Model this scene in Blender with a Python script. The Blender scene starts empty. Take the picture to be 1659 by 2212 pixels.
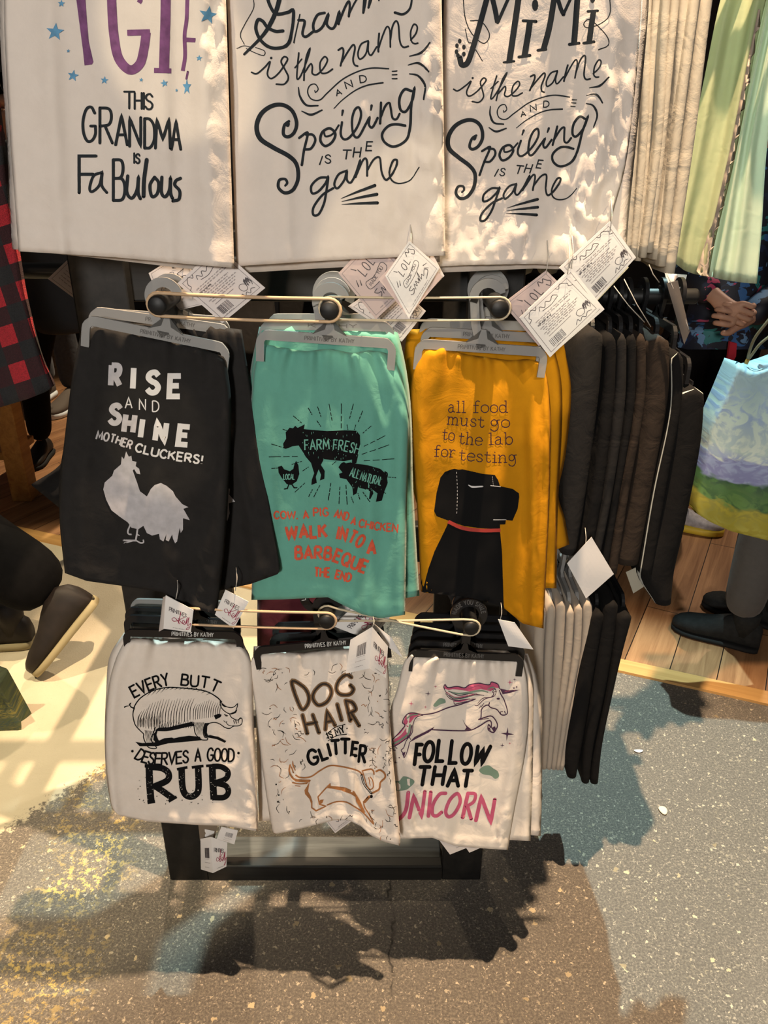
import bpy, bmesh, math, random
import numpy as np
from mathutils import Vector, Matrix, noise
from mathutils.bvhtree import BVHTree

SC = bpy.context.scene
COL = SC.collection
R = math.radians

# ------------------------------------------------------------------ camera
H, PITCH, F = 1.40, R(25.0), 1660.0
CAM = Vector((0, 0, H))
FW = Vector((0, math.cos(PITCH), -math.sin(PITCH)))
UP = Vector((0, math.sin(PITCH), math.cos(PITCH)))
RT = Vector((1, 0, 0))
cam_data = bpy.data.cameras.new('camera')
cam = bpy.data.objects.new('camera', cam_data)
COL.objects.link(cam)
cam.location = CAM
cam.rotation_euler = (math.pi / 2 - PITCH, 0, 0)
cam_data.sensor_fit = 'VERTICAL'
cam_data.sensor_height = 24.0
cam_data.lens = F / 2212.0 * 24.0
cam_data.clip_start = 0.02
SC.camera = cam

# ------------------------------------------------------------------ light
SC.view_settings.view_transform = 'Standard'
SC.view_settings.look = 'None'
SC.view_settings.gamma = 1.0
SC.view_settings.use_curve_mapping = False
SC.view_settings.exposure = 0.0
world = bpy.data.worlds.new('world')
SC.world = world
world.use_nodes = True
world.node_tree.nodes['Background'].inputs[0].default_value = (1.0, 0.93, 0.86, 1)
world.node_tree.nodes['Background'].inputs[1].default_value = 0.06


def spot(name, loc, target, power, color, size=R(60), blend=0.15, radius=0.03):
    d = bpy.data.lights.new(name, 'SPOT')
    d.energy = power; d.color = color; d.spot_size = size; d.spot_blend = blend
    d.shadow_soft_size = radius
    o = bpy.data.objects.new(name, d); COL.objects.link(o)
    o.location = loc
    o.rotation_euler = (Vector(target) - Vector(loc)).to_track_quat('-Z', 'Y').to_euler()
    return o


def area(name, loc, target, power, color, size):
    d = bpy.data.lights.new(name, 'AREA')
    d.energy = power; d.color = color; d.size = size
    o = bpy.data.objects.new(name, d); COL.objects.link(o)
    o.location = loc
    o.rotation_euler = (Vector(target) - Vector(loc)).to_track_quat('-Z', 'Y').to_euler()
    return o


WARM = (1.0, 0.72, 0.46)
COOL = (0.66, 0.98, 1.0)
PINK = (1.0, 0.88, 0.82)
# front light of the shop on the towels, then the track spots above and behind the rack, then added patch spots
spot('front_flood', (-0.5, -2.3, 2.0), (-0.08, 1.0, 1.22), 300, (1.0, 0.95, 0.88), R(38), 0.35, 0.2)
area('front_fill_area', (-0.4, -1.2, 2.9), (-0.1, 1.0, 0.9), 3.5, PINK, 1.4)  # soft pinkish fill added behind the camera, not a known fixture
spot('track_spot_overhead', (0.25, 0.875, 3.3), (-0.1, 0.75, 0.0), 860, WARM, R(62), 0.5, 0.015)
spot('track_spot_cool', (0.80, 2.20, 3.3), (0.4, 1.05, 0.0), 520, COOL, R(42), 0.3, 0.015)
spot('track_spot_left', (-2.2, 0.9, 3.2), (-1.15, 1.75, 0.0), 470, (1.0, 0.84, 0.56), R(36), 0.25, 0.015)
spot('track_spot_background', (-1.0, 5.0, 3.2), (-1.8, 3.1, 0.0), 480, (1.0, 0.80, 0.55), R(70), 0.4, 0.03)
spot('track_spot_aisle', (2.3, 3.6, 3.1), (1.3, 2.0, 0.2), 190, (1.0, 0.84, 0.66), R(75), 0.4, 0.03)
spot('patch_spot_grammy', (0.9, -1.6, 3.0), tuple(Vector((0.035, 0.94, 1.29))), 150, (1.0, 0.82, 0.52), R(4.2), 0.15, 0.01)  # narrow spot added to make the hot patch low on the Grammy towel
spot('patch_spot_mimi', (1.5, -1.2, 3.0), (0.30, 0.99, 1.26), 150, (1.0, 0.82, 0.52), R(4.4), 0.15, 0.01)  # added for the warm patch at lower right of the MiMi towel
spot('patch_spot_unicorn', (1.2, -1.4, 3.0), (0.16, 0.97, 0.34), 120, (1.0, 0.82, 0.52), R(4.0), 0.2, 0.01)  # added to put a warm patch near the unicorn towel's bottom
spot('patch_spot_grandma', (-0.9, -1.4, 2.9), (-0.215, 0.91, 1.50), 130, (1.0, 0.82, 0.52), R(3.2), 0.3, 0.01)  # added for the bright patch along the grandma towel's right side
spot('patch_spot_mustard', (0.9, -1.2, 3.0), (0.20, 0.99, 1.13), 100, (1.0, 0.82, 0.52), R(2.6), 0.3, 0.01)  # added for a small warm patch on the mustard towel's shoulder
spot('patch_spot_rooster', (-0.7, -1.2, 3.0), (-0.30, 0.95, 1.07), 130, (1.0, 0.82, 0.52), R(3.0), 0.4, 0.01)  # added to warm the middle of the rooster towel


# ------------------------------------------------------------------ pixel frame of the photograph -> points in the room
def ray(px, py):
    return FW * F + RT * (px - 829.5) - UP * (py - 1106.0)


def at(px, py, Y):
    d = ray(px, py)
    return CAM + d * (Y / d.y)


def fl(px, py, z=0.0):
    d = ray(px, py)
    return CAM + d * ((z - H) / d.z)


# ------------------------------------------------------------------ materials
MATS = {}


def _nt(name):
    m = bpy.data.materials.new(name); m.use_nodes = True
    nt = m.node_tree
    return m, nt, nt.nodes['Principled BSDF']


def rgb(c):
    return (c[0], c[1], c[2], 1.0)


def plain(name, c, rough=0.6, metal=0.0, spec=0.3, var=0.0, scale=20.0, bump=0.0, bscale=200.0):
    if name in MATS: return MATS[name]
    m, nt, b = _nt(name)
    b.inputs['Base Color'].default_value = rgb(c)
    b.inputs['Roughness'].default_value = rough
    b.inputs['Metallic'].default_value = metal
    b.inputs['Specular IOR Level'].default_value = spec
    tc = nt.nodes.new('ShaderNodeTexCoord')
    if var > 0:
        n = nt.nodes.new('ShaderNodeTexNoise'); n.inputs['Scale'].default_value = scale
        n.inputs['Detail'].default_value = 4
        r = nt.nodes.new('ShaderNodeValToRGB')
        r.color_ramp.elements[0].position = 0.3; r.color_ramp.elements[1].position = 0.7
        r.color_ramp.elements[0].color = rgb([x * (1 - var) for x in c])
        r.color_ramp.elements[1].color = rgb([min(1, x * (1 + var)) for x in c])
        nt.links.new(tc.outputs['Object'], n.inputs['Vector'])
        nt.links.new(n.outputs['Fac'], r.inputs['Fac'])
        nt.links.new(r.outputs['Color'], b.inputs['Base Color'])
    if bump > 0:
        n2 = nt.nodes.new('ShaderNodeTexNoise'); n2.inputs['Scale'].default_value = bscale
        n2.inputs['Detail'].default_value = 3
        bp = nt.nodes.new('ShaderNodeBump'); bp.inputs['Strength'].default_value = bump
        bp.inputs['Distance'].default_value = 0.002
        nt.links.new(tc.outputs['Object'], n2.inputs['Vector'])
        nt.links.new(n2.outputs['Fac'], bp.inputs['Height'])
        nt.links.new(bp.outputs['Normal'], b.inputs['Normal'])
    MATS[name] = m
    return m


def cloth(name, c, rough=0.85, var=0.07, crinkle=0.25, translucent=0.0, sheen=0.1):
    """woven cotton: fine weave bump, soft crinkles, slight unevenness of the dye"""
    if name in MATS: return MATS[name]
    m, nt, b = _nt(name)
    L = nt.links
    tc = nt.nodes.new('ShaderNodeTexCoord')
    n = nt.nodes.new('ShaderNodeTexNoise'); n.inputs['Scale'].default_value = 55; n.inputs['Detail'].default_value = 6
    n.inputs['Roughness'].default_value = 0.7
    r = nt.nodes.new('ShaderNodeValToRGB')
    r.color_ramp.elements[0].position = 0.25; r.color_ramp.elements[1].position = 0.75
    r.color_ramp.elements[0].color = rgb([x * (1 - var) for x in c])
    r.color_ramp.elements[1].color = rgb([min(1, x * (1 + var)) for x in c])
    L.new(tc.outputs['Object'], n.inputs['Vector']); L.new(n.outputs['Fac'], r.inputs['Fac'])
    L.new(r.outputs['Color'], b.inputs['Base Color'])
    b.inputs['Roughness'].default_value = rough
    b.inputs['Specular IOR Level'].default_value = 0.2
    b.inputs['Sheen Weight'].default_value = sheen
    w = nt.nodes.new('ShaderNodeTexNoise'); w.inputs['Scale'].default_value = 900; w.inputs['Detail'].default_value = 1
    k = nt.nodes.new('ShaderNodeTexNoise'); k.inputs['Scale'].default_value = 28; k.inputs['Detail'].default_value = 5
    k.inputs['Distortion'].default_value = 0.8
    b1 = nt.nodes.new('ShaderNodeBump'); b1.inputs['Strength'].default_value = 0.15; b1.inputs['Distance'].default_value = 0.0006
    b2 = nt.nodes.new('ShaderNodeBump'); b2.inputs['Strength'].default_value = crinkle; b2.inputs['Distance'].default_value = 0.004
    L.new(tc.outputs['Object'], w.inputs['Vector']); L.new(tc.outputs['Object'], k.inputs['Vector'])
    L.new(w.outputs['Fac'], b1.inputs['Height']); L.new(k.outputs['Fac'], b2.inputs['Height'])
    L.new(b1.outputs['Normal'], b2.inputs['Normal']); L.new(b2.outputs['Normal'], b.inputs['Normal'])
    if translucent > 0:
        t = nt.nodes.new('ShaderNodeBsdfTranslucent')
        t.inputs['Color'].default_value = rgb(c)
        mx = nt.nodes.new('ShaderNodeMixShader'); mx.inputs[0].default_value = translucent
        out = nt.nodes['Material Output']
        L.new(b.outputs['BSDF'], mx.inputs[1]); L.new(t.outputs['BSDF'], mx.inputs[2])
        L.new(mx.outputs['Shader'], out.inputs['Surface'])
    MATS[name] = m
    return m


# ------------------------------------------------------------------ objects
def tag(o, label=None, cat=None, group=None, kind=None):
    if label: o['label'] = label
    if cat: o['category'] = cat
    if group: o['group'] = group
    if kind: o['kind'] = kind
    return o


def empty(name, loc, label=None, cat=None, group=None):
    o = bpy.data.objects.new(name, None); COL.objects.link(o)
    o.location = loc; o.empty_display_size = 0.02
    tag(o, label, cat, group)
    return o


def link(name, me, mats, parent=None, smooth=True):
    if not isinstance(mats, (list, tuple)): mats = [mats]
    for m in mats: me.materials.append(m)
    if smooth:
        me.polygons.foreach_set('use_smooth', [True] * len(me.polygons))
    o = bpy.data.objects.new(name, me); COL.objects.link(o)
    if parent is not None:
        o.parent = parent
        # geometry is written in room coordinates: bring it into the parent's frame
        mw = Matrix.Translation(-parent.location)
        if parent.parent is None:
            me.transform(mw)
    return o


def mesh_from(verts, faces, name='mesh'):
    me = bpy.data.meshes.new(name)
    me.from_pydata([tuple(v) for v in verts], [], faces)
    me.update()
    return me


def bm_mesh(bm, name='mesh'):
    me = bpy.data.meshes.new(name)
    bmesh.ops.recalc_face_normals(bm, faces=bm.faces)
    bm.to_mesh(me); bm.free(); me.update()
    return me


def add_box(bm, c, s, rot=None, bevel=0.0):
    v = bmesh.ops.create_cube(bm, size=1.0)['verts']
    for x in v: x.co = Vector((x.co.x * s[0], x.co.y * s[1], x.co.z * s[2]))
    if bevel > 0:
        e = list({ed for x in v for ed in x.link_edges})
        r = bmesh.ops.bevel(bm, geom=e, offset=bevel, segments=2, affect='EDGES', profile=0.5)
        v = list({x for f in r['faces'] for x in f.verts} | {x for x in v if x.is_valid})
    M = Matrix.Translation(Vector(c)) @ (rot.to_4x4() if rot is not None else Matrix.Identity(4))
    for x in v: x.co = M @ x.co
    return v


def smooth_pts(pts, n=8, closed=False):
    """Catmull-Rom through the points (any dimension)"""
    P = [np.array(p, float) for p in pts]
    if len(P) < 3: return [tuple(p) for p in P]
    if closed:
        Q = [P[-1]] + P + [P[0], P[1]]
    else:
        Q = [2 * P[0] - P[1]] + P + [2 * P[-1] - P[-2]]
    out = []
    for i in range(1, len(Q) - 2):
        a, b, c, d = Q[i - 1], Q[i], Q[i + 1], Q[i + 2]
        for k in range(n):
            t = k / n
            out.append(tuple(0.5 * ((2 * b) + (-a + c) * t + (2 * a - 5 * b + 4 * c - d) * t * t + (-a + 3 * b - 3 * c + d) * t ** 3)))
    if not closed: out.append(tuple(P[-1]))
    return out


def add_tube(bm, pts, rad, seg=8, closed=False, cap=True):
    """a tube along 3-D points; rad is a number or a list"""
    P = [Vector(p) for p in pts]; n = len(P)
    rr = rad if isinstance(rad, (list, tuple)) else [rad] * n
    rings = []
    prev = None
    for i in range(n):
        if closed: t = P[(i + 1) % n] - P[i - 1]
        else: t = P[min(i + 1, n - 1)] - P[max(i - 1, 0)]
        if t.length < 1e-9: t = Vector((0, 0, 1))
        t.normalize()
        if prev is None:
            a = Vector((0, 0, 1)) if abs(t.z) < 0.9 else Vector((1, 0, 0))
            u = t.cross(a).normalized()
        else:
            u = (prev - t * prev.dot(t))
            u = u.normalized() if u.length > 1e-9 else t.orthogonal().normalized()
        prev = u
        w = t.cross(u)
        rings.append([bm.verts.new(P[i] + (u * math.cos(2 * math.pi * k / seg) + w * math.sin(2 * math.pi * k / seg)) * rr[i]) for k in range(seg)])
    m = n if closed else n - 1
    for i in range(m):
        a, b = rings[i], rings[(i + 1) % n]
        for k in range(seg):
            bm.faces.new((a[k], a[(k + 1) % seg], b[(k + 1) % seg], b[k]))
    if cap and not closed:
        bm.faces.new(rings[0][::-1]); bm.faces.new(rings[-1])


def add_prism(bm, poly, y0, y1):
    """closed 2-D outline (x, z) extruded along y"""
    a = [bm.verts.new((p[0], y0, p[1])) for p in poly]
    b = [bm.verts.new((p[0], y1, p[1])) for p in poly]
    n = len(poly)
    fs = [bm.faces.new(a), bm.faces.new(b[::-1])]
    for i in range(n):
        bm.faces.new((a[i], b[i], b[(i + 1) % n], a[(i + 1) % n]))
    bmesh.ops.triangulate(bm, faces=fs)


def add_strip(bm, pts, w, y0, y1, closed=False):
    """a flat moulded bar: 2-D centre line (x, z), width w, extruded along y"""
    n = len(pts); Lp, Rp = [], []
    for i in range(n):
        if closed: t = np.array(pts[(i + 1) % n]) - np.array(pts[i - 1])
        else: t = np.array(pts[min(i + 1, n - 1)]) - np.array(pts[max(i - 1, 0)])
        t = t / (np.linalg.norm(t) + 1e-9); nn = np.array([-t[1], t[0]])
        ww = w[i] if isinstance(w, (list, tuple)) else w
        Lp.append(np.array(pts[i]) + nn * ww / 2); Rp.append(np.array(pts[i]) - nn * ww / 2)
    V = [[bm.verts.new((q[0], y, q[1])) for q in S] for S, y in ((Lp, y0), (Rp, y0), (Rp, y1), (Lp, y1))]
    m = n if closed else n - 1
    for i in range(m):
        j = (i + 1) % n
        for s in range(4):
            A, B = V[s], V[(s + 1) % 4]
            bm.faces.new((A[i], A[j], B[j], B[i]))
    if not closed:
        bm.faces.new([V[s][0] for s in range(4)]); bm.faces.new([V[s][-1] for s in range(4)][::-1])


# ------------------------------------------------------------------ ink: prints traced as strokes and fills, laid on a surface
GL = {}


def _g(ch, w, *strokes): GL[ch] = (w, strokes)


def S_(*p): return ('s',) + p      # smooth stroke


_g('A', .72, [(0, 0), (.36, 1), (.72, 0)], [(.12, .34), (.6, .34)])
_g('B', .62, [(0, 0), (0, 1)], S_((0, 1), (.42, .98), (.52, .78), (.4, .57), (0, .54)), S_((0, .54), (.48, .52), (.62, .28), (.48, .03), (0, 0)))
_g('C', .64, S_((.62, .8), (.45, .98), (.2, .95), (.02, .62), (.04, .28), (.22, .03), (.46, .02), (.63, .2)))
_g('D', .66, [(0, 0), (0, 1)], S_((0, 1), (.35, .97), (.62, .74), (.64, .3), (.38, .03), (0, 0)))
_g('E', .56, [(.56, 1), (0, 1), (0, 0), (.56, 0)], [(0, .52), (.48, .52)])
_g('F', .54, [(.54, 1), (0, 1), (0, 0)], [(0, .5), (.45, .5)])
_g('G', .7, S_((.64, .82), (.46, .99), (.2, .94), (.02, .62), (.04, .26), (.24, .02), (.5, .04), (.67, .22), (.67, .44)), [(.67, .45), (.42, .45)])
_g('H', .66, [(0, 0), (0, 1)], [(.66, 0), (.66, 1)], [(0, .52), (.66, .52)])
_g('I', .1, [(.05, 0), (.05, 1)])
_g('J', .45, S_((.42, 1), (.42, .3), (.25, .02), (0, .14)))
_g('K', .64, [(0, 0), (0, 1)], [(.6, 1), (.03, .45)], [(.2, .6), (.64, 0)])
_g('L', .52, [(0, 1), (0, 0), (.52, 0)])
_g('M', .84, [(0, 0), (.08, 1), (.42, .3), (.76, 1), (.84, 0)])
_g('N', .68, [(0, 0), (0, 1), (.68, 0), (.68, 1)])
_g('O', .7, ('o', (.35, 1), (.1, .86), (0, .5), (.1, .14), (.35, 0), (.6, .14), (.7, .5), (.6, .86)))
_g('P', .58, [(0, 0), (0, 1)], S_((0, 1), (.45, .97), (.58, .75), (.46, .5), (0, .46)))
_g('Q', .72, ('o', (.35, 1), (.1, .86), (0, .5), (.1, .14), (.35, 0), (.6, .14), (.7, .5), (.6, .86)), [(.42, .3), (.72, -.1)])
_g('R', .62, [(0, 0), (0, 1)], S_((0, 1), (.45, .97), (.57, .76), (.45, .53), (0, .48)), [(.26, .48), (.62, 0)])
_g('S', .56, S_((.53, .82), (.36, .99), (.12, .93), (.04, .73), (.2, .56), (.42, .45), (.54, .25), (.42, .03), (.18, .01), (.0, .18)))
_g('T', .64, [(0, 1), (.64, 1)], [(.32, 1), (.32, 0)])
_g('U', .66, S_((0, 1), (0, .3), (.12, .04), (.34, 0), (.56, .06), (.66, .32), (.66, 1)))
_g('V', .68, [(0, 1), (.34, 0), (.68, 1)])
_g('W', .98, [(0, 1), (.22, 0), (.5, .85), (.74, 0), (.98, 1)])
_g('Y', .64, [(0, 1), (.32, .48), (.64, 1)], [(.32, .48), (.32, 0)])
_g('!', .1, [(.05, 1), (.05, .32)], [(.05, .04), (.05, 0)])
_g(',', .1, [(.06, .06), (0, -.14)])
_g(' ', .34)
# typewriter lower case (x height 0.66)
_g('a', .6, S_((.06, .56), (.22, .67), (.4, .6), (.43, .42), (.43, .1), (.58, .03)), S_((.43, .42), (.2, .39), (.03, .22), (.1, .03), (.28, .0), (.43, .14)))
_g('b', .62, [(0, 1), (.1, 1), (.1, 0)], S_((.1, .45), (.26, .64), (.5, .6), (.6, .34), (.5, .06), (.26, .0), (.1, .18)))
_g('d', .62, [(.4, 1), (.5, 1), (.5, .02), (.62, .02)], S_((.5, .45), (.34, .64), (.1, .6), (0, .34), (.1, .06), (.34, .0), (.5, .18)))
_g('e', .58, S_((.03, .36), (.55, .36), (.5, .58), (.28, .67), (.06, .52), (.01, .3), (.12, .05), (.34, 0), (.56, .12)))
_g('f', .5, S_((.5, .94), (.36, 1.0), (.22, .92), (.2, .7), (.2, 0)), [(.04, .62), (.42, .62)], [(.04, 0), (.38, 0)])
_g('g', .62, S_((.44, .34), (.38, .58), (.22, .66), (.06, .54), (.03, .36), (.12, .17), (.3, .15), (.42, .3)), [(.44, .62), (.6, .64)], S_((.44, .6), (.5, .3), (.5, -.08), (.34, -.3), (.12, -.28), (.0, -.14)))
_g('h', .66, [(0, 1), (.1, 1), (.1, 0)], S_((.1, .42), (.25, .62), (.45, .6), (.52, .4), (.52, 0)), [(0, 0), (.22, 0)], [(.42, 0), (.64, 0)])
_g('i', .34, [(.04, .64), (.18, .64), (.18, 0)], [(.02, 0), (.34, 0)], [(.16, .9), (.18, .86)])
_g('l', .34, [(.04, 1), (.18, 1), (.18, 0)], [(.02, 0), (.34, 0)])
_g('m', .9, [(0, .64), (.1, .64), (.1, 0)], S_((.1, .42), (.2, .62), (.36, .62), (.43, .45), (.43, 0)), S_((.43, .42), (.54, .62), (.7, .62), (.78, .45), (.78, 0)), [(0, 0), (.2, 0)], [(.34, 0), (.54, 0)], [(.68, 0), (.88, 0)])
_g('n', .66, [(0, .64), (.1, .64), (.1, 0)], S_((.1, .42), (.25, .62), (.45, .6), (.52, .4), (.52, 0)), [(0, 0), (.22, 0)], [(.42, 0), (.64, 0)])
_g('o', .56, ('o', (.28, .66), (.07, .56), (0, .33), (.07, .1), (.28, 0), (.49, .1), (.56, .33), (.49, .56)))
_g('r', .5, [(0, .64), (.12, .64), (.12, 0)], S_((.12, .36), (.22, .56), (.36, .64), (.5, .56)), [(0, 0), (.28, 0)])
_g('s', .5, S_((.44, .5), (.34, .65), (.14, .63), (.06, .48), (.2, .36), (.38, .29), (.46, .15), (.34, .01), (.14, .02), (.02, .16)))
_g('t', .48, S_((.18, .88), (.18, .2), (.26, .02), (.4, .02), (.48, .14)), [(.0, .62), (.42, .62)])
_g('u', .66, [(0, .64), (.1, .64)], S_((.1, .64), (.1, .2), (.2, .02), (.36, .02), (.52, .22)), [(.42, .64), (.52, .64), (.52, 0), (.64, 0)])
_g('y', .6, [(.02, .64), (.3, .04)], S_((.58, .64), (.3, .04), (.18, -.26), (.0, -.28)))


class Ink:
    """holds a print as 2-D outlines; lay() drapes it over a surface"""

    def __init__(self, off=(0, 0), s=1.0):
        self.items = []; self.layer = 0; self.frame(off, s)

    def frame(self, off, s, fn=None):
        self.off, self.s, self.fn = off, s, fn
        return self

    def P(self, p):
        if self.fn: return self.fn(p)
        return (self.off[0] + p[0] * self.s, self.off[1] + p[1] * self.s)

    def stroke(self, pts, w, mat, smooth=True, closed=False, cap=True, taper=None):
        """pts and w in frame units; taper=(start, end) as factors of w"""
        q = [self.P(p) for p in pts]
        ww = w * self.s
        if smooth and len(q) > 2: q = smooth_pts(q, 6, closed)
        if closed: q = q + [q[0]]
        # cut long straight runs so that the strip can follow the cloth
        o = [q[0]]
        for a, b in zip(q, q[1:]):
            d = math.hypot(b[0] - a[0], b[1] - a[1])
            if d < 0.15: continue
            k = max(1, int(d / 7.0))
            for i in range(1, k + 1): o.append((a[0] + (b[0] - a[0]) * i / k, a[1] + (b[1] - a[1]) * i / k))
        if len(o) < 2: return
        n = len(o); V = []; Fc = []
        K = 2 + int(ww / 6.0)
        for i in range(n):
            p = np.array(o[i])
            a = p - np.array(o[i - 1]) if i > 0 else None
            b = np.array(o[i + 1]) - p if i < n - 1 else None
            if closed and i in (0, n - 1):
                a = np.array(o[n - 1]) - np.array(o[n - 2]); b = np.array(o[1]) - np.array(o[0])
            if a is None: a = b
            if b is None: b = a
            a = a / (np.linalg.norm(a) + 1e-9); b = b / (np.linalg.norm(b) + 1e-9)
            t = a + b
            if np.linalg.norm(t) < 1e-6: t = a
            t = t / np.linalg.norm(t); nn = np.array([-t[1], t[0]])
            cosh = max(0.55, abs(float(np.dot(nn, np.array([-a[1], a[0]])))))
            h = ww / 2 / cosh
            if taper is not None:
                f = i / (n - 1)
                h *= taper[0] + (taper[1] - taper[0]) * f if len(taper) == 2 else (taper[0] + (taper[1] - taper[0]) * min(1, 2 * f) if f < .5 else taper[1] + (taper[2] - taper[1]) * (2 * f - 1))
            for c in range(K): V.append(tuple(p + nn * h * (1 - 2 * c / (K - 1))))
        for i in range(n - 1):
            for c in range(K - 1): Fc.append((K * i + c, K * i + c + 1, K * (i + 1) + c + 1, K * (i + 1) + c))
        if cap and not closed and ww > 1.2:
            for (i, sg) in ((0, -1), (n - 1, 1)):
                c = (np.array(V[K * i]) + np.array(V[K * i + K - 1])) / 2
                hv = (np.array(V[K * i]) - np.array(V[K * i + K - 1])) / 2
                d = np.array([hv[1], -hv[0]]) * sg
                j = i if i == 0 else i
                t = (np.array(o[1]) - np.array(o[0])) if i == 0 else (np.array(o[-2]) - np.array(o[-1]))
                if np.dot(d, t) > 0: d = -d
                k0 = len(V)
                for ang in (45, 90, 135):
                    V.append(tuple(c + hv * math.cos(R(ang)) + d * math.sin(R(ang))))
                Fc.append((K * i, k0, k0 + 1, k0 + 2, K * i + K - 1))
        self.items.append((mat, V, Fc, self.layer))

    def fill(self, pts, mat, smooth=False):
        q = [self.P(p) for p in pts]
        if smooth: q = smooth_pts(q, 4, True)
        from mathutils.geometry import delaunay_2d_cdt, intersect_point_tri_2d
        d = [q[0]]
        for a, b in zip(q, q[1:] + q[:1]):
            n = max(1, int(math.hypot(b[0] - a[0], b[1] - a[1]) / 9.0))
            for i in range(1, n + 1): d.append((a[0] + (b[0] - a[0]) * i / n, a[1] + (b[1] - a[1]) * i / n))
        d.pop()
        nb = len(d); xs = [p[0] for p in d]; ys = [p[1] for p in d]
        pts = [Vector(p) for p in d]
        st = 11.0
        y = min(ys) + st / 2
        while y < max(ys):
            x = min(xs) + st / 2
            while x < max(xs): pts.append(Vector((x, y))); x += st
            y += st
        r = delaunay_2d_cdt(pts, [(i, (i + 1) % nb) for i in range(nb)], [], 0, 1e-4)
        V = [(v.x, v.y) for v in r[0]]

        def inside(x, y):
            c = False
            for i in range(nb):
                (xa, ya), (xb, yb) = d[i], d[i - 1]
                if (ya > y) != (yb > y) and x < (xb - xa) * (y - ya) / (yb - ya) + xa: c = not c
            return c
        Fc = [tuple(f) for f in r[2] if inside(sum(V[i][0] for i in f) / 3, sum(V[i][1] for i in f) / 3)]
        self.items.append((mat, V, Fc, self.layer))

    def dot(self, c, r, mat, ry=None):
        ry = r if ry is None else ry
        self.fill([(c[0] + r * math.cos(2 * math.pi * k / 10), c[1] + ry * math.sin(2 * math.pi * k / 10)) for k in range(10)], mat)

    def star(self, c, r, mat, n=5, inner=0.42, rot=-90, sx=1.0):
        self.fill([(c[0] + sx * (r if k % 2 == 0 else r * inner) * math.cos(R(rot + 180 * k / n)), c[1] + (r if k % 2 == 0 else r * inner) * math.sin(R(rot + 180 * k / n))) for k in range(2 * n)], mat)

    def glyph(self, ch, x0, x1, yb, h, w, mat, slant=0.0, rot=0.0, cap=True, xs=None):
        """one letter in the box x0..x1 standing on yb (frame units, y down)"""
        gw, strokes = GL[ch]
        sx = (x1 - x0) / max(gw, 0.1) if xs is None else xs
        cx, cy = (x0 + x1) / 2, yb
        for st in strokes:
            sm = closed = False
            if isinstance(st, tuple):
                closed = st[0] == 'o'; sm = True; st = st[1:]
            q = []
            for (a, b) in st:
                x = x0 + a * sx + slant * b * h; y = yb - b * h
                dx, dy = x - cx, y - cy
                q.append((cx + dx * math.cos(rot) - dy * math.sin(rot), cy + dx * math.sin(rot) + dy * math.cos(rot)))
            self.stroke(q, w, mat, sm, closed, cap)

    def word(self, text, base, h, w, mat, slant=0.0, rot=True, gap=0.2, cap=True, h2=None, wide=1.0):
        """letters spread along a baseline polyline"""
        B = smooth_pts(base, 12) if len(base) > 2 else [tuple(np.array(base[0]) + (np.array(base[1]) - np.array(base[0])) * k / 20) for k in range(21)]
        L = [0]
        for a, b in zip(B, B[1:]): L.append(L[-1] + math.hypot(b[0] - a[0], b[1] - a[1]))
        gaps = [gap] * (len(text) - 1) + [0]
        tot = sum(max(GL[c][0], .1) + g for c, g in zip(text, gaps))
        k = L[-1] / tot; s = 0.0
        for c, g in zip(text, gaps):
            gw = max(GL[c][0], .1) * k
            m = s + gw / 2
            i = max(0, min(len(L) - 2, next((j for j in range(len(L) - 1) if L[j + 1] >= m), len(L) - 2)))
            f = (m - L[i]) / (L[i + 1] - L[i] + 1e-9)
            x = B[i][0] + (B[i + 1][0] - B[i][0]) * f; y = B[i][1] + (B[i + 1][1] - B[i][1]) * f
            an = math.atan2(B[min(i + 2, len(B) - 1)][1] - B[max(i - 1, 0)][1], B[min(i + 2, len(B) - 1)][0] - B[max(i - 1, 0)][0]) if rot else 0.0
            hh = h if h2 is None else h + (h2 - h) * m / L[-1]
            if c != ' ': self.glyph(c, x - gw / 2, x + gw / 2, y, hh, w, mat, slant, an * (1 if rot is True else rot), cap)
            s += gw + g * k

    def lay(self, bvh, off=0.0006, mats=None, base=0):
        """returns verts, faces, material numbers draped over bvh as seen along the photograph's rays"""
        VV, FF, MM = [], [], []
        for n, (mat, V, Fc, ly) in enumerate(self.items):
            idx = {}; last = None
            o = off + 0.000004 * min(n, 60) + 0.00035 * ly
            for i, p in enumerate(V):
                d = ray(p[0], p[1]).normalized()
                hit, nrm, _, _ = bvh.ray_cast(CAM, d)
                if hit is None:
                    # just past the hem or the fold: hold on to the edge of the cloth
                    if last is None: continue
                    q = CAM + d * (last / d.y)
                    hit, nrm, _, ds = bvh.find_nearest(q)
                    if hit is None or ds > 0.012 or nrm is None: continue
                else: last = hit.y
                if nrm.dot(d) > 0: nrm = -nrm
                idx[i] = len(VV) + base
                VV.append(hit + (nrm * 0.6 - d * 0.4) * o)
            if mat not in mats: mats.append(mat)
            mi = mats.index(mat)
            for f in Fc:
                if all(i in idx for i in f):
                    FF.append(tuple(idx[i] for i in f)); MM.append(mi)
        return VV, FF, MM


# ------------------------------------------------------------------ hanging towels
class Poly:
    def __init__(self, pts, smooth=True):
        P = smooth_pts(pts, 8) if (smooth and len(pts) > 2) else [tuple(p) for p in pts]
        self.P = np.array(P, float)
        d = np.sqrt((np.diff(self.P, axis=0) ** 2).sum(1))
        self.L = np.concatenate([[0], np.cumsum(d)]); self.L /= self.L[-1]

    def __call__(self, t):
        return np.array([np.interp(t, self.L, self.P[:, 0]), np.interp(t, self.L, self.P[:, 1])])


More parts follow.
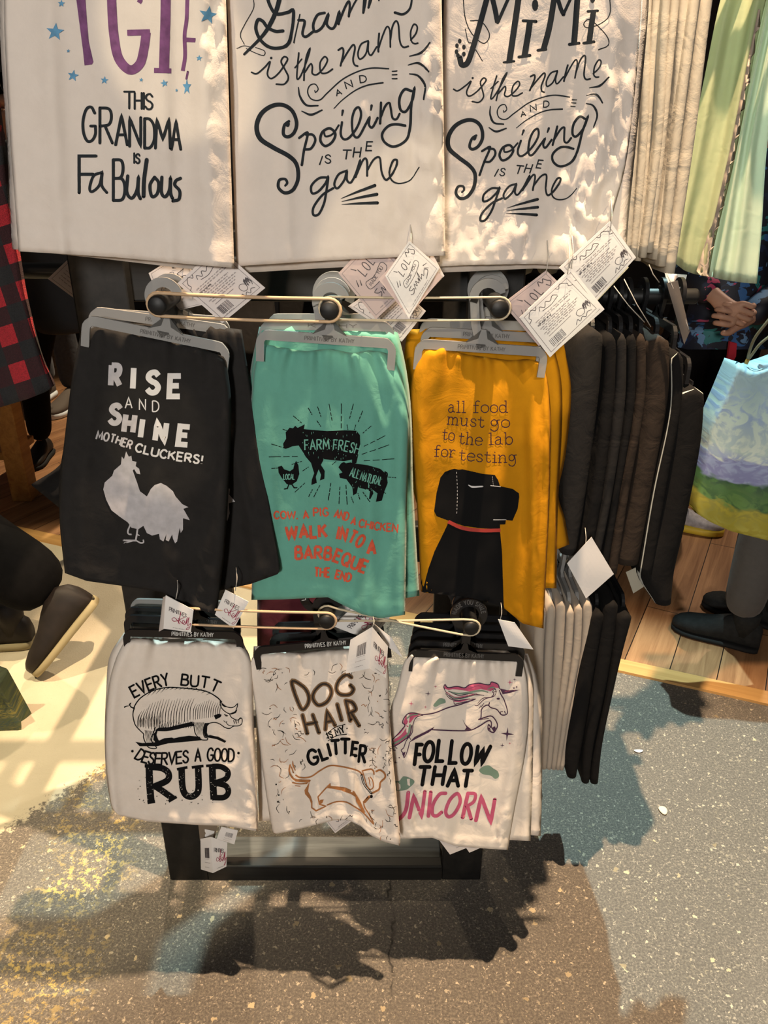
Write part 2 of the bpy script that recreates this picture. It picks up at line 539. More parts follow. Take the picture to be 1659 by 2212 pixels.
def towel(name, label, cat, group, T, B, Lf, Rt, Y, mat, ink=None, folds=(), thick=0.010, gather=0.0,
          seed=0, nu=44, nv=56, hem=True, rumple=0.0025, crumple=(), uvfn=None, parent=None, back_gap=0.0):
    """a folded towel hanging in a plane: outline from four edges, Y = depth at (top left, top right, bottom left, bottom right)"""
    rnd = random.Random(seed)
    Lf = [T[0]] + list(Lf) + [B[0]]; Rt = [T[-1]] + list(Rt) + [B[-1]]
    pT, pB, pL, pR = Poly(T), Poly(B, False), Poly(Lf), Poly(Rt)
    if not isinstance(Y, (tuple, list)): Y = (Y, Y, Y, Y)
    ph = [rnd.uniform(0, 6.28) for _ in range(6)]
    gf = rnd.uniform(26, 36)
    front, back, uvs = [], [], []
    so = Vector((seed * 3.1, seed * 1.7, seed * 0.9))
    c00, c10, c01, c11 = pT(0), pT(1), pB(0), pB(1)
    for j in range(nv + 1):
        v = j / nv
        lv, rv = pL(v), pR(v)
        for i in range(nu + 1):
            u = i / nu
            q = (1 - v) * pT(u) + v * pB(u) + (1 - u) * lv + u * rv - ((1 - u) * (1 - v) * c00 + u * (1 - v) * c10 + (1 - u) * v * c01 + u * v * c11)
            y = (1 - v) * ((1 - u) * Y[0] + u * Y[1]) + v * ((1 - u) * Y[2] + u * Y[3])
            d = 0.0
            for (ua, ub, wd, am) in folds:
                x = (u - (ua + (ub - ua) * v)) / wd
                d -= am * math.exp(-x * x) * min(1, 0.15 + v * 2.5)
            if gather:
                e = math.exp(-v / 0.09)
                d -= gather * e * (0.6 * math.sin(gf * u + ph[0]) + 0.5 * math.sin(1.73 * gf * u + ph[1])) + gather * 0.5 * math.exp(-v / 0.3) * math.sin(gf * 0.5 * u + ph[2])
            p3 = Vector((u * 5, v * 6, 0)) + so
            d += rumple * (noise.noise(p3 * 0.8) * 1.6 + noise.noise(p3 * 2.1) * 0.5)
            for (cu, cv, cr, ca, cf) in crumple:
                w = math.exp(-(((u - cu) ** 2 + (v - cv) ** 2) / cr ** 2))
                if w > 0.02:
                    pn = p3 * cf
                    d += ca * w * (0.5 - abs(noise.noise(pn + Vector((0, 0, 5)))) * 1.4 + 0.5 * noise.noise(pn * 2.2))
            if hem and v > 0.955:
                d -= 0.0012 + 0.0009 * math.sin(u * 60 + ph[3]) * (v - 0.955) / 0.045
            eu = min(u, 1 - u) / 0.05
            e = math.sqrt(max(0.0, 1 - (1 - min(1, eu)) ** 2))
            ev = math.sqrt(max(0.0, 1 - (1 - min(1, v / 0.03)) ** 2))
            ee = min(e, ev)
            yf = y + d + thick / 2 - thick / 2 * ee
            pt = at(q[0], q[1], yf)
            front.append(pt)
            back.append(pt + Vector((0, (thick + back_gap * v) * ee, 0)))
            uvs.append(uvfn(q) if uvfn else (u, v))
    W = nu + 1
    N = len(front)
    faces = []
    for j in range(nv):
        for i in range(nu):
            a = j * W + i
            faces.append((a, a + W, a + W + 1, a + 1))
    bvh = BVHTree.FromPolygons(front, faces)
    for j in range(nv):
        for i in range(nu):
            a = N + j * W + i
            faces.append((a, a + 1, a + W + 1, a + W))
    for i in range(nu):
        a = nv * W + i
        faces.append((a, a + N, a + N + 1, a + 1))
    verts = front + back
    mi = [0] * len(faces)
    mats = [mat]
    if ink is not None:
        V2, F2, M2 = ink.lay(bvh, 0.0006, mats, len(verts))
        verts = verts + V2; faces = faces + F2; mi += M2
    me = mesh_from(verts, faces, name)
    me.polygons.foreach_set('material_index', mi)
    ul = me.uv_layers.new(name='UVMap')
    uva = uvs + uvs + [(0, 0)] * (len(verts) - 2 * N)
    ul.data.foreach_set('uv', [c for lp in me.loops for c in uva[lp.vertex_index]])
    bm = bmesh.new(); bm.from_mesh(me)
    bm.verts.ensure_lookup_table()
    bmesh.ops.remove_doubles(bm, verts=[v for v in bm.verts if v.index < 2 * N], dist=1e-5)
    bm.to_mesh(me); bm.free()
    root = Vector(at(*(0.5 * (c00 + c10)), 0.5 * (Y[0] + Y[1])))
    o = link(name, me, mats)
    me.transform(Matrix.Translation(-root)); o.location = root
    tag(o, label, cat, group)
    return o, bvh

# ================================================================== the setting
def floor_material():
    """worn aggregate asphalt, a cream painted patch with a flaking edge, remains of a yellow line, one crack"""
    m, nt, b = _nt('worn_floor')
    L = nt.links; N = nt.nodes.new
    tc = N('ShaderNodeTexCoord'); P = tc.outputs['Object']

    def noise_(scale, detail=4, rough=0.6, vec=None):
        n = N('ShaderNodeTexNoise'); n.inputs['Scale'].default_value = scale
        n.inputs['Detail'].default_value = detail; n.inputs['Roughness'].default_value = rough
        L.new(vec or P, n.inputs['Vector']); return n.outputs['Fac']

    def ramp(f, stops):
        r = N('ShaderNodeValToRGB')
        while len(r.color_ramp.elements) < len(stops): r.color_ramp.elements.new(0.5)
        for e, (p, c) in zip(r.color_ramp.elements, stops):
            e.position = p; e.color = rgb(c) if isinstance(c, tuple) else (c, c, c, 1)
        L.new(f, r.inputs['Fac']); return r.outputs['Color']

    def math_(op, a, b_=None, clamp=False):
        n = N('ShaderNodeMath'); n.operation = op; n.use_clamp = clamp
        for k, v in enumerate((a, b_)):
            if v is None: continue
            if isinstance(v, (int, float)): n.inputs[k].default_value = v
            else: L.new(v, n.inputs[k])
        return n.outputs[0]

    def mix(f, a, b_):
        n = N('ShaderNodeMix'); n.data_type = 'RGBA'
        L.new(f, n.inputs[0])
        for k, v in ((6, a), (7, b_)):
            if isinstance(v, tuple): n.inputs[k].default_value = rgb(v)
            else: L.new(v, n.inputs[k])
        return n.outputs[2]

    def vor(scale, feat='F1', rnd=1.0):
        v = N('ShaderNodeTexVoronoi'); v.feature = feat; v.inputs['Scale'].default_value = scale
        v.inputs['Randomness'].default_value = rnd
        L.new(warp(), v.inputs['Vector']); return v

    _w = []

    def warp():
        # bend the chip outlines so that they come out angular and uneven
        if not _w:
            n = N('ShaderNodeTexNoise'); n.inputs['Scale'].default_value = 120; n.inputs['Detail'].default_value = 2
            L.new(P, n.inputs['Vector'])
            sb = N('ShaderNodeVectorMath'); sb.operation = 'SUBTRACT'; sb.inputs[1].default_value = (.5, .5, .5); L.new(n.outputs['Color'], sb.inputs[0])
            sc = N('ShaderNodeVectorMath'); sc.operation = 'SCALE'; sc.inputs['Scale'].default_value = 0.016; L.new(sb.outputs[0], sc.inputs[0])
            ad = N('ShaderNodeVectorMath'); ad.operation = 'ADD'; L.new(P, ad.inputs[0]); L.new(sc.outputs[0], ad.inputs[1])
            _w.append(ad.outputs[0])
        return _w[0]

    # binder
    base = ramp(noise_(220, 4, 0.75), [(0.32, (0.065, 0.057, 0.049)), (0.5, (0.13, 0.114, 0.096)), (0.66, (0.25, 0.215, 0.175))])
    base = mix(ramp(noise_(9, 3), [(0.35, 0.0), (0.7, 0.45)]), base, (0.12, 0.105, 0.09))
    # stone chips of two sizes: each Voronoi cell is a chip when its random number is high
    for scale, thr, rad, hi in ((140, 0.72, 0.30, (0.34, 0.29, 0.23)), (95, 0.80, 0.30, (0.50, 0.43, 0.32)), (210, 0.74, 0.34, (0.42, 0.36, 0.29)), (46, 0.94, 0.26, (0.60, 0.48, 0.30))):
        v = vor(scale)
        sep = N('ShaderNodeSeparateColor'); L.new(v.outputs['Color'], sep.inputs[0])
        on = math_('GREATER_THAN', sep.outputs[0], thr)
        core = math_('LESS_THAN', math_('ADD', v.outputs['Distance'], math_('MULTIPLY', noise_(scale * 3, 2), 0.22)), rad + 0.1)
        tone = mix(sep.outputs[1], (hi[0] * 0.4, hi[1] * 0.4, hi[2] * 0.4), hi)
        base = mix(math_('MULTIPLY', on, core), base, tone)
    sx = N('ShaderNodeSeparateXYZ'); L.new(P, sx.inputs[0])
    X, Y = sx.outputs[0], sx.outputs[1]
    # yellow line: band along y around x = -0.66, only where the paint survives
    d = math_('ABSOLUTE', math_('ADD', X, math_('ADD', 0.655, math_('MULTIPLY', math_('SUBTRACT', noise_(5, 2), 0.5), 0.10))))
    band = ramp(d, [(0.04, 1.0), (0.14, 0.0)])
    flake = math_('MULTIPLY', ramp(noise_(60, 5, 0.75), [(0.52, 0.0), (0.57, 1.0)]), ramp(noise_(7, 2), [(0.36, 0.0), (0.6, 1.0)]))
    base = mix(math_('MULTIPLY', band, flake), base, (0.55, 0.40, 0.13))
    # cream painted patch beyond a ragged line
    #   line through two floor points, distance > 0 on the far left side
    p, q = fl(0, 1800), fl(232, 1655)
    t = (q - p).normalized(); nx, ny = -t.y, t.x
    dist = math_('ADD', math_('MULTIPLY', X, nx), math_('ADD', math_('MULTIPLY', Y, ny), -(p.x * nx + p.y * ny)))
    dist = math_('ADD', dist, math_('MULTIPLY', math_('SUBTRACT', noise_(38, 6, 0.75), 0.5), 0.17))
    dist = math_('ADD', dist, math_('MULTIPLY', math_('SUBTRACT', noise_(160, 3, 0.7), 0.5), 0.09))
    left = ramp(math_('ADD', dist, 0.5), [(0.495, 0.0), (0.51, 1.0)])
    lim = ramp(math_('ADD', X, 0.6), [(0.82, 1.0), (0.86, 0.0)])
    cream = ramp(noise_(3.5, 5), [(0.3, (0.50, 0.435, 0.31)), (0.7, (0.60, 0.53, 0.39))])
    cream = mix(ramp(noise_(130, 3), [(0.66, 0.0), (0.72, 0.5)]), cream, (0.36, 0.31, 0.24))
    base = mix(math_('MULTIPLY', left, lim), base, cream)
    # crack
    c = fl(845, 1960)
    cd = math_('ABSOLUTE', math_('ADD', X, math_('ADD', -c.x, math_('MULTIPLY', math_('SUBTRACT', noise_(11, 4), 0.5), 0.07))))
    cr = math_('MULTIPLY', ramp(cd, [(0.0, 1.0), (0.0045, 0.0)]), ramp(Y, [(0.88, 0.0), (0.93, 1.0)]))
    base = mix(math_('MULTIPLY', cr, ramp(noise_(25, 2), [(0.35, 0.2), (0.55, 1.0)])), base, (0.02, 0.018, 0.016))
    L.new(base, b.inputs['Base Color'])
    b.inputs['Roughness'].default_value = 0.72
    b.inputs['Specular IOR Level'].default_value = 0.35
    bp = N('ShaderNodeBump'); bp.inputs['Strength'].default_value = 0.5; bp.inputs['Distance'].default_value = 0.004
    L.new(math_('ADD', noise_(150, 4), math_('MULTIPLY', noise_(500, 2), 0.5)), bp.inputs['Height'])
    L.new(bp.outputs['Normal'], b.inputs['Normal'])
    return m


def wood(name, c1, c2, planks=None, along=0.0, rough=0.45, scale=6.0, gap=(0.03, 0.02, 0.012)):
    """wood grain stretched along one direction; planks=(width, length) adds boards"""
    if name in MATS: return MATS[name]
    m, nt, b = _nt(name)
    L = nt.links; N = nt.nodes.new
    tc = N('ShaderNodeTexCoord')
    mp = N('ShaderNodeMapping'); mp.inputs['Rotation'].default_value = (0, 0, along)
    L.new(tc.outputs['Object'], mp.inputs['Vector'])
    vec = mp.outputs['Vector']
    m2 = N('ShaderNodeMapping'); m2.inputs['Scale'].default_value = (scale * 0.35, scale * 6, scale * 6)
    L.new(vec, m2.inputs['Vector'])
    n = N('ShaderNodeTexNoise'); n.inputs['Scale'].default_value = 1.0; n.inputs['Detail'].default_value = 7
    n.inputs['Roughness'].default_value = 0.68; n.inputs['Distortion'].default_value = 0.6
    L.new(m2.outputs['Vector'], n.inputs['Vector'])
    r = N('ShaderNodeValToRGB')
    r.color_ramp.elements[0].position = 0.3; r.color_ramp.elements[1].position = 0.72
    r.color_ramp.elements[0].color = rgb(c1); r.color_ramp.elements[1].color = rgb(c2)
    L.new(n.outputs['Fac'], r.inputs['Fac'])
    col = r.outputs['Color']
    if planks:
        br = N('ShaderNodeTexBrick')
        br.inputs['Color1'].default_value = (1, 1, 1, 1); br.inputs['Color2'].default_value = (0.62, 0.6, 0.58, 1)
        br.inputs['Mortar'].default_value = rgb(gap)
        br.inputs['Scale'].default_value = 1.0
        br.inputs['Mortar Size'].default_value = 0.0016
        br.inputs['Brick Width'].default_value = planks[1]; br.inputs['Row Height'].default_value = planks[0]
        L.new(vec, br.inputs['Vector'])
        mx = N('ShaderNodeMix'); mx.data_type = 'RGBA'; mx.blend_type = 'MULTIPLY'
        mx.inputs[0].default_value = 1.0
        L.new(col, mx.inputs[6]); L.new(br.outputs['Color'], mx.inputs[7])
        col = mx.outputs[2]
    L.new(col, b.inputs['Base Color'])
    b.inputs['Roughness'].default_value = rough
    b.inputs['Specular IOR Level'].default_value = 0.35
    MATS[name] = m
    return m


# strip between the two floors runs through these floor points
ST0, ST1 = fl(1340, 1452), fl(1659, 1524)
ST_DIR = (ST1 - ST0).normalized()
ST_NRM = Vector((-ST_DIR.y, ST_DIR.x, 0))
if ST_NRM.y < 0: ST_NRM = -ST_NRM


def quad_slab(name, p, mat, z0, z1):
    bm = bmesh.new()
    v0 = [bm.verts.new((a[0], a[1], z0)) for a in p]; v1 = [bm.verts.new((a[0], a[1], z1)) for a in p]
    bm.faces.new(v0[::-1]); bm.faces.new(v1)
    for i in range(4): bm.faces.new((v0[i], v0[(i + 1) % 4], v1[(i + 1) % 4], v1[i]))
    return link(name, bm_mesh(bm, name), mat, smooth=False)


def on_line(s, off):
    p = ST0 + ST_DIR * s + ST_NRM * off
    return (p.x, p.y)


fo = quad_slab('floor', [on_line(-6, -5), on_line(4, -5), on_line(4, 0.0), on_line(-6, 0.0)], floor_material(), -0.05, 0.0)
tag(fo, kind='structure')
wf = quad_slab('floor_wood', [on_line(-6, 0.0), on_line(4, 0.0), on_line(4, 6), on_line(-6, 6)],
               wood('plank_floor', (0.21, 0.092, 0.038), (0.50, 0.265, 0.125), planks=(0.13, 1.2), along=R(-62), scale=5.0), -0.05, 0.0)
tag(wf, kind='structure')
ts = quad_slab('trim_1', [on_line(-6, -0.003), on_line(4, -0.003), on_line(4, 0.058), on_line(-6, 0.058)],
               wood('oak_strip', (0.42, 0.22, 0.07), (0.62, 0.36, 0.13), along=-math.atan2(ST_DIR.y, ST_DIR.x), scale=4.0), -0.01, 0.008)
tag(ts, kind='structure')
bm = bmesh.new(); add_box(bm, (-0.8, 7.2, 1.6), (9, 0.1, 3.3))
tag(link('wall_back', bm_mesh(bm), plain('dark_wall', (0.05, 0.042, 0.036), 0.8, var=0.3, scale=2), smooth=False), kind='structure')

# ================================================================== the rack
RK_Y = 1.15                      # front face of the frame
BLK = wood('black_stain', (0.004, 0.004, 0.004), (0.016, 0.015, 0.014), rough=0.5, scale=7)
BLKX = wood('black_stain_upright', (0.004, 0.004, 0.004), (0.016, 0.015, 0.014), along=R(90), rough=0.5, scale=7)
XL, XR = -0.455, 0.205
RZ = 1.84
rack = empty('display_rack', (-0.125, RK_Y + 0.25, 0), 'black stained wooden display rack holding all the towels on round pegs', 'rack')


def rk(name, c, s, mat=BLK, bev=0.003):
    b = bmesh.new(); add_box(b, c, s, bevel=bev)
    return link(name, bm_mesh(b), mat, rack, smooth=False)


PW = 0.082
for x in (XL + PW / 2, XR - PW / 2):
    for y in (RK_Y + 0.012, RK_Y + 0.49):
        rk('post', (x, y, RZ / 2), (PW, 0.024, RZ), BLKX)
for y in (RK_Y + 0.012, RK_Y + 0.49):
    for z, h in ((0.021, 0.042), (0.79, 0.07), (1.230, 0.062), (1.745, 0.075)):
        rk('rail', ((XL + XR) / 2, y + 0.026 if z > .1 and y < 1.4 else y, z), (XR - XL - (0.02 if z > .1 else 2 * PW), 0.026, h))
for x in (XL + 0.012, XR - 0.012):
    for z, h in ((0.021, 0.042), (0.79, 0.07), (1.230, 0.062), (1.745, 0.075)):
        rk('side_rail', (x, RK_Y + 0.251, z), (0.022, 0.454, h), wood('black_stain_side', (0.004, 0.004, 0.004), (0.016, 0.015, 0.014), along=R(90), rough=0.5, scale=7))
# the bottom rail lies flat, its top face shows the grain, teal light in its colour
rk("base_board", ((XL + XR) / 2, RK_Y + 0.06, 0.012), (XR - XL - 2 * PW, 0.07, 0.024), wood("lit_black_board", (0.03, 0.034, 0.037), (0.11, 0.125, 0.13), rough=0.45, scale=6))
PEGM = wood('black_dowel', (0.004, 0.004, 0.004), (0.012, 0.012, 0.012), rough=0.5, scale=20)


def peg(p, to, r=0.0115):
    b = bmesh.new()
    p = Vector(p); to = Vector(to); d = (to - p).normalized()
    add_tube(b, [p, p + d * 0.0015, p + d * 0.004, to], [r * 0.8, r * 0.95, r, r], 20)
    me = bm_mesh(b)
    return link('peg', me, PEGM, rack)


UP_PEG = [at(338, 661, 0.925), at(711, 672, 0.930), at(1080, 668, 0.945)]
LO_PEG = [at(398, 1336, 0.93), at(705, 1346, 0.93), at(1018, 1360, 0.95)]
for p in UP_PEG + LO_PEG:
    peg(p, (p.x, RK_Y + .03, p.z))
TOP_PEG = [Vector((-0.31, 0.90, 1.745)), Vector((-0.055, 0.91, 1.745)), Vector((0.225 - 0.02, 0.94, 1.745))]
for p in TOP_PEG: peg(p, (p.x, RK_Y + .03, p.z))
sp = at(1506, 640, 1.28)
SIDE_PEG = [Vector((0.56, 1.28, 1.745)), Vector((sp.x, 1.28, sp.z)), Vector((0.47, 1.28, 0.765))]
for p in SIDE_PEG: peg(p, (XR, p.y, p.z), 0.0125)
LEFT_PEG = [Vector((-0.60, 1.28, 1.23))]
for p in LEFT_PEG: peg(p, (XL, p.y, p.z), 0.0125)

# ================================================================== the prints on the towels
K_SLATE = plain('ink_slate', (0.022, 0.026, 0.030), 0.85, spec=.1)
K_BLACK = plain('ink_black', (0.006, 0.006, 0.0065), 0.9, spec=.08)
K_PURPLE = plain('ink_purple', (0.165, 0.062, 0.16), 0.85, var=0.25, scale=120)
K_BLUE = plain('ink_blue', (0.10, 0.27, 0.44), 0.7, var=0.2, scale=120)
K_SILVER = plain('ink_silver', (0.42, 0.40, 0.41), 0.55, var=0.12, scale=90)
K_WHITE = plain('ink_white', (0.60, 0.58, 0.57), 0.5)
K_RED = plain('ink_red', (0.56, 0.085, 0.04), 0.7, var=0.15, scale=150)
K_BROWN = plain('ink_brown', (0.20, 0.115, 0.055), 0.7, var=0.2, scale=100)
K_DARKBROWN = plain('ink_dark_brown', (0.028, 0.018, 0.012), 0.7)
K_RUST = plain('ink_rust', (0.33, 0.135, 0.045), 0.7, var=0.2, scale=100)
K_PLUM = plain('ink_plum', (0.055, 0.022, 0.055), 0.7)
K_PINK = plain('ink_pink', (0.47, 0.085, 0.16), 0.7, var=0.12, scale=100)
K_SAGE = plain('ink_sage', (0.16, 0.24, 0.18), 0.7)
K_COLLAR = plain('ink_collar', (0.36, 0.035, 0.025), 0.7)
K_TYPE = plain('ink_aubergine', (0.035, 0.010, 0.022), 0.7)
K_TEALTXT = plain('ink_teal', (0.14, 0.37, 0.29), 0.8)
rnd = random.Random(5)

# ---- TGIF grandma (left crop of the top row, half scale)
ink_fab = Ink((0, 0), 0.5)
k = ink_fab
k.stroke([(190, -190), (320, -196), (420, -186)], 40, K_PURPLE, cap=False)
k.fill([(306, -190), (356, -190), (376, 90), (384, 180), (404, 268), (398, 278), (366, 283), (358, 210), (346, 120)], K_PURPLE)
k.stroke([(634, -130), (590, -185), (530, -190), (490, -140), (482, -60), (484, 40), (492, 150), (512, 250), (560, 302), (604, 276), (622, 210), (632, 140)], 40, K_PURPLE, cap=False)
k.stroke([(550, 142), (648, 139)], 26, K_PURPLE, cap=False)
k.stroke([(634, -130), (618, -60), (606, 0), (600, 12)], 20, K_PURPLE, cap=False)
k.stroke([(680, -190), (752, -190)], 22, K_PURPLE, cap=False)
k.stroke([(718, -190), (714, 100), (708, 306)], 42, K_PURPLE, False, cap=False)
k.stroke([(666, 304), (739, 306)], 22, K_PURPLE, cap=False)
k.stroke([(812, -180), (900, -182)], 20, K_PURPLE, cap=False)
k.stroke([(812, -190), (808, 60), (798, 150), (800, 240), (790, 306)], 16, K_PURPLE, cap=False)
k.stroke([(800, 171), (845, 174)], 19, K_PURPLE, cap=False)
k.stroke([(806, 340), (812, 310)], 9, K_PURPLE)
for x, y, r in ((265, 15, 17), (238, 138, 40), (295, 220, 9), (316, 327, 26), (452, 347, 18), (610, 345, 10), (710, 360, 17), (763, 390, 8), (898, 65, 41), (861, 251, 14)):
    k.star((x, y), r, K_BLUE, rot=-90 + rnd.uniform(-12, 12))
k.star((808, 376), 36, K_BLUE, sx=0.55)
for c, x0, x1, y, h in (('T', 537, 580, 468, 72), ('H', 582, 612, 470, 68), ('I', 618, 624, 470, 68), ('S', 628, 660, 472, 66)):
    k.glyph(c, x0, x1, y, h, 9, K_SLATE)
for c, x0, x1, y, h in (('G', 358, 415, 612, 150), ('R', 432, 486, 618, 152), ('A', 500, 550, 626, 128), ('N', 560, 608, 632, 124), ('D', 625, 668, 640, 128), ('M', 672, 735, 640, 125), ('A', 740, 780, 645, 124)):
    k.glyph(c, x0, x1, y, h, 12.5, K_SLATE)
k.glyph('I', 577, 583, 704, 42, 8, K_SLATE); k.glyph('S', 587, 604, 705, 40, 8, K_SLATE)
k.glyph('F', 342, 415, 832, 158, 14, K_SLATE)
k.stroke([(440, 745), (405, 760), (388, 810), (398, 828), (430, 800), (442, 745), (440, 800), (462, 832)], 12, K_SLATE)
k.glyph('B', 490, 540, 866, 176, 13, K_SLATE)
k.stroke([(552, 760), (548, 830), (570, 856), (592, 820), (598, 765), (596, 830), (606, 858)], 14, K_SLATE)
k.stroke([(634, 690), (622, 780), (620, 848)], 17, K_SLATE)
k.stroke([(668, 765), (648, 800), (656, 848), (680, 836), (686, 790), (668, 765)], 14, K_SLATE)
k.stroke([(700, 765), (698, 830), (714, 850), (732, 820), (736, 768), (736, 830), (744, 856)], 14, K_SLATE)
k.stroke([(780, 770), (760, 780), (755, 800), (776, 825), (772, 860), (746, 868)], 14, K_SLATE)


# ---- the 'spoiling' design, written once and placed twice
def spoiling(k, M):
    m = M
    th = lambda pts, w, **kw: k.stroke(pts, w, m, **kw)
    # is
    th([(150, 540), (190, 550), (250, 500), (288, 462), (268, 550), (296, 586), (350, 550), (400, 480), (418, 438), (392, 424), (372, 462), (400, 520), (424, 580), (394, 628), (335, 628)], 13)
    k.dot((297, 433), 10, m)
    # the
    th([(503, 396), (492, 500), (490, 588), (520, 560), (570, 430), (586, 362), (560, 420), (545, 520), (541, 600)], 13)
    th([(474, 505), (525, 440)], 11)
    th([(548, 540), (590, 478), (604, 500), (604, 548), (640, 556), (690, 505), (717, 448), (694, 424), (662, 470), (668, 540), (710, 545), (755, 516)], 13)
    # name
    th([(798, 374), (828, 358), (836, 395), (815, 490)], 15)
    th([(820, 470), (870, 385), (908, 335), (922, 360), (908, 440), (918, 482), (942, 494)], 14)
    th([(1020, 304), (968, 330), (944, 400), (960, 442), (1004, 400), (1022, 308), (1020, 380), (1042, 412), (1084, 350)], 13)
    th([(1102, 250), (1096, 320), (1096, 386)], 15)
    th([(1098, 360), (1130, 262), (1160, 200), (1182, 230), (1186, 350)], 13)
    th([(1186, 300), (1200, 205), (1226, 158), (1246, 186), (1258, 310), (1284, 352), (1320, 345)], 14)
    th([(1338, 300), (1378, 250), (1388, 200), (1362, 182), (1338, 240), (1344, 306), (1368, 326), (1392, 322)], 13)
    # ticks
    for p in ([(1330, 420), (1420, 392), (1480, 318)], [(1320, 486), (1385, 470), (1430, 490), (1470, 534)], [(1330, 552), (1395, 566), (1446, 640), (1436, 742)], [(500, 652), (512, 720), (560, 785), (646, 789)], [(525, 830), (595, 856), (676, 822)]):
        th(p, 17, taper=(0.5, 1.1, 0.7))
    # banner
    th([(622, 676), (628, 690), (648, 664), (624, 628), (584, 640), (569, 690), (598, 740), (660, 746), (720, 690), (830, 592), (950, 532), (1050, 508), (1172, 513)], 10, taper=(0.8, 1.0, 1.1))
    th([(765, 810), (830, 745), (930, 672), (1020, 635), (1130, 618)], 10, taper=(0.7, 1.0, 1.3))
    k.glyph('A', 785, 825, 708, 40, 9, m, rot=-0.35); k.glyph('N', 858, 908, 655, 52, 9, m, rot=-0.3); k.glyph('D', 962, 1008, 615, 52, 9, m, rot=-0.12)
    for y, d in ((533, 3), (559, 2), (588, 1)): th([(1199, y), (1237, y - d)], 9)
    # Spoiling
    th([(428, 905), (396, 935), (388, 1000), (420, 1022), (466, 990), (486, 918), (454, 830), (385, 784), (300, 792), (222, 850), (188, 945), (215, 1035), (310, 1100), (420, 1160), (484, 1225), (497, 1330), (460, 1415), (400, 1440), (352, 1400), (358, 1345), (400, 1337), (416, 1364), (402, 1386)], 27, taper=(0.75, 1.35, 0.6))
    k.dot((418, 925), 17, m, 24)
    th([(505, 1030), (560, 990), (568, 1010), (542, 1120), (525, 1232)], 19)
    th([(556, 1005), (606, 1006), (626, 1048), (594, 1108), (548, 1116)], 19)
    k.stroke([(735, 958), (680, 985), (664, 1048), (700, 1090), (752, 1060), (776, 1000)], 20, m, closed=True)
    th([(690, 985), (704, 1018), (756, 1000), (802, 935)], 15)
    th([(826, 912), (816, 1000), (842, 1040), (885, 1022), (940, 945), (968, 860), (952, 803), (920, 822), (900, 900), (910, 1002), (948, 1022), (1004, 925), (1030, 878), (1026, 930), (1052, 950), (1090, 880)], 18)
    th([(832, 826), (826, 862)], 20, taper=(1, .6)); th([(1046, 788), (1040, 822)], 20, taper=(1, .6))
    th([(1116, 766), (1112, 850), (1108, 922)], 18)
    th([(1110, 880), (1148, 790), (1178, 768), (1188, 810), (1202, 880), (1232, 890), (1256, 850)], 17)
    th([(1344, 680), (1292, 668), (1255, 735), (1262, 815), (1300, 832), (1346, 760), (1366, 656), (1344, 780), (1334, 950), (1300, 1050), (1212, 1094), (1142, 1060), (1124, 1000), (1170, 942), (1230, 928), (1296, 938)], 20)
    # IS THE
    k.glyph('I', 655, 661, 1228, 60, 10, m, slant=0.35); k.glyph('S', 700, 742, 1218, 62, 10, m)
    k.glyph('T', 826, 884, 1186, 66, 11, m, slant=0.15); k.glyph('H', 908, 958, 1172, 70, 11, m, slant=0.15); k.glyph('E', 1004, 1044, 1124, 66, 11, m, slant=0.12)
    # game
    th([(720, 1325), (655, 1330), (598, 1385), (602, 1442), (648, 1430), (702, 1368), (722, 1322), (706, 1440), (690, 1520), (652, 1598), (612, 1604), (614, 1545), (680, 1455), (760, 1405)], 18)
    th([(860, 1274), (800, 1302), (768, 1372), (792, 1406), (842, 1345), (862, 1276), (862, 1342), (892, 1362), (930, 1290), (960, 1196), (944, 1270), (926, 1322)], 17)
    th([(940, 1290), (985, 1192), (1012, 1200), (1014, 1312)], 16)
    th([(1014, 1275), (1060, 1192), (1106, 1178), (1122, 1285), (1152, 1342), (1192, 1310), (1232, 1235), (1234, 1194), (1204, 1202), (1178, 1285), (1200, 1350), (1262, 1370), (1340, 1340), (1402, 1248)], 16, taper=(0.9, 1.15, 0.5))
    for a, b in (((818, 1482), (1070, 1384)), ((824, 1504), (1086, 1450)), ((824, 1526), (1090, 1514))):
        th([a, ((a[0] + b[0]) / 2, (a[1] + b[1]) / 2 - 2), b], 24, taper=(0.15, 0.75, 1.0), cap=True)


ink_grammy = Ink((500, 0), 480 / 1659)
k = ink_grammy; m = K_SLATE
spoiling(k, m)
k.stroke([(370, -70), (345, 50), (300, 160), (230, 270), (95, 405)], 34, m, taper=(1, 1, .5))
k.stroke([(385, 232), (330, 234), (270, 205), (235, 160), (198, 148), (182, 215), (215, 295), (275, 348), (350, 360), (420, 328), (452, 220), (462, 80), (415, 94), (335, 104), (292, 50), (260, -40)], 25, m)
k.stroke([(512, 108), (500, 160), (465, 318)], 10, m)
k.stroke([(500, 150), (546, 160), (530, 250), (556, 274), (610, 235)], 20, m)
k.stroke([(695, 96), (642, 112), (610, 185), (625, 236), (680, 200), (722, 108), (712, 180), (746, 214), (775, 190), (805, 90), (800, 178)], 20, m)
k.stroke([(800, 172), (850, 50), (876, 10), (884, 50), (876, 122)], 18, m)
k.stroke([(876, 110), (920, 20), (960, -40)], 14, m)
k.stroke([(1000, -30), (984, 95)], 30, m, taper=(1.1, .6)); k.stroke([(1045, -30), (1022, 58)], 30, m, taper=(1.1, .5))
k.stroke([(1095, -20), (1100, 4)], 12, m)
k.stroke([(1352, -40), (1334, 60), (1282, 106), (1220, 94)], 20, m, taper=(.7, 1))
k.stroke([(160, -20), (165, 60), (100, 180), (66, 260), (95, 330)], 6, m)
k.stroke([(40, 362), (90, 342), (140, 350)], 5, m); k.stroke([(110, 362), (180, 396), (240, 414), (246, 380), (180, 354)], 6, m)

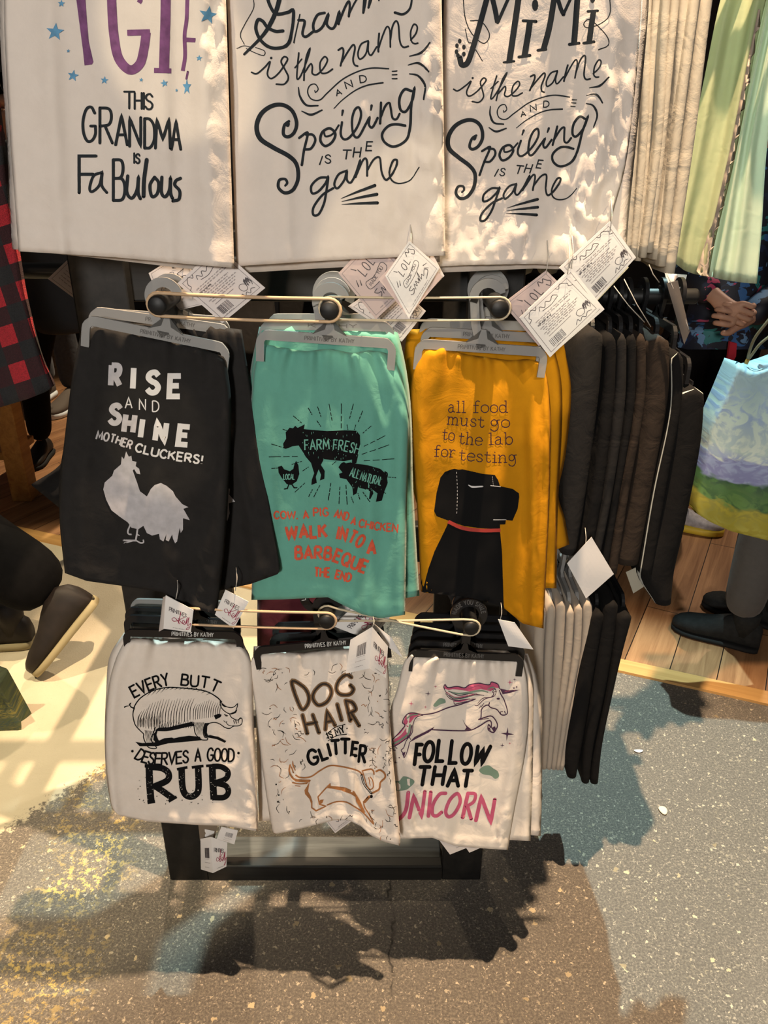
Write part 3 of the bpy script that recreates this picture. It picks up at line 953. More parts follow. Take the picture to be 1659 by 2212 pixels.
# second towel: the same design carried over by the affine map found from eight matching points
_src = np.array([(185, 940), (1400, 1248), (1090, 1514), (1392, 322), (150, 540), (1366, 656), (400, 1440), (615, 1604)], float)
_dst = np.array([(272, 600), (835, 815), (645, 915), (935, 335), (293, 378), (880, 500), (340, 858), (425, 958)], float) * 0.49970 + np.array([830, 0])
_A = np.linalg.lstsq(np.hstack([_src, np.ones((8, 1))]), _dst, rcond=None)[0]
ink_mimi = Ink()
ink_mimi.frame((0, 0), 0.266, lambda p: tuple(np.array([p[0], p[1], 1.0]) @ _A))
spoiling(ink_mimi, m)
k = ink_mimi.frame((830, 0), 0.4997)
k.stroke([(458, -60), (420, 80), (385, 200), (360, 270), (335, 280), (326, 250)], 24, m)
k.stroke([(452, -60), (474, 20), (490, 98)], 22, m, cap=False); k.stroke([(490, 98), (560, -60)], 14, m)
k.stroke([(588, -60), (568, 80), (540, 268)], 26, m, cap=False); k.stroke([(516, 270), (562, 265)], 13, m, taper=(.7, 1, .7))
k.stroke([(630, 90), (620, 160), (606, 242)], 26, m, cap=False); k.stroke([(600, 90), (656, 93)], 13, m); k.stroke([(582, 247), (630, 240)], 13, m)
k.dot((652, 22), 14, m, 26)
k.stroke([(742, -60), (715, 110), (688, 214)], 25, m, cap=False); k.stroke([(664, 218), (698, 213)], 13, m)
k.stroke([(735, -60), (760, 30), (774, 62)], 18, m); k.stroke([(774, 62), (830, -60)], 13, m)
k.stroke([(838, -60), (830, 60), (820, 190)], 26, m, cap=False); k.stroke([(800, 192), (842, 187)], 13, m)
k.stroke([(904, 50), (895, 110), (885, 186)], 24, m, cap=False); k.stroke([(880, 50), (922, 47)], 12, m); k.stroke([(862, 187), (906, 181)], 13, m)
k.dot((900, -8), 12, m, 22)
k.stroke([(340, -20), (350, 80), (380, 148), (430, 188), (455, 150), (420, 94), (372, 90)], 4.5, m)
k.stroke([(975, -20), (976, 60), (940, 100), (880, 120), (862, 104), (885, 84), (922, 112), (965, 160), (968, 196), (925, 215)], 4.5, m)
k.stroke([(350, 125), (362, 180), (375, 185)], 4, m); k.stroke([(395, 215), (424, 264)], 4, m)
for x, y in ((326, 178), (314, 198), (344, 204), (312, 224), (344, 234), (318, 240)): k.dot((x, y), 8, m, 11)

# ---- rooster
ink_rooster = Ink((0, 540), 0.3737)
k = ink_rooster; m = K_SILVER
for c, x0, x1, y, h in (('R', 640, 692, 782, 116), ('I', 764, 772, 800, 118), ('S', 850, 915, 824, 118), ('E', 978, 1040, 846, 118)):
    k.glyph(c, x0, x1, y, h, 33, K_WHITE if c != 'R' else m, slant=0.05, cap=False)
for c, x0, x1, y in (('A', 725, 764, 914), ('N', 807, 842, 924), ('D', 882, 918, 934)):
    k.glyph(c, x0, x1, y, 62, 7, K_WHITE, cap=False)
for c, x0, x1, y, h, mt in (('S', 632, 690, 1000, 104, m), ('H', 716, 768, 1052, 100, m), ('I', 809, 816, 1082, 104, K_WHITE), ('N', 896, 950, 1102, 104, K_WHITE), ('E', 1028, 1084, 1124, 104, K_WHITE)):
    k.glyph(c, x0, x1, y, h, 32, mt, slant=0.05, rot=0.08, cap=False)
k.word('MOTHER', [(556, 1092), (650, 1112), (754, 1150)], 46, 10, m, gap=.26, cap=False)
k.word('CLUCKERS!', [(782, 1162), (960, 1205), (1168, 1236)], 46, 11, K_WHITE, gap=.24, h2=48, cap=False)
k.frame((0, 960), 0.3737)
k.fill([(730, 40), (745, 70), (760, 65), (765, 95), (790, 100), (785, 125), (805, 140), (812, 172), (792, 168), (776, 142), (768, 150), (790, 210), (810, 270), (850, 300), (860, 282), (872, 258), (895, 234), (930, 222), (965, 240), (1000, 270), (1015, 300), (1055, 345), (1090, 362), (1060, 371), (1098, 437), (1058, 426), (1058, 492), (1045, 511), (1039, 480), (1024, 560), (1012, 571), (1000, 545), (995, 520), (975, 560), (958, 552), (962, 517), (945, 560), (925, 548), (920, 516), (880, 526), (850, 512), (830, 470), (800, 490), (760, 480), (740, 450), (690, 415), (645, 380), (615, 320), (598, 260), (606, 220), (650, 180), (660, 150), (700, 115), (705, 70), (718, 85)], m)
k.stroke([(797, 480), (792, 520), (785, 555), (715, 554)], 10, m, False); k.stroke([(786, 553), (720, 569)], 7, m); k.stroke([(786, 553), (812, 568), (830, 566), (829, 552)], 8, m)
k.stroke([(752, 468), (740, 500), (744, 516), (760, 520)], 9, m); k.stroke([(796, 520), (806, 526)], 6, m)
ink_tail = Ink((0, 960), 0.3737)
ink_tail.fill([(1300, 250), (1330, 255), (1326, 290), (1360, 330), (1322, 340), (1328, 398), (1315, 442), (1300, 430)], m)

# ---- farm animals on teal
ink_farm = Ink((500, 800), 0.434)
k = ink_farm; m = K_BLACK
k.fill([(260, 385), (257, 365), (272, 340), (270, 308), (290, 285), (306, 288), (318, 276), (330, 286), (365, 268), (360, 292), (400, 296), (480, 302), (560, 298), (622, 300), (640, 322), (642, 380), (632, 420), (622, 462), (600, 466), (600, 444), (560, 452), (460, 442), (445, 470), (464, 500), (462, 540), (440, 548), (446, 520), (434, 492), (420, 530), (425, 560), (398, 570), (400, 545), (412, 512), (396, 460), (370, 430), (352, 400), (335, 374), (302, 378), (285, 386), (270, 390)], m)
k.fill([(532, 482), (546, 462), (560, 456), (570, 462), (592, 458), (618, 464), (680, 472), (740, 490), (772, 518), (778, 560), (762, 600), (748, 648), (718, 654), (726, 612), (700, 592), (706, 612), (692, 640), (684, 640), (690, 602), (660, 590), (630, 582), (624, 612), (606, 622), (602, 582), (572, 542), (540, 535), (535, 515), (552, 508)], m)
k.stroke([(772, 540), (776, 515), (764, 505), (768, 515)], 6, m)
k.fill([(232, 480), (250, 474), (262, 492), (290, 502), (308, 490), (314, 464), (322, 450), (328, 462), (333, 472), (338, 516), (325, 552), (302, 568), (296, 570), (275, 566), (248, 532), (234, 508)], m)
k.stroke([(286, 566), (278, 588), (264, 590)], 6, m, False); k.stroke([(300, 566), (312, 584), (326, 584)], 6, m, False)
t = K_TEALTXT; k.layer = 1
k.word('FARM', [(366, 396), (486, 392)], 50, 6.5, t, gap=.26, cap=False); k.word('FRESH', [(506, 394), (560, 400), (632, 418)], 50, 6, t, gap=.26, cap=False)
k.word('LOCAL', [(259, 542), (314, 542)], 26, 4.5, t, gap=.16, cap=False)
k.word('ALL', [(588, 526), (632, 538)], 44, 5, t, gap=.2, cap=False); k.word('NATURAL', [(640, 545), (690, 560), (742, 572)], 42, 4.6, t, gap=.22, cap=False)
for i in range(60):
    x, y = rnd.uniform(355, 630), rnd.uniform(300, 440)
    k.stroke([(x, y), (x, y + rnd.uniform(3, 11))], rnd.uniform(1.2, 2.4), t, cap=False)
for i in range(30):
    x, y = rnd.uniform(600, 750), rnd.uniform(478, 600)
    k.stroke([(x, y), (x, y + rnd.uniform(3, 8))], rnd.uniform(1.2, 2.2), t, cap=False)
for p in ([(308, 226), (350, 262)], [(382, 186), (402, 222)], [(428, 180), (446, 232)], [(485, 166), (500, 250)], [(547, 164), (547, 288)], [(608, 166), (588, 240)], [(654, 200), (632, 256)], [(696, 276), (655, 312)], [(766, 324), (660, 378)], [(785, 370), (650, 418)], [(812, 440), (660, 450)], [(255, 292), (282, 302)], [(198, 366), (270, 388)], [(186, 430), (330, 428)], [(198, 488), (245, 484)], [(300, 468), (350, 452)], [(316, 606), (366, 560)], [(385, 628), (404, 592)], [(410, 630), (440, 572)], [(482, 646), (494, 560)], [(535, 664), (540, 578)], [(576, 668), (570, 570)], [(608, 660), (596, 628)], [(640, 642), (630, 610)], [(690, 655), (655, 605)], [(745, 600), (768, 612)], [(780, 530), (820, 534)], [(425, 250), (445, 280)], [(500, 470), (520, 452)], [(355, 500), (385, 480)], [(620, 270), (612, 296)], [(575, 270), (580, 296)]):
    (x0, y0), (x1, y1) = p
    for f0, f1 in ((0, .42), (.5, .72), (.8, 1)):
        k.stroke([(x0 + (x1 - x0) * f0, y0 + (y1 - y0) * f0), (x0 + (x1 - x0) * f1, y0 + (y1 - y0) * f1)], 3.6, m, cap=False)
m = K_RED; k.layer = 0
k.word('COW,', [(212, 738), (330, 736)], 36, 8, m, gap=.2, cap=False); k.word('A', [(360, 738), (384, 736)], 36, 9, m, cap=False)
k.word('PIG', [(410, 726), (482, 724)], 40, 8, m, gap=.26, cap=False); k.word('AND', [(510, 730), (578, 748)], 40, 8, m, gap=.2, cap=False)
k.word('A', [(594, 764), (614, 770)], 36, 9, m, cap=False); k.word('CHICKEN', [(634, 778), (730, 795), (826, 804)], 38, 8, m, gap=.22, cap=False)
k.word('WALK', [(274, 838), (474, 828)], 60, 15, m, gap=.26, cap=False); k.word('INTO', [(522, 838), (580, 852), (640, 884)], 62, 13, m, gap=.3, cap=False)
k.word('A', [(678, 912), (714, 914)], 62, 15, m, cap=False)
k.word('BARBEQUE', [(320, 938), (470, 940), (560, 968), (662, 1008)], 60, 13.5, m, gap=.26, h2=60, cap=False)
k.word('THE', [(414, 1026), (488, 1028)], 44, 10, m, gap=.22, cap=False); k.word('END', [(516, 1034), (590, 1052)], 40, 10, m, gap=.22, cap=False)

# ---- the dog on mustard
ink_lab = Ink((500, 800), 0.434)
k = ink_lab; m = K_TYPE
for txt, b, h in (('all', [(1078, 208), (1165, 210)], 56), ('food', [(1202, 210), (1374, 210)], 58), ('must', [(1072, 268), (1256, 284)], 58), ('go', [(1290, 284), (1384, 284)], 58),
                  ('to', [(1048, 344), (1108, 350)], 58), ('the', [(1130, 364), (1246, 374)], 60), ('lab', [(1280, 370), (1400, 368)], 58), ('for', [(1008, 428), (1112, 432)], 56), ('testing', [(1132, 446), (1290, 458), (1420, 458)], 58)):
    k.word(txt, b, h, 4.6, m, gap=.12)
k.fill([(1062, 505), (1090, 494), (1110, 489), (1128, 494), (1150, 492), (1250, 515), (1310, 520), (1326, 545), (1336, 576), (1400, 590), (1430, 612), (1432, 630), (1424, 690), (1398, 748), (1365, 744), (1362, 766), (1336, 767), (1336, 790), (1240, 785), (1160, 775), (1080, 748), (1020, 725), (1008, 700), (1020, 610), (1040, 532)], K_BLACK)
k.fill([(1078, 760), (1160, 790), (1336, 800), (1346, 900), (1349, 1000), (1356, 1230), (1300, 1230), (1100, 1160), (920, 1130), (930, 1040), (958, 1076), (980, 985), (1010, 900), (1050, 820)], K_BLACK)
k.layer = 1
k.stroke([(1078, 752), (1150, 784), (1240, 796), (1338, 795)], 18, K_COLLAR, cap=False)
k.stroke([(1180, 570), (1200, 579), (1250, 577)], 9, K_WHITE, taper=(.4, 1, .8)); k.stroke([(1290, 573), (1338, 578)], 3.5, K_WHITE); k.stroke([(1304, 743), (1366, 743)], 3.5, K_WHITE)
for i in range(0, 12):
    f = i / 12
    p = [(1120 + 4 * math.sin(f * 3), 505 + 215 * f), (1120 + 4 * math.sin(f * 3 + .2), 505 + 215 * (f + .045))]
    k.stroke(p, 2.2, K_WHITE, cap=False)
for i in range(5): k.stroke([(1298 + i, 528 + i * 10), (1299 + i, 533 + i * 10)], 2, K_WHITE, cap=False)

# ---- the pig
ink_pig = Ink((220, 1380), 340 / 1659)
k = ink_pig; m = K_BLACK
k.word('EVERY', [(345, 618), (450, 565), (590, 512), (712, 482)], 122, 20, m, gap=.2)
k.word('BUTT', [(835, 484), (950, 498), (1090, 512), (1210, 560)], 112, 20, m, gap=.24)
k.stroke([(330, 770), (355, 690), (420, 612), (540, 545), (680, 512), (800, 514), (1000, 532), (1120, 560), (1210, 612), (1262, 662)], 12, m)
k.stroke([(345, 715), (328, 800), (350, 900), (400, 962), (440, 1002), (440, 1042), (480, 1130), (530, 1155), (576, 1150), (552, 1110), (520, 1058), (545, 990), (565, 930)], 10, m)
k.fill([(572, 965), (548, 1000), (545, 1060), (575, 1108), (632, 1106), (594, 1060), (576, 1012), (590, 962)], m)
k.stroke([(572, 965), (680, 966), (800, 946), (900, 922), (975, 912)], 11, m)
k.fill([(560, 962), (600, 935), (700, 932), (800, 908), (950, 872), (972, 908), (880, 922), (760, 950), (620, 972)], m)
k.stroke([(968, 880), (980, 980), (1010, 1030), (1050, 1062), (1110, 1064), (1114, 1044), (1080, 1030), (1070, 960), (1090, 890)], 9, m)
k.fill([(1090, 888), (1070, 960), (1085, 1028), (1132, 1040), (1108, 990), (1112, 920), (1145, 884)], m)
k.stroke([(1100, 898), (1180, 880), (1240, 895), (1300, 935), (1350, 942), (1388, 920), (1440, 916), (1474, 896), (1480, 850), (1462, 832), (1430, 856), (1370, 830), (1348, 795)], 9, m)
k.stroke([(1245, 660), (1300, 708), (1360, 724), (1400, 712), (1432, 684), (1412, 758), (1360, 790), (1300, 766), (1255, 716), (1245, 660)], 9, m)
k.fill([(1350, 786), (1400, 766), (1432, 742), (1414, 780), (1370, 796)], m); k.fill([(1262, 672), (1300, 702), (1340, 722), (1290, 716), (1262, 696)], m)
k.stroke([(1440, 886), (1448, 850), (1468, 838)], 6, m); k.stroke([(1285, 862), (1300, 876), (1320, 870)], 6, m); k.stroke([(1310, 880), (1330, 905), (1362, 916), (1396, 914)], 6, m)
k.stroke([(1290, 796), (1326, 810)], 8, m); k.stroke([(1296, 808), (1322, 818)], 5, m)
k.fill([(1180, 806), (1230, 788), (1262, 800), (1250, 824), (1200, 850)], m)
for x in (1390, 1412): k.stroke([(x, 860), (x + 8, 890)], 8, m)
for i in range(20):
    x = 372 + i * 29; f = i / 19
    top = 760 - 120 * math.sin(min(1, f * 2.2) * 1.57) + rnd.uniform(-14, 14); bot = 930 + 20 * math.sin(f * 3.1) - (70 if f > .8 else 0) + rnd.uniform(-16, 10)
    k.stroke([(x + 50, top), (x + 12, (top + bot) / 2 - 10), (x + 6, bot)], 6.5, m, taper=(.3, 1, .7))
for i in range(16):
    x = 380 + i * 16; k.stroke([(x + 18, 800 + (i % 3) * 20 - i * 3), (x + 4, 860), (x + 6, 925)], 5, m, taper=(.3, 1, .4))
for i in range(15):
    x = 600 + i * 24; k.stroke([(x + 26, 868 - rnd.uniform(0, 20)), (x, 938)], 6, m, taper=(.3, 1))
for i in range(13):
    x = 955 + i * 23; k.stroke([(x + 40, 640 + abs(i - 6) * 8 + rnd.uniform(-10, 10)), (x + 14, 740), (x + 8, 850 - i * 3)], 6, m, taper=(.3, 1, .6))
for i in range(8):
    x = 980 + i * 13; k.stroke([(x, 880), (x + 20, 960), (x + 30, 1010)], 5, m, taper=(1, .7, .2))
for i in range(7):
    x = 455 + i * 14; k.stroke([(x, 960 + i * 2), (x + 12, 1040), (x + 24, 1100)], 5, m, taper=(1, .8, .2))
for i in range(14):
    a = (520 + i * 48, 556 - 44 * math.sin(min(1, i / 5) * 1.57) + (max(0, i - 8) ** 2) * 2.2)
    k.stroke([a, (a[0] - 46, a[1] + 30 + (20 if i < 4 else -6))], 7, m, taper=(1.2, .2))
k.stroke([(345, 738), (318, 722), (296, 700), (305, 676), (288, 690)], 9, m); k.stroke([(288, 705), (260, 708), (240, 718)], 12, m, taper=(.4, 1.2)); k.stroke([(296, 700), (310, 722), (338, 722)], 7, m)
k.fill([(355, 1084), (430, 1098), (560, 1090), (660, 1046), (740, 1040), (760, 1048), (820, 1034), (920, 1020), (1030, 1030), (1055, 1066), (900, 1082), (700, 1100), (580, 1130), (400, 1130)], m)
k.fill([(1110, 1020), (1140, 1012), (1225, 1030), (1312, 1076), (1296, 1094), (1210, 1056), (1120, 1038)], m)
k.word('DESERVES', [(345, 1258), (430, 1298), (560, 1322), (740, 1318), (912, 1300)], 118, 19, m, gap=.16, slant=.1, h2=124)
k.glyph('A', 984, 1042, 1286, 128, 19, m); k.word('GOOD', [(1112, 1282), (1250, 1288), (1392, 1292)], 132, 19, m, gap=.14)
k.dot((322, 1183), 14, m); k.dot((1442, 1203), 14, m)
k.stroke([(498, 1338), (505, 1530), (520, 1728)], 74, m, cap=False); k.stroke([(452, 1338), (540, 1336)], 36, m, cap=False); k.stroke([(482, 1724), (560, 1712)], 34, m, cap=False)
k.stroke([(500, 1348), (630, 1362), (700, 1412), (690, 1490), (540, 1560)], 66, m, cap=False); k.stroke([(575, 1560), (650, 1610), (750, 1682)], 66, m, cap=False); k.stroke([(704, 1712), (788, 1664)], 30, m, cap=False)
k.stroke([(840, 1362), (848, 1540), (874, 1630), (930, 1662), (990, 1640), (1020, 1570), (1014, 1345)], 68, m, cap=False); k.stroke([(792, 1374), (902, 1352)], 28, m, cap=False); k.stroke([(948, 1354), (1072, 1338)], 28, m, cap=False)
k.stroke([(1164, 1336), (1170, 1500), (1182, 1692)], 72, m, cap=False); k.stroke([(1100, 1338), (1180, 1332)], 28, m, cap=False)
k.stroke([(1165, 1344), (1260, 1348), (1328, 1400), (1306, 1474), (1180, 1522)], 58, m, cap=False); k.stroke([(1180, 1516), (1300, 1545), (1334, 1610), (1290, 1668), (1165, 1672)], 58, m, cap=False)
k.layer = 1
w = plain('ink_speck', (0.62, 0.57, 0.51), 0.8)
for i in range(110):
    cx = rnd.choice(((480, 540, 1360, 1700), (815, 870, 1370, 1600), (990, 1040, 1360, 1600), (1140, 1200, 1350, 1680), (640, 720, 1370, 1480), (1290, 1345, 1380, 1640), (600, 720, 1580, 1680), (880, 990, 1630, 1680)))
    k.dot((rnd.uniform(cx[0], cx[1]), rnd.uniform(cx[2], cx[3])), rnd.choice((2, 2.5, 3, 4, 7 if i % 12 == 0 else 3)), w)
for i in range(46):
    k.dot((rnd.uniform(380, 1400), rnd.choice((rnd.uniform(1690, 1760), rnd.uniform(1450, 1700)))), rnd.choice((2, 3, 4, 5)), m)

# ---- dog hair
ink_hair = Ink((530, 1380), 340 / 1635)
k = ink_hair
for st, c in (([(482, 445), (575, 715), (640, 692), (660, 600), (606, 500)], True), ([(800, 470), (725, 535), (702, 615), (758, 688), (845, 655), (895, 560), (868, 485)], True), ([(1100, 398), (1045, 372), (970, 436), (946, 520), (990, 576), (1080, 576), (1122, 525), (1090, 482)], False),
              ([(594, 792), (642, 980)], False), ([(700, 790), (764, 972)], False), ([(622, 888), (736, 868)], False), ([(832, 940), (848, 750), (930, 895)], False), ([(836, 862), (905, 850)], False), ([(955, 680), (1000, 842)], False),
              ([(1042, 640), (1090, 850)], False), ([(1042, 640), (1110, 662), (1144, 735), (1070, 772)], False), ([(1100, 772), (1180, 900)], False)):
    sm = len(st) > 3
    k.layer = 0; k.stroke(st, 46, K_BROWN, smooth=sm, closed=c); k.layer = 1; k.stroke(st, 20, K_DARKBROWN, smooth=sm, closed=c)
k.layer = 0
m = K_BLACK
k.word('IS', [(866, 1036), (912, 1016)], 64, 13, m, gap=.3); k.word('MY', [(945, 1000), (1036, 964)], 64, 13, m, gap=.2)
k.stroke([(838, 992), (930, 920), (1036, 888)], 8, m); k.stroke([(860, 1058), (950, 1005), (1052, 990)], 8, m); k.dot((851, 1028), 7, m); k.dot((1056, 930), 7, m)
for c, x0, x1, y, h, rr in (('G', 668, 770, 1300, 150, -.25), ('L', 800, 856, 1248, 112, -.35), ('I', 880, 890, 1208, 116, -.25), ('T', 908, 980, 1192, 138, -.08), ('T', 1000, 1078, 1186, 146, 0.0), ('E', 1100, 1150, 1210, 136, .12), ('R', 1176, 1240, 1276, 168, .12)):
    k.glyph(c, x0, x1, y, h, 31, m, rot=rr)
m = K_RUST
k.stroke([(525, 1416), (560, 1436), (620, 1442), (690, 1426), (770, 1372), (880, 1316), (1000, 1326), (1110, 1350), (1180, 1376), (1214, 1410)], 15, m)
k.stroke([(465, 1310), (456, 1370), (485, 1436), (540, 1468), (670, 1472)], 18, m); k.stroke([(478, 1330), (500, 1390)], 12, m); k.stroke([(492, 1268), (496, 1310), (518, 1365)], 17, m, taper=(.4, 1, .5))
k.fill([(500, 1456), (668, 1462), (676, 1478), (650, 1494), (520, 1480)], m); k.stroke([(490, 1492), (560, 1505), (640, 1500)], 12, m); k.stroke([(520, 1524), (570, 1530)], 8, m)
k.fill([(668, 1478), (640, 1530), (614, 1570), (620, 1610), (664, 1660), (690, 1725), (698, 1690), (678, 1630), (652, 1585), (660, 1530)], m)
k.stroke([(690, 1700), (690, 1752), (735, 1785), (835, 1738), (770, 1716), (755, 1640), (835, 1552), (882, 1506)], 14, m, False); k.fill([(760, 1700), (780, 1670), (815, 1668), (800, 1705), (775, 1718)], m)
k.fill([(840, 1548), (882, 1500), (890, 1528), (940, 1530), (1040, 1544), (1130, 1582), (1190, 1680), (1244, 1800), (1226, 1815), (1150, 1690), (1140, 1640), (1100, 1612), (1000, 1574), (900, 1554)], m)
k.stroke([(850, 1725), (950, 1690), (1050, 1696), (1130, 1740), (1230, 1812), (1330, 1920), (1290, 1830), (1240, 1750), (1226, 1690)], 13, m); k.stroke([(1190, 1700), (1215, 1770), (1236, 1815)], 10, m); k.stroke([(1240, 1690), (1285, 1640)], 30, m)
k.stroke([(1214, 1370), (1300, 1352), (1330, 1372), (1336, 1405)], 15, m); k.stroke([(1360, 1374), (1400, 1362), (1446, 1395), (1452, 1440), (1404, 1490), (1388, 1560), (1320, 1600)], 19, m)
k.stroke([(1216, 1370), (1240, 1450), (1265, 1530), (1300, 1562), (1330, 1535), (1322, 1470), (1300, 1436)], 11, m); k.stroke([(1282, 1440), (1296, 1520)], 9, m)
m = K_BLACK
k.stroke([(1206, 1415), (1236, 1510), (1310, 1604)], 22, m); k.layer = 1; k.stroke([(1206, 1420), (1238, 1510), (1306, 1596)], 7, w); k.layer = 0; k.dot((1308, 1636), 17, m)


def clear(x, y):
    if 430 < x < 1230 and 380 < y < 1330: return not ((x > 430 and x < 1230 and y < 980 and not (x < 560 + (y - 700) * .2 and y > 720)) or (600 < x < 1260 and y < 1330))
    if 430 < x < 1480 and 1290 < y < 1930: return not (y > 1290 and (x - 940) ** 2 / 540 ** 2 + (y - 1540) ** 2 / 290 ** 2 < 1)
    return True


n = 0
for i in range(900):
    x, y = rnd.uniform(140, 1590), rnd.uniform(280, 2080)
    if not clear(x, y) or (x < 560 and y > 1800) or x < 200 + (y - 600) * .12: continue
    if y > 1900 and x < 1250: continue
    mt = rnd.choice((K_BLACK, K_BLACK, K_DARKBROWN, K_RUST)); a = rnd.uniform(0, 6.28); Lh = rnd.uniform(12, 55)
    kd = rnd.random()
    dx, dy = math.cos(a) * Lh, math.sin(a) * Lh
    if kd < .12: k.dot((x, y), rnd.uniform(4, 9), mt)
    elif kd < .3: k.stroke([(x - dx * .6, y - dy * .6), (x - dx * .2 + dy * .25, y - dy * .2 - dx * .25), (x + dx * .1 - dy * .2, y + dy * .1 + dx * .2), (x + dx * .6, y + dy * .6)], 6, mt)
    else:
        b = rnd.choice((-.45, -.3, .3, .45, .6)); k.stroke([(x - dx, y - dy), (x - dy * b, y + dx * b), (x + dx, y + dy)], 6, mt, taper=(.5, 1, .5))
    n += 1
    if n > 190: break

# ---- unicorn
ink_uni = Ink((830, 1380), 360 / 1659)
k = ink_uni; m = K_PLUM
k.fill([(597, 492), (606, 456), (632, 486), (720, 474), (800, 488), (850, 456), (940, 442), (1040, 458), (1068, 430), (1130, 452), (1146, 490), (1100, 486), (1060, 520), (960, 498), (850, 522), (740, 505), (680, 500), (640, 508)], K_PINK)
k.layer = 1
for p, c, wd in (([(640, 520), (740, 545), (860, 530), (960, 515), (1030, 530)], K_SAGE, 18), ([(640, 560), (720, 590), (820, 580), (900, 556)], K_SAGE, 16), ([(620, 530), (700, 580), (800, 570), (920, 545)], K_PINK, 10), ([(690, 620), (760, 620), (850, 596)], K_PINK, 14), ([(1030, 500), (1080, 480), (1110, 500)], K_SAGE, 14)):
    k.stroke(p, wd, c, taper=(.5, 1, .5))
k.layer = 2
k.stroke([(600, 500), (593, 475), (606, 454), (634, 484), (720, 472), (800, 486), (850, 455), (940, 440), (1040, 456), (1066, 428), (1128, 448), (1146, 492)], 9, m)
for p in ([(598, 498), (630, 552), (690, 596), (760, 590), (880, 560), (960, 556)], [(608, 540), (650, 590), (720, 612), (820, 600), (910, 596)], [(640, 520), (740, 560), (860, 545), (990, 560)], [(690, 616), (700, 648), (740, 640), (830, 620), (910, 598)], [(1100, 500), (1076, 525), (1090, 545), (1060, 580), (980, 590), (930, 640)], [(1120, 520), (1090, 570), (1000, 598), (930, 660), (900, 660)], [(1070, 510), (1100, 495), (1112, 520), (1080, 528)]):
    k.stroke(p, 8, m, taper=(.5, 1, .6))
k.fill([(1148, 492), (1230, 512), (1352, 505), (1260, 535), (1178, 550)], m); k.stroke([(1190, 520), (1300, 512)], 4, K_PINK)
k.stroke([(1146, 510), (1160, 550), (1196, 615), (1228, 720), (1210, 752), (1164, 752), (1120, 702), (1060, 682), (1040, 660), (1046, 632)], 10, m); k.stroke([(1040, 658), (1008, 662), (968, 700), (962, 780), (938, 802)], 10, m)
k.dot((1134, 594), 17, m, 9); k.stroke([(1196, 720), (1206, 738)], 8, m); k.stroke([(1160, 745), (1156, 725), (1180, 722)], 6, m)
k.stroke([(990, 640), (962, 680)], 6, m); k.stroke([(965, 655), (945, 690)], 5, m)
k.stroke([(390, 752), (500, 735), (640, 682), (740, 656), (830, 626), (900, 600)], 11, m)
k.stroke([(938, 802), (1000, 780), (1060, 766), (1100, 798), (1126, 856), (1110, 902), (1082, 930), (1034, 902), (1036, 852), (1062, 880), (1060, 820), (1022, 818), (940, 870), (850, 908), (700, 912), (480, 902)], 11, m)
k.fill([(1064, 885), (1090, 925), (1110, 890), (1098, 868)], m); k.fill([(1028, 885), (1058, 915), (1050, 880)], m); k.stroke([(950, 802), (1040, 790)], 5, m)
k.fill([(246, 1030), (300, 975), (400, 925), (502, 872), (480, 900), (440, 930), (330, 985)], m)
k.fill([(776, 796), (806, 846), (830, 872), (866, 900), (800, 905), (818, 880)], m)
k.stroke([(385, 756), (315, 782), (284, 850), (276, 930), (222, 1010), (196, 1080), (170, 1108), (192, 1140), (200, 1180), (226, 1130), (252, 1030)], 8, m); k.fill([(180, 1140), (214, 1120), (198, 1182)], m); k.stroke([(262, 1000), (236, 960), (228, 1000)], 6, m)
k.layer = 0
k.fill([(190, 830), (212, 772), (262, 738), (372, 748), (300, 780), (262, 830), (210, 856)], K_PINK); k.layer = 1; k.stroke([(226, 790), (270, 756), (340, 752)], 12, K_SAGE); k.layer = 0
k.fill([(210, 862), (262, 852), (272, 900), (250, 960), (180, 1020), (104, 1060), (80, 1010), (150, 930)], K_PINK); k.layer = 1; k.stroke([(255, 860), (240, 940), (170, 1000), (100, 1040)], 20, K_SAGE); k.stroke([(220, 870), (170, 940), (110, 985)], 14, plain('ink_paper', (.62, .57, .5), .8))
k.layer = 2
k.stroke([(385, 752), (262, 735), (208, 772), (184, 830), (206, 862), (150, 930), (80, 1008), (84, 1050), (104, 1064), (180, 1020), (252, 955), (272, 860)], 9, m)
k.layer = 0
k.stroke([(84, 1060), (92, 1104), (112, 1108)], 8, m); k.stroke([(104, 1066), (128, 1090)], 6, m)
for q in ([(488, 662), (508, 632), (552, 592), (600, 600), (610, 634), (562, 650), (512, 676)], [(944, 1310), (980, 1272), (1040, 1258), (1086, 1290), (1130, 1320), (1142, 1368), (1104, 1392), (1060, 1360), (984, 1346)], [(100, 1420), (150, 1414), (190, 1370), (250, 1382), (300, 1420), (262, 1470), (204, 1506), (100, 1502)]):
    k.fill(q, K_SAGE, smooth=True)
for x, y, r, c in ((435, 545, 30, m), (510, 475, 17, K_PINK), (268, 645, 27, K_PINK), (410, 678, 18, K_PINK), (1300, 405, 19, m), (1252, 432, 30, K_PINK), (1225, 945, 68, m), (1175, 1060, 24, m), (1252, 1040, 14, K_PINK), (110, 1230, 26, m)):
    k.star((x, y), r, c, n=4, inner=.2, rot=-85)
for x, y in ((1318, 478), (1292, 490), (150, 1182), (46, 1188)): k.dot((x, y), 7, m)
m = K_BLACK
for c, x0, x1, y, h in (('F', 300, 352, 1248, 196), ('O', 385, 478, 1220, 196), ('L', 520, 580, 1216, 204), ('L', 648, 712, 1234, 218), ('O', 758, 852, 1244, 200), ('W', 876, 1000, 1246, 176)):
    k.glyph(c, x0, x1, y, h, 38, m, slant=.12 if c != 'W' else .32)
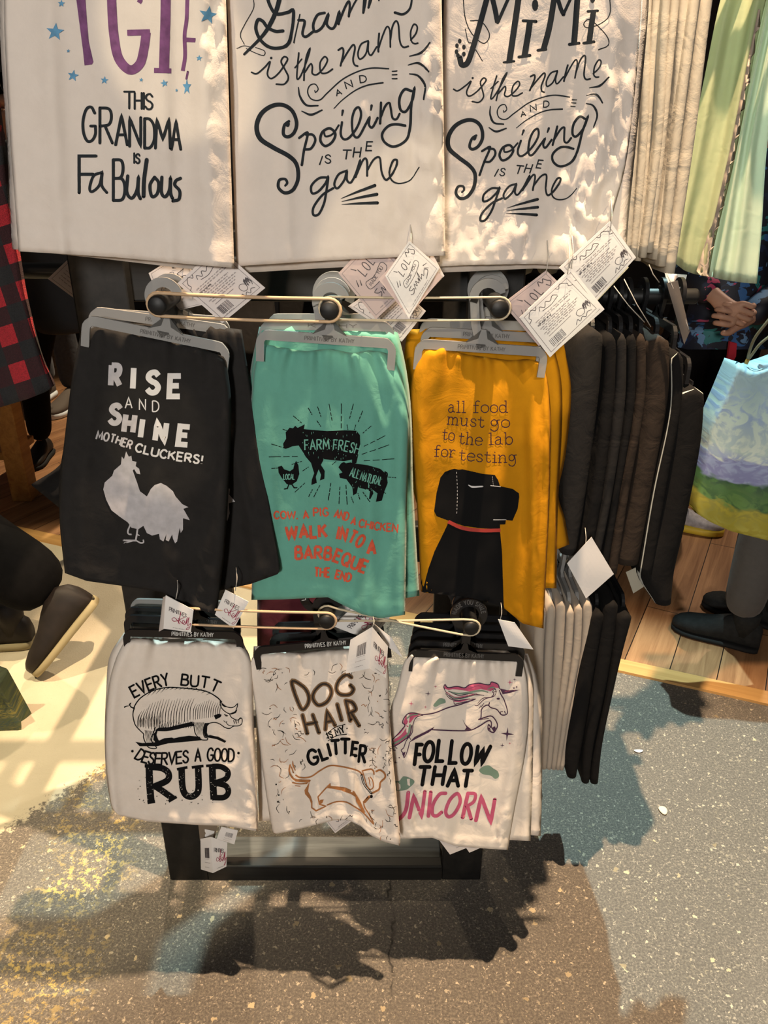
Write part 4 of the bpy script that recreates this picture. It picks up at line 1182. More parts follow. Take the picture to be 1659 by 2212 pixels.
for c, x0, x1, y, h in (('T', 330, 425, 1450, 176), ('H', 478, 580, 1446, 172), ('A', 630, 735, 1462, 158), ('T', 770, 850, 1464, 154)):
    k.glyph(c, x0, x1, y, h, 38, m, slant=.16 if c != 'A' else .1)
m = K_PINK
k.stroke([(240, 1530), (222, 1680), (192, 1750), (140, 1800)], 38, m)
k.stroke([(250, 1778), (292, 1560), (372, 1770), (404, 1520)], 36, m, False)
k.glyph('I', 436, 444, 1762, 236, 38, m, slant=.1)
k.stroke([(612, 1536), (552, 1546), (490, 1640), (480, 1740), (520, 1762), (572, 1725)], 34, m)
k.stroke([(728, 1540), (655, 1600), (612, 1715), (640, 1770), (700, 1735), (756, 1620)], 34, m, closed=True)
k.stroke([(832, 1540), (780, 1776)], 38, m); k.stroke([(832, 1535), (905, 1545), (890, 1620), (812, 1670)], 32, m); k.stroke([(830, 1668), (865, 1790)], 36, m)
k.stroke([(912, 1806), (965, 1570), (1060, 1826), (1100, 1600)], 38, m, False)

# ================================================================== towels on the front of the rack
C_CREAM = cloth('flour_sack_cotton', (0.74, 0.66, 0.59), 0.80, 0.04, 0.42, translucent=0.12)
C_NAT = cloth('natural_cotton', (0.70, 0.62, 0.54), 0.85, 0.05, 0.45)
C_CHAR = cloth('charcoal_cotton', (0.015, 0.0138, 0.0132), 0.9, 0.2, 0.4, sheen=0)
C_TEAL = cloth('teal_cotton', (0.112, 0.325, 0.255), 0.85, 0.06, 0.4)
C_MUST = cloth('mustard_cotton', (0.46, 0.195, 0.002), 0.9, 0.07, 0.4, sheen=0)
C_BLACK = cloth('black_cotton', (0.0055, 0.005, 0.005), 0.9, 0.2, 0.4, sheen=0)
C_BROWN = cloth('dark_brown_cotton', (0.026, 0.018, 0.013), 0.9, 0.3, 0.6, sheen=0)
C_MAROON = cloth('maroon_cotton', (0.07, 0.010, 0.016), 0.9)
C_BEIGE = cloth('beige_cotton', (0.40, 0.34, 0.275), 0.85, 0.06, 0.3)

GT, GM, GB = 'flour sack towels in the top row', 'towels in the middle row', 'towels in the bottom row'
SURF = {}


def T_(key, *a, **k):
    o, b = towel(*a, **k)
    SURF[key] = (o, b)
    return o


# ---- top row (the towels run up out of the picture)
T_('fab', 'hanging_towel', 'white flour sack towel with purple letters, blue stars and THIS GRANDMA IS FABULOUS', 'towel', GT,
   [(-12, -420), (480, -420)], [(40, 543), (110, 547), (250, 556), (400, 570), (506, 579)], [(6, -100), (10, 80), (22, 300)], [(486, -100), (490, 60), (497, 300)],
   (0.905, 0.905, 0.93, 0.925), C_CREAM, ink_fab, folds=[(.2, .2, .05, .006), (.86, .9, .06, .010), (.72, .70, .04, .005), (.45, .5, .12, .004)], thick=.008, seed=11, nu=60, nv=80,
   crumple=[(.9, .45, .18, .004, 3.0), (.25, .95, .12, .003, 4.0), (.82, .8, .12, .003, 3.0)])
T_('fab2', 'hanging_towel', 'plain white towel edge just behind the grandma towel, farther left', 'towel', GT,
   [(-30, -420), (470, -420)], [(26, 538), (250, 562), (400, 580), (500, 587)], [(-6, -100), (0, 80), (14, 300)], [(480, -100), (484, 60), (490, 300)],
   (0.93, 0.93, 0.955, 0.95), C_CREAM, folds=[(.3, .3, .08, .006)], thick=.008, seed=12, nu=24, nv=30)
T_('gram', 'hanging_towel', 'white flour sack towel with dark script starting with Grammy, middle of top row', 'towel', GT,
   [(486, -420), (948, -420)], [(511, 575), (650, 566), (800, 558), (962, 552)], [(488, -100), (493, 60), (501, 300)], [(952, -100), (955, 60), (959, 300)],
   (0.925, 0.925, 0.945, 0.945), C_CREAM, ink_grammy, folds=[(.27, .25, .03, .004), (.6, .62, .12, .004), (.92, .93, .06, .006)], thick=.008, seed=21, nu=64, nv=84,
   crumple=[(.85, .9, .28, .007, 2.2), (.9, .68, .15, .006, 3.0), (.3, .5, .06, .003, 4.0)])
T_('gram2', 'hanging_towel', 'white towel hem peeking below the Grammy towel', 'towel', GT,
   [(495, -420), (940, -420)], [(514, 590), (650, 582), (800, 574), (950, 566)], [(495, -100), (500, 60), (506, 300)], [(945, -100), (948, 60), (951, 300)],
   (0.95, 0.95, 0.965, 0.965), C_CREAM, folds=[(.5, .5, .1, .005)], thick=.008, seed=22, nu=24, nv=30)
T_('mimi', 'hanging_towel', 'white flour sack towel with dark script starting with MiMi, right of top row', 'towel', GT,
   [(968, -420), (1400, -420)], [(914, 578), (1000, 573), (1150, 570), (1304, 578)], [(964, -100), (962, 60), (950, 300), (930, 450)], [(1390, -100), (1384, 60), (1356, 330), (1322, 470)],
   (0.985, 1.0, 1.0, 1.0), C_CREAM, ink_mimi, folds=[(.9, .85, .05, .008), (.5, .5, .12, .005)], thick=.008, seed=31, nu=64, nv=84,
   crumple=[(.9, .72, .2, .006, 3.0), (.6, .98, .2, .005, 3.2), (.25, .97, .15, .004, 3.2), (.85, .9, .15, .006, 3.0)])
T_('mimi2', 'hanging_towel', 'white towel hem peeking below the left part of the MiMi towel', 'towel', GT,
   [(960, -420), (1398, -420)], [(918, 590), (1020, 586), (1150, 580), (1296, 584)], [(960, -100), (958, 60), (952, 300), (934, 450)], [(1388, -100), (1384, 60), (1354, 330), (1318, 470)],
   (1.01, 1.025, 1.02, 1.02), C_CREAM, folds=[(.5, .5, .1, .005)], thick=.008, seed=32, nu=24, nv=30)
T_('mimi3', 'hanging_towel', 'white towel edge showing right of the MiMi towel', 'towel', GT,
   [(985, -420), (1412, -420)], [(1010, 580), (1150, 574), (1280, 566), (1352, 560)], [(975, -100), (972, 60), (980, 300)], [(1404, -100), (1398, 60), (1372, 330), (1358, 470)],
   (1.03, 1.05, 1.04, 1.04), C_CREAM, folds=[(.9, .92, .05, .006)], thick=.008, seed=33, nu=24, nv=30)

# ---- middle row
T_('rooster', 'hanging_towel', 'charcoal kitchen towel with grey rooster and RISE AND SHINE', 'towel', GM,
   [(176, 712), (240, 706), (300, 724), (370, 738), (430, 752), (488, 772)], [(140, 1238), (187, 1255), (273, 1267), (351, 1279), (392, 1304), (430, 1317), (468, 1328)],
   [(158, 800), (145, 900), (130, 1040), (129, 1130)], [(499, 860), (498, 960), (493, 1072), (484, 1200)],
   (0.965, 0.955, 0.955, 0.935), C_CHAR, ink_rooster, folds=[(.15, .12, .05, .005), (.97, .95, .05, .008), (.5, .62, .1, .005)], gather=.004, seed=41, nu=60, nv=70, thick=.014,
   crumple=[(.85, .97, .15, .010, 2.0)])
T_('rooster2', 'hanging_towel', 'charcoal towel fanned out behind the rooster towel, tail feathers showing', 'towel', GM,
   [(330, 700), (420, 700), (522, 712)], [(430, 1285), (482, 1274), (540, 1262), (568, 1252), (601, 1240), (605, 1228)], [(380, 900), (420, 1100)], [(545, 860), (560, 980), (580, 1080)],
   (1.0, 0.985, 0.975, 0.945), C_CHAR, ink_tail, folds=[(.6, .7, .08, .006)], gather=.003, seed=42, nu=40, nv=50, thick=.014)
T_('rooster3', 'hanging_towel', 'charcoal towel edge showing left of the rooster towel', 'towel', GM,
   [(190, 700), (330, 700), (460, 716)], [(150, 1225), (280, 1250), (440, 1270)], [(168, 800), (150, 900), (127, 1040), (136, 1130)], [(475, 860), (478, 960), (470, 1100)],
   (1.02, 1.02, 0.985, 0.985), C_CHAR, folds=[(.3, .3, .1, .005)], seed=43, nu=24, nv=30, thick=.014)
T_('farm', 'hanging_towel', 'teal kitchen towel with black cow, pig and chicken and red lettering', 'towel', GM,
   [(567, 742), (612, 751), (660, 758), (709, 754), (760, 762), (799, 757), (848, 766)], [(543, 1296), (608, 1295), (708, 1290), (743, 1308), (782, 1327), (821, 1336), (875, 1328)],
   [(550, 790), (543, 860), (541, 930), (548, 1100)], [(872, 830), (884, 900), (882, 1000), (879, 1104)],
   (0.975, 0.968, 0.968, 0.94), C_TEAL, ink_farm, folds=[(.12, .1, .05, .006), (.75, .76, .06, .008), (.93, .97, .05, .008), (.45, .4, .1, .004)], gather=.006, seed=51, nu=60, nv=70, thick=.014)
T_('farm2', 'hanging_towel', 'plain teal towel whose edge shows right of the farm animal towel', 'towel', GM,
   [(560, 706), (700, 704), (860, 718)], [(560, 1280), (740, 1285), (870, 1293), (906, 1287)], [(541, 800), (536, 900), (550, 1100)], [(878, 800), (889, 900), (893, 1060)],
   (0.99, 0.99, 0.98, 0.975), C_TEAL, folds=[(.93, .95, .05, .006)], gather=.004, seed=52, nu=30, nv=40, thick=.014)
T_('lab', 'hanging_towel', 'mustard yellow kitchen towel with black dog and typewriter lettering', 'towel', GM,
   [(907, 746), (935, 756), (960, 752), (1000, 764), (1040, 770), (1100, 778), (1140, 776), (1172, 784)], [(909, 1277), (917, 1280), (1012, 1290), (1082, 1308), (1129, 1347), (1174, 1358)],
   [(892, 800), (887, 870), (890, 940), (901, 1100)], [(1184, 830), (1190, 905), (1189, 1000), (1186, 1104)],
   (1.0, 1.01, 0.985, 0.985), C_MUST, ink_lab, folds=[(.08, .06, .05, .007), (.84, .93, .05, .012), (.97, .99, .03, .008), (.5, .55, .12, .004)], gather=.007, seed=61, nu=60, nv=70, thick=.014)
T_('lab2', 'hanging_towel', 'mustard towel with hem showing right of the dog towel', 'towel', GM,
   [(940, 724), (1080, 730), (1195, 744)], [(950, 1262), (1100, 1268), (1202, 1271)], [(900, 820), (905, 1000)], [(1212, 820), (1214, 920), (1205, 1100)],
   (1.03, 1.04, 1.01, 1.01), C_MUST, folds=[(.95, .97, .04, .008)], gather=.005, seed=62, nu=30, nv=40, thick=.014)
T_('lab3', 'hanging_towel', 'rearmost mustard towel, its lower corner flaring out to the right', 'towel', GM,
   [(880, 712), (1050, 706), (1200, 728), (1222, 760)], [(930, 1190), (1100, 1190), (1200, 1188), (1230, 1176)], [(872, 800), (880, 1000)], [(1234, 850), (1222, 980), (1206, 1064), (1220, 1120)],
   (1.06, 1.07, 1.04, 1.035), C_MUST, folds=[(.93, .93, .05, .008)], gather=.005, seed=63, nu=36, nv=40, thick=.014)

# ---- bottom row
T_('pig', 'hanging_towel', 'natural white towel with pig drawing and DESERVES A GOOD RUB', 'towel', GB,
   [(268, 1386), (300, 1382), (345, 1388), (405, 1390), (440, 1388), (476, 1391), (524, 1396)], [(243, 1749), (257, 1761), (322, 1775), (425, 1782), (486, 1784), (557, 1796)],
   [(251, 1421), (236, 1475), (228, 1560), (228, 1640), (237, 1725)], [(543, 1431), (547, 1500), (549, 1580), (556, 1720)],
   (0.965, 0.965, 0.945, 0.94), C_NAT, ink_pig, folds=[(.05, .04, .04, .006), (.75, .72, .06, .004), (.95, .93, .05, .008)], gather=.005, seed=71, nu=60, nv=70, thick=.014, crumple=[(.95, .85, .12, .004, 3)])
T_('pig2', 'hanging_towel', 'natural white towel edge showing left of the pig towel', 'towel', GB,
   [(268, 1366), (400, 1366), (522, 1378)], [(248, 1738), (420, 1768), (542, 1780)], [(236, 1420), (229, 1500), (226, 1600), (232, 1700)], [(540, 1430), (542, 1500), (544, 1650)],
   (1.0, 1.0, 0.965, 0.965), C_NAT, folds=[(.3, .3, .1, .005)], gather=.004, seed=72, nu=30, nv=34, thick=.014)
T_('hair', 'hanging_towel', 'natural white towel with DOG HAIR IS MY GLITTER and a rust brown dog', 'towel', GB,
   [(546, 1424), (556, 1414), (613, 1411), (650, 1414), (688, 1409), (748, 1406), (800, 1408), (836, 1412)], [(594, 1802), (624, 1796), (678, 1783), (720, 1772), (753, 1772), (780, 1785), (800, 1804), (831, 1819), (864, 1827)],
   [(540, 1445), (551, 1525), (567, 1660), (586, 1785)], [(840, 1470), (844, 1588), (854, 1692), (864, 1800)],
   (0.96, 0.955, 0.95, 0.93), C_NAT, ink_hair, folds=[(.12, .1, .05, .005), (.52, .5, .06, .006), (.7, .62, .06, .010), (.96, .97, .04, .006)], gather=.006, seed=81, nu=60, nv=70, thick=.014)
T_('hair2', 'hanging_towel', 'natural white towel whose strip shows left of the dog hair towel', 'towel', GB,
   [(548, 1396), (690, 1390), (836, 1402)], [(560, 1774), (640, 1768), (760, 1764), (838, 1760)], [(546, 1450), (553, 1560), (557, 1700)], [(838, 1480), (838, 1600)],
   (1.0, 1.0, 0.975, 0.975), C_NAT, folds=[(.2, .2, .1, .005)], gather=.004, seed=82, nu=30, nv=34, thick=.014)
T_('uni', 'hanging_towel', 'natural white towel with leaping unicorn and FOLLOW THAT UNICORN', 'towel', GB,
   [(888, 1412), (925, 1419), (975, 1420), (1025, 1424), (1075, 1426), (1119, 1424), (1130, 1432)], [(862, 1812), (934, 1810), (951, 1816), (985, 1828), (1060, 1834), (1097, 1836)],
   [(872, 1432), (858, 1488), (843, 1536), (846, 1600), (858, 1740)], [(1140, 1480), (1142, 1560), (1133, 1640), (1112, 1749)],
   (0.985, 0.995, 0.97, 0.965), C_NAT, ink_uni, folds=[(.9, .93, .05, .008), (.4, .42, .1, .005), (.15, .1, .05, .006)], gather=.007, seed=91, nu=60, nv=70, thick=.014, crumple=[(.1, .9, .2, .004, 3), (.95, .9, .12, .005, 3)])
T_('uni2', 'hanging_towel', 'natural white towel next behind the unicorn towel', 'towel', GB,
   [(900, 1404), (1020, 1410), (1138, 1422)], [(930, 1800), (1060, 1812), (1146, 1817)], [(880, 1500), (900, 1650)], [(1152, 1480), (1152, 1560), (1150, 1700)],
   (1.01, 1.02, 0.99, 0.985), C_NAT, folds=[(.92, .95, .05, .007)], gather=.004, seed=92, nu=30, nv=34, thick=.014)
T_('uni3', 'hanging_towel', 'rearmost natural white towel right of the unicorn towel', 'towel', GB,
   [(910, 1394), (1030, 1398), (1140, 1412)], [(950, 1780), (1080, 1798), (1168, 1806)], [(890, 1500), (910, 1650)], [(1162, 1470), (1171, 1554), (1171, 1700)],
   (1.035, 1.045, 1.01, 1.01), C_NAT, folds=[(.92, .95, .05, .007)], gather=.004, seed=93, nu=30, nv=34, thick=.014)
# darker things deep in the bottom row
T_('maroon', 'hanging_towel', 'maroon towel deep in the shade under the teal towel', 'towel', GB,
   [(560, 1190), (680, 1186), (800, 1196)], [(560, 1500), (700, 1505), (800, 1500)], [(556, 1300), (556, 1400)], [(806, 1300), (806, 1400)], 1.085, C_MAROON, gather=.003, seed=95, nu=20, nv=20, thick=.008)

# ================================================================== hangers
def clear_plastic():
    m, nt, b = _nt('frosted_plastic')
    b.inputs['Base Color'].default_value = (0.33, 0.325, 0.315, 1)
    b.inputs['Roughness'].default_value = 0.35
    b.inputs['Specular IOR Level'].default_value = 0.45
    t = nt.nodes.new('ShaderNodeBsdfTransparent'); t.inputs['Color'].default_value = (0.85, 0.85, 0.84, 1)
    mx = nt.nodes.new('ShaderNodeMixShader'); mx.inputs[0].default_value = 0.3
    nt.links.new(b.outputs['BSDF'], mx.inputs[1]); nt.links.new(t.outputs['BSDF'], mx.inputs[2])
    nt.links.new(mx.outputs['Shader'], nt.nodes['Material Output'].inputs['Surface'])
    return m


P_CLEAR = clear_plastic()
P_BLACK = plain('black_plastic', (0.010, 0.010, 0.011), 0.3, spec=0.5)
I_GREY = plain('moulded_lettering', (0.10, 0.095, 0.09), 0.5)
I_LIGHT = plain('moulded_white_lettering', (0.5, 0.5, 0.48), 0.5)
GH1, GH2 = 'clear hangers in the middle row', 'black hangers in the bottom row'


def hanger(label, group, C, BL, BR, Y, mat, ring=0.0175, ringw=0.0115, arm=0.034, hook=(15, 200), txt=None, ringtxt=None, full=False, plane='x', t=0.004, ink=None, stem=0.0):
    """flat moulded hanger: hook round C, bar from BL to BR with two arms; C, BL, BR are (x, z) in the plane"""
    bm = bmesh.new()
    C, BL, BR = (np.array(q, float) for q in (C, BL, BR))
    bw = 0.0125
    d = (BR - BL) / np.linalg.norm(BR - BL); up = np.array([-d[1], d[0]])
    rad = 0.011

    def corner(p, s):
        out = []
        for k in range(6):
            a = k / 5 * math.pi / 2
            out.append(p + d * s * (-rad + rad * math.sin(a)) + up * (-rad + rad * math.cos(a)))
        return out
    cl = corner(BR, 1) + [BR - up * arm]
    cl2 = corner(BL, -1) + [BL - up * arm]
    line = cl2[::-1] + cl
    wd = [0.0095] * len(cl2[:1]) + [0.0105] * (len(cl2) - 1)
    w = wd[::1] + wd[::-1]
    add_strip(bm, [tuple(p) for p in line], [bw * 0.8 if i < 5 or i > len(line) - 6 else bw for i in range(len(line))], Y - t / 2, Y + t / 2)
    low = [BL - up * arm, BR - up * arm]
    add_strip(bm, [tuple(p) for p in low], 0.006, Y + 0.010, Y + 0.0125)
    mid = BL + d * np.dot(C - BL, d) + d * stem
    arc = [C + ring * np.array([math.cos(R(a)), math.sin(R(a))]) for a in np.linspace(hook[0], hook[1], 22)]
    if full:
        arc = [C + ring * np.array([math.cos(R(a)), math.sin(R(a))]) for a in np.linspace(-70, 268, 40)]
    tail = [tuple(p) for p in arc] + ([tuple(mid * 0.5 + arc[-1] * 0.5 - d * 0.003), tuple(mid)] if not full else [tuple(mid)])
    tail = smooth_pts(tail, 3)
    add_strip(bm, tail, [ringw] * len(tail), Y - t / 2, Y + t / 2)
    tri = [mid + d * 0.022 + up * bw * 0.4, mid + d * 0.006 + up * 0.012, mid + d * 0.003 + up * 0.024, mid - d * 0.003 + up * 0.024, mid - d * 0.006 + up * 0.012, mid - d * 0.022 + up * bw * 0.4]
    add_prism(bm, [tuple(p) for p in tri], Y - t / 2 - 0.0003, Y + t / 2 + 0.0003)
    if plane == 'y':      # swing the plane: a -> y, b -> z, thickness along x
        for v in bm.verts: v.co = Vector((v.co.y, v.co.x, v.co.z))
    me = bm_mesh(bm)
    mats = [mat]
    if txt is not None or ringtxt is not None:
        V = [v.co.copy() for v in me.vertices]; FC = [tuple(p.vertices) for p in me.polygons]
        bvh = BVHTree.FromPolygons(V, FC)

        def pix(x, z):
            q = Vector((x, Y - t / 2, z)) - CAM
            f = q.dot(FW)
            return (829.5 + F * q.dot(RT) / f, 1106 - F * q.dot(UP) / f)
        kk = Ink(); kk.frame((0, 0), 1.0)
        if txt:
            a = mid - d * 0.031 - up * 0.0026; b = mid + d * 0.031 - up * 0.0026
            kk.word(txt, [pix(*a), pix(*b)], 8.5, 1.5, ink, gap=.22, cap=False)
        if ringtxt:
            base = [pix(*(C + (ring - 0.0022) * np.array([math.cos(R(x)), math.sin(R(x))]))) for x in np.linspace(ringtxt[1], ringtxt[2], 9)]
            kk.word(ringtxt[0], base, 9, 1.6, ink, gap=.25, cap=False)
        mm = [mat]
        v2, f2, m2 = kk.lay(bvh, 0.0004, mm, len(V))
        me2 = mesh_from(V + v2, FC + f2)
        me2.polygons.foreach_set('material_index', [0] * len(FC) + m2)
        mats = mm; me = me2
    root = Vector((C[0], Y, C[1])) if plane == 'x' else Vector((Y, C[0], C[1]))
    me.transform(Matrix.Translation(-root))
    o = link('hanger', me, mats, smooth=False)
    o.location = root
    tag(o, label, 'hanger', group)
    return o


def xz(px, py, Y):
    p = at(px, py, Y); return (p.x, p.z)


BRAND = 'PRIMITIVES BY KATHY'


def front_hanger(label, group, pegp, l, r, Y, mat, dz=0.0, dx=0.0, **kw):
    return hanger(label, group, (pegp.x + dx, pegp.z + 0.0045 + dz), xz(l[0], l[1], Y), xz(r[0], r[1], Y), Y, mat, **kw)


a, b_, c_ = UP_PEG
front_hanger('tilted clear plastic hanger holding the rooster towel', GH1, a, (187, 690), (489, 752), 0.962, P_CLEAR, txt=BRAND, ink=I_GREY, stem=.006)
front_hanger('clear hanger just behind the rooster towel hanger', GH1, a, (200, 672), (494, 712), 0.995, P_CLEAR, txt=BRAND, ink=I_GREY)
front_hanger('rearmost clear hanger on the left upper peg', GH1, a, (214, 676), (488, 694), 1.022, P_CLEAR)
front_hanger('clear plastic hanger holding the farm animal towel', GH1, b_, (562, 722), (848, 742), 0.967, P_CLEAR, txt=BRAND, ink=I_GREY)
front_hanger('clear hanger right behind the farm animal towel hanger', GH1, b_, (568, 700), (844, 705), 0.993, P_CLEAR, txt='KATHY', ink=I_GREY, dz=.002)
front_hanger('rearmost clear hanger on the middle upper peg', GH1, b_, (582, 688), (838, 688), 1.03, P_CLEAR, hook=(-30, 200), ring=.022)
front_hanger('clear plastic hanger holding the mustard dog towel', GH1, c_, (905, 742), (1176, 760), 1.004, P_CLEAR, txt=BRAND, ink=I_GREY, dx=-.008)
front_hanger('clear hanger behind the mustard dog towel hanger', GH1, c_, (918, 716), (1172, 730), 1.034, P_CLEAR, txt=BRAND, ink=I_GREY)
front_hanger('rearmost clear hanger on the right upper peg', GH1, c_, (915, 697), (1160, 705), 1.066, P_CLEAR, hook=(-30, 200), ring=.022)
a, b_, c_ = LO_PEG
front_hanger('black hanger holding the pig towel', GH2, a, (272, 1366), (517, 1372), 0.967, P_BLACK, txt=BRAND, ink=I_LIGHT)
front_hanger('second black hanger on the left lower peg', GH2, a, (274, 1335), (512, 1346), 1.003, P_BLACK, txt=BRAND, ink=I_GREY)
front_hanger('third black hanger on the left lower peg', GH2, a, (276, 1318), (512, 1326), 1.03, P_BLACK)
front_hanger('clear hanger rearmost on the left lower peg', GH2, a, (288, 1300), (508, 1306), 1.055, P_CLEAR)
front_hanger('tilted black hanger holding the dog hair towel', GH2, b_, (553, 1405), (834, 1379), 0.962, P_BLACK, txt=BRAND, ink=I_LIGHT, stem=-.012)
front_hanger('second black hanger on the middle lower peg, lettered ring', GH2, b_, (588, 1376), (826, 1370), 1.0, P_BLACK, ring=.026, ringw=.013, full=True, dz=-.001, dx=-.013, ringtxt=('LOL MADE YOU SMILE', 195, 15), ink=I_LIGHT)
front_hanger('third black hanger on the middle lower peg', GH2, b_, (594, 1352), (822, 1346), 1.03, P_BLACK, ring=.026, ringw=.013, full=True, dz=.018, dx=.004, ringtxt=('MADE YOU SMILE', 190, 30), ink=I_LIGHT)
front_hanger('black hanger holding the unicorn towel', GH2, c_, (887, 1410), (1126, 1421), 0.987, P_BLACK, txt=BRAND, ink=I_GREY, ring=.0215, ringw=.013, full=True, dz=-.002, ringtxt=('MADE YOU SMILE', 178, 8), stem=.0)
front_hanger('second black hanger on the right lower peg', GH2, c_, (890, 1390), (1128, 1398), 1.013, P_BLACK, txt=BRAND, ink=I_GREY)
front_hanger('third black hanger on the right lower peg', GH2, c_, (894, 1370), (1126, 1378), 1.04, P_BLACK, ring=.024, ringw=.013, full=True, dz=.012, ringtxt=('MADE YOU SMILE', 175, 8), ink=I_LIGHT)
front_hanger('fourth black hanger on the right lower peg', GH2, c_, (898, 1352), (1120, 1358), 1.058, P_BLACK)
front_hanger('rearmost black hanger on the right lower peg', GH2, c_, (902, 1330), (1118, 1338), 1.075, P_BLACK)
for pp, l, r_, Y, lb in ((TOP_PEG[0], (0, -432), (470, -432), .913, 'grandma'), (TOP_PEG[1], (500, -432), (936, -432), .932, 'Grammy'), (TOP_PEG[2], (980, -432), (1388, -432), .995, 'MiMi')):
    front_hanger('clear hanger above the %s towel' % lb, 'clear hangers in the top row', pp, l, r_, Y, P_CLEAR)

# ================================================================== elastic bands between the peg ends
RUB = plain('tan_rubber', (0.48, 0.33, 0.20), 0.55)
RUBL = plain('pale_rubber', (0.50, 0.42, 0.29), 0.55)


def band(label, A, B, Y, mat, rad=0.0019, ra=0.0135, rb=0.0135, twist=False):
    A = np.array([A.x, A.z]); B = np.array([B.x, B.z])
    d = (B - A) / np.linalg.norm(B - A); a0 = math.atan2(d[1], d[0])
    pts = []
    for k in range(9):
        an = a0 + math.pi / 2 + math.pi * k / 8; pts.append(A + ra * np.array([math.cos(an), math.sin(an)]))
    n1 = pts[-1]
    s = -1 if twist else 1
    q = []
    for k in range(9):
        an = a0 - s * (math.pi / 2 - math.pi * k / 8); q.append(B + rb * np.array([math.cos(an), math.sin(an)]))
    def run(p, r): return [p + (r - p) * t + np.array([0, -0.0012 * math.sin(math.pi * t)]) for t in np.linspace(0.06, 0.94, 12)]
    full = pts + run(pts[-1], q[0]) + q + run(q[-1], pts[0])
    bm = bmesh.new()
    n = len(full)
    P = []
    for i, p in enumerate(full):
        y = Y
        if twist: y += 0.0022 * (1 if 9 <= i < 21 else -1 if i >= 30 else 0)
        P.append((p[0], y, p[1]))
    add_tube(bm, P, rad, 8, closed=True)
    o = link('rubber_band', bm_mesh(bm), mat)
    r0 = Vector((A[0], Y, A[1])); o.data.transform(Matrix.Translation(-r0)); o.location = r0
    tag(o, label, 'rubber band', 'rubber bands between the peg ends')


band('tan rubber band from left to middle upper peg', UP_PEG[0], UP_PEG[1], 0.935, RUB, .0021)
band('pale rubber band from middle to right upper peg', UP_PEG[1], UP_PEG[2], 0.950, RUBL, .0014)
band('tan rubber band from left to middle lower peg', LO_PEG[0], LO_PEG[1], 0.936, RUB, .0020)
band('pale rubber band from middle to right lower peg', LO_PEG[1], LO_PEG[2], 0.955, RUBL, .0017, twist=True)

# ================================================================== swing tags
CARD = plain('tag_card', (0.66, 0.60, 0.57), 0.55)
CARD_P = plain('tag_card_rosy', (0.50, 0.40, 0.38), 0.55)
CARD_W = plain('tag_card_white', (0.72, 0.69, 0.66), 0.5)
I_TAG = plain('tag_ink', (0.07, 0.06, 0.065), 0.6)
I_TAGL = plain('tag_ink_light', (0.24, 0.21, 0.21), 0.6)
I_MAG = plain('tag_ink_magenta', (0.28, 0.02, 0.06), 0.6)
STR = plain('tag_string', (0.45, 0.42, 0.38), 0.7)
trnd = random.Random(8)


def scribble(k, x0, x1, y, h, m, w=.9):
    """a line of small print, too small to read"""
    x = x0
    while x < x1:
        L = trnd.uniform(3, 9); e = min(x + L, x1)
        pts = []; n = max(2, int((e - x) / 1.1))
        for i in range(n + 1): pts.append((x + (e - x) * i / n, y + (h * .5 if i % 2 else -h * .5) * trnd.uniform(.4, 1)))
        k.stroke(pts, w, m, False, cap=False)
        x = e + 1.8


def art_border(k):
    k.stroke([(6, 6), (94, 6), (94, 94), (6, 94)], .9, I_TAGL, False, closed=True, cap=False)
    for cx, cy in ((6, 6), (94, 6)):
        s = 1 if cx < 50 else -1
        k.stroke([(cx, 24), (cx + s * 6, 20), (cx + s * 5, 14), (cx + s * 14, 5), (cx + s * 20, 11), (cx + s * 24, 6)], 1.1, I_TAG)


def art_info(k):
    art_border(k)
    k.stroke([(30, 18), (34, 12), (40, 19), (46, 12), (52, 17), (60, 12), (66, 18)], 1.2, I_TAG); k.stroke([(34, 22), (50, 24), (66, 20)], 1.1, I_TAG)
    for i, y in enumerate((30, 34, 42, 46, 50, 54, 58, 62)):
        scribble(k, 14 + (i % 3) * 3, 86 - (i % 4) * 5, y, 2.2, I_TAGL)
    scribble(k, 14, 40, 38, 3.6, I_TAG, 1.3)
    k.stroke([(18, 68), (60, 68)], 1, I_TAGL, False)
    k.stroke([(74, 70), (68, 74), (70, 82), (78, 83), (81, 75)], .9, I_TAG, closed=True); k.stroke([(84, 80), (83, 72), (90, 70), (93, 76), (90, 82)], 1, I_TAG)
    for i in range(7): k.stroke([(83 + i * 1.5, 69 - (i % 3)), (81 + i * 1.9, 78 - (i % 2) * 4)], 1.6, I_TAG)
    k.stroke([(58, 90), (64, 84), (66, 90), (72, 86), (76, 91), (82, 86), (88, 89)], 1, I_TAG)
    art_bar(k, 14, 74, 24, 16)


def art_bar(k, x, y, w, h):
    t = 0
    while t < w:
        b = trnd.choice((.7, .9, 1.4)); k.stroke([(x + t, y), (x + t, y + h)], b, I_TAG, False, cap=False); t += b + trnd.choice((.7, 1.0, 1.5))
    scribble(k, x + 3, x + w - 3, y + h + 3, 1.6, I_TAGL, .7)


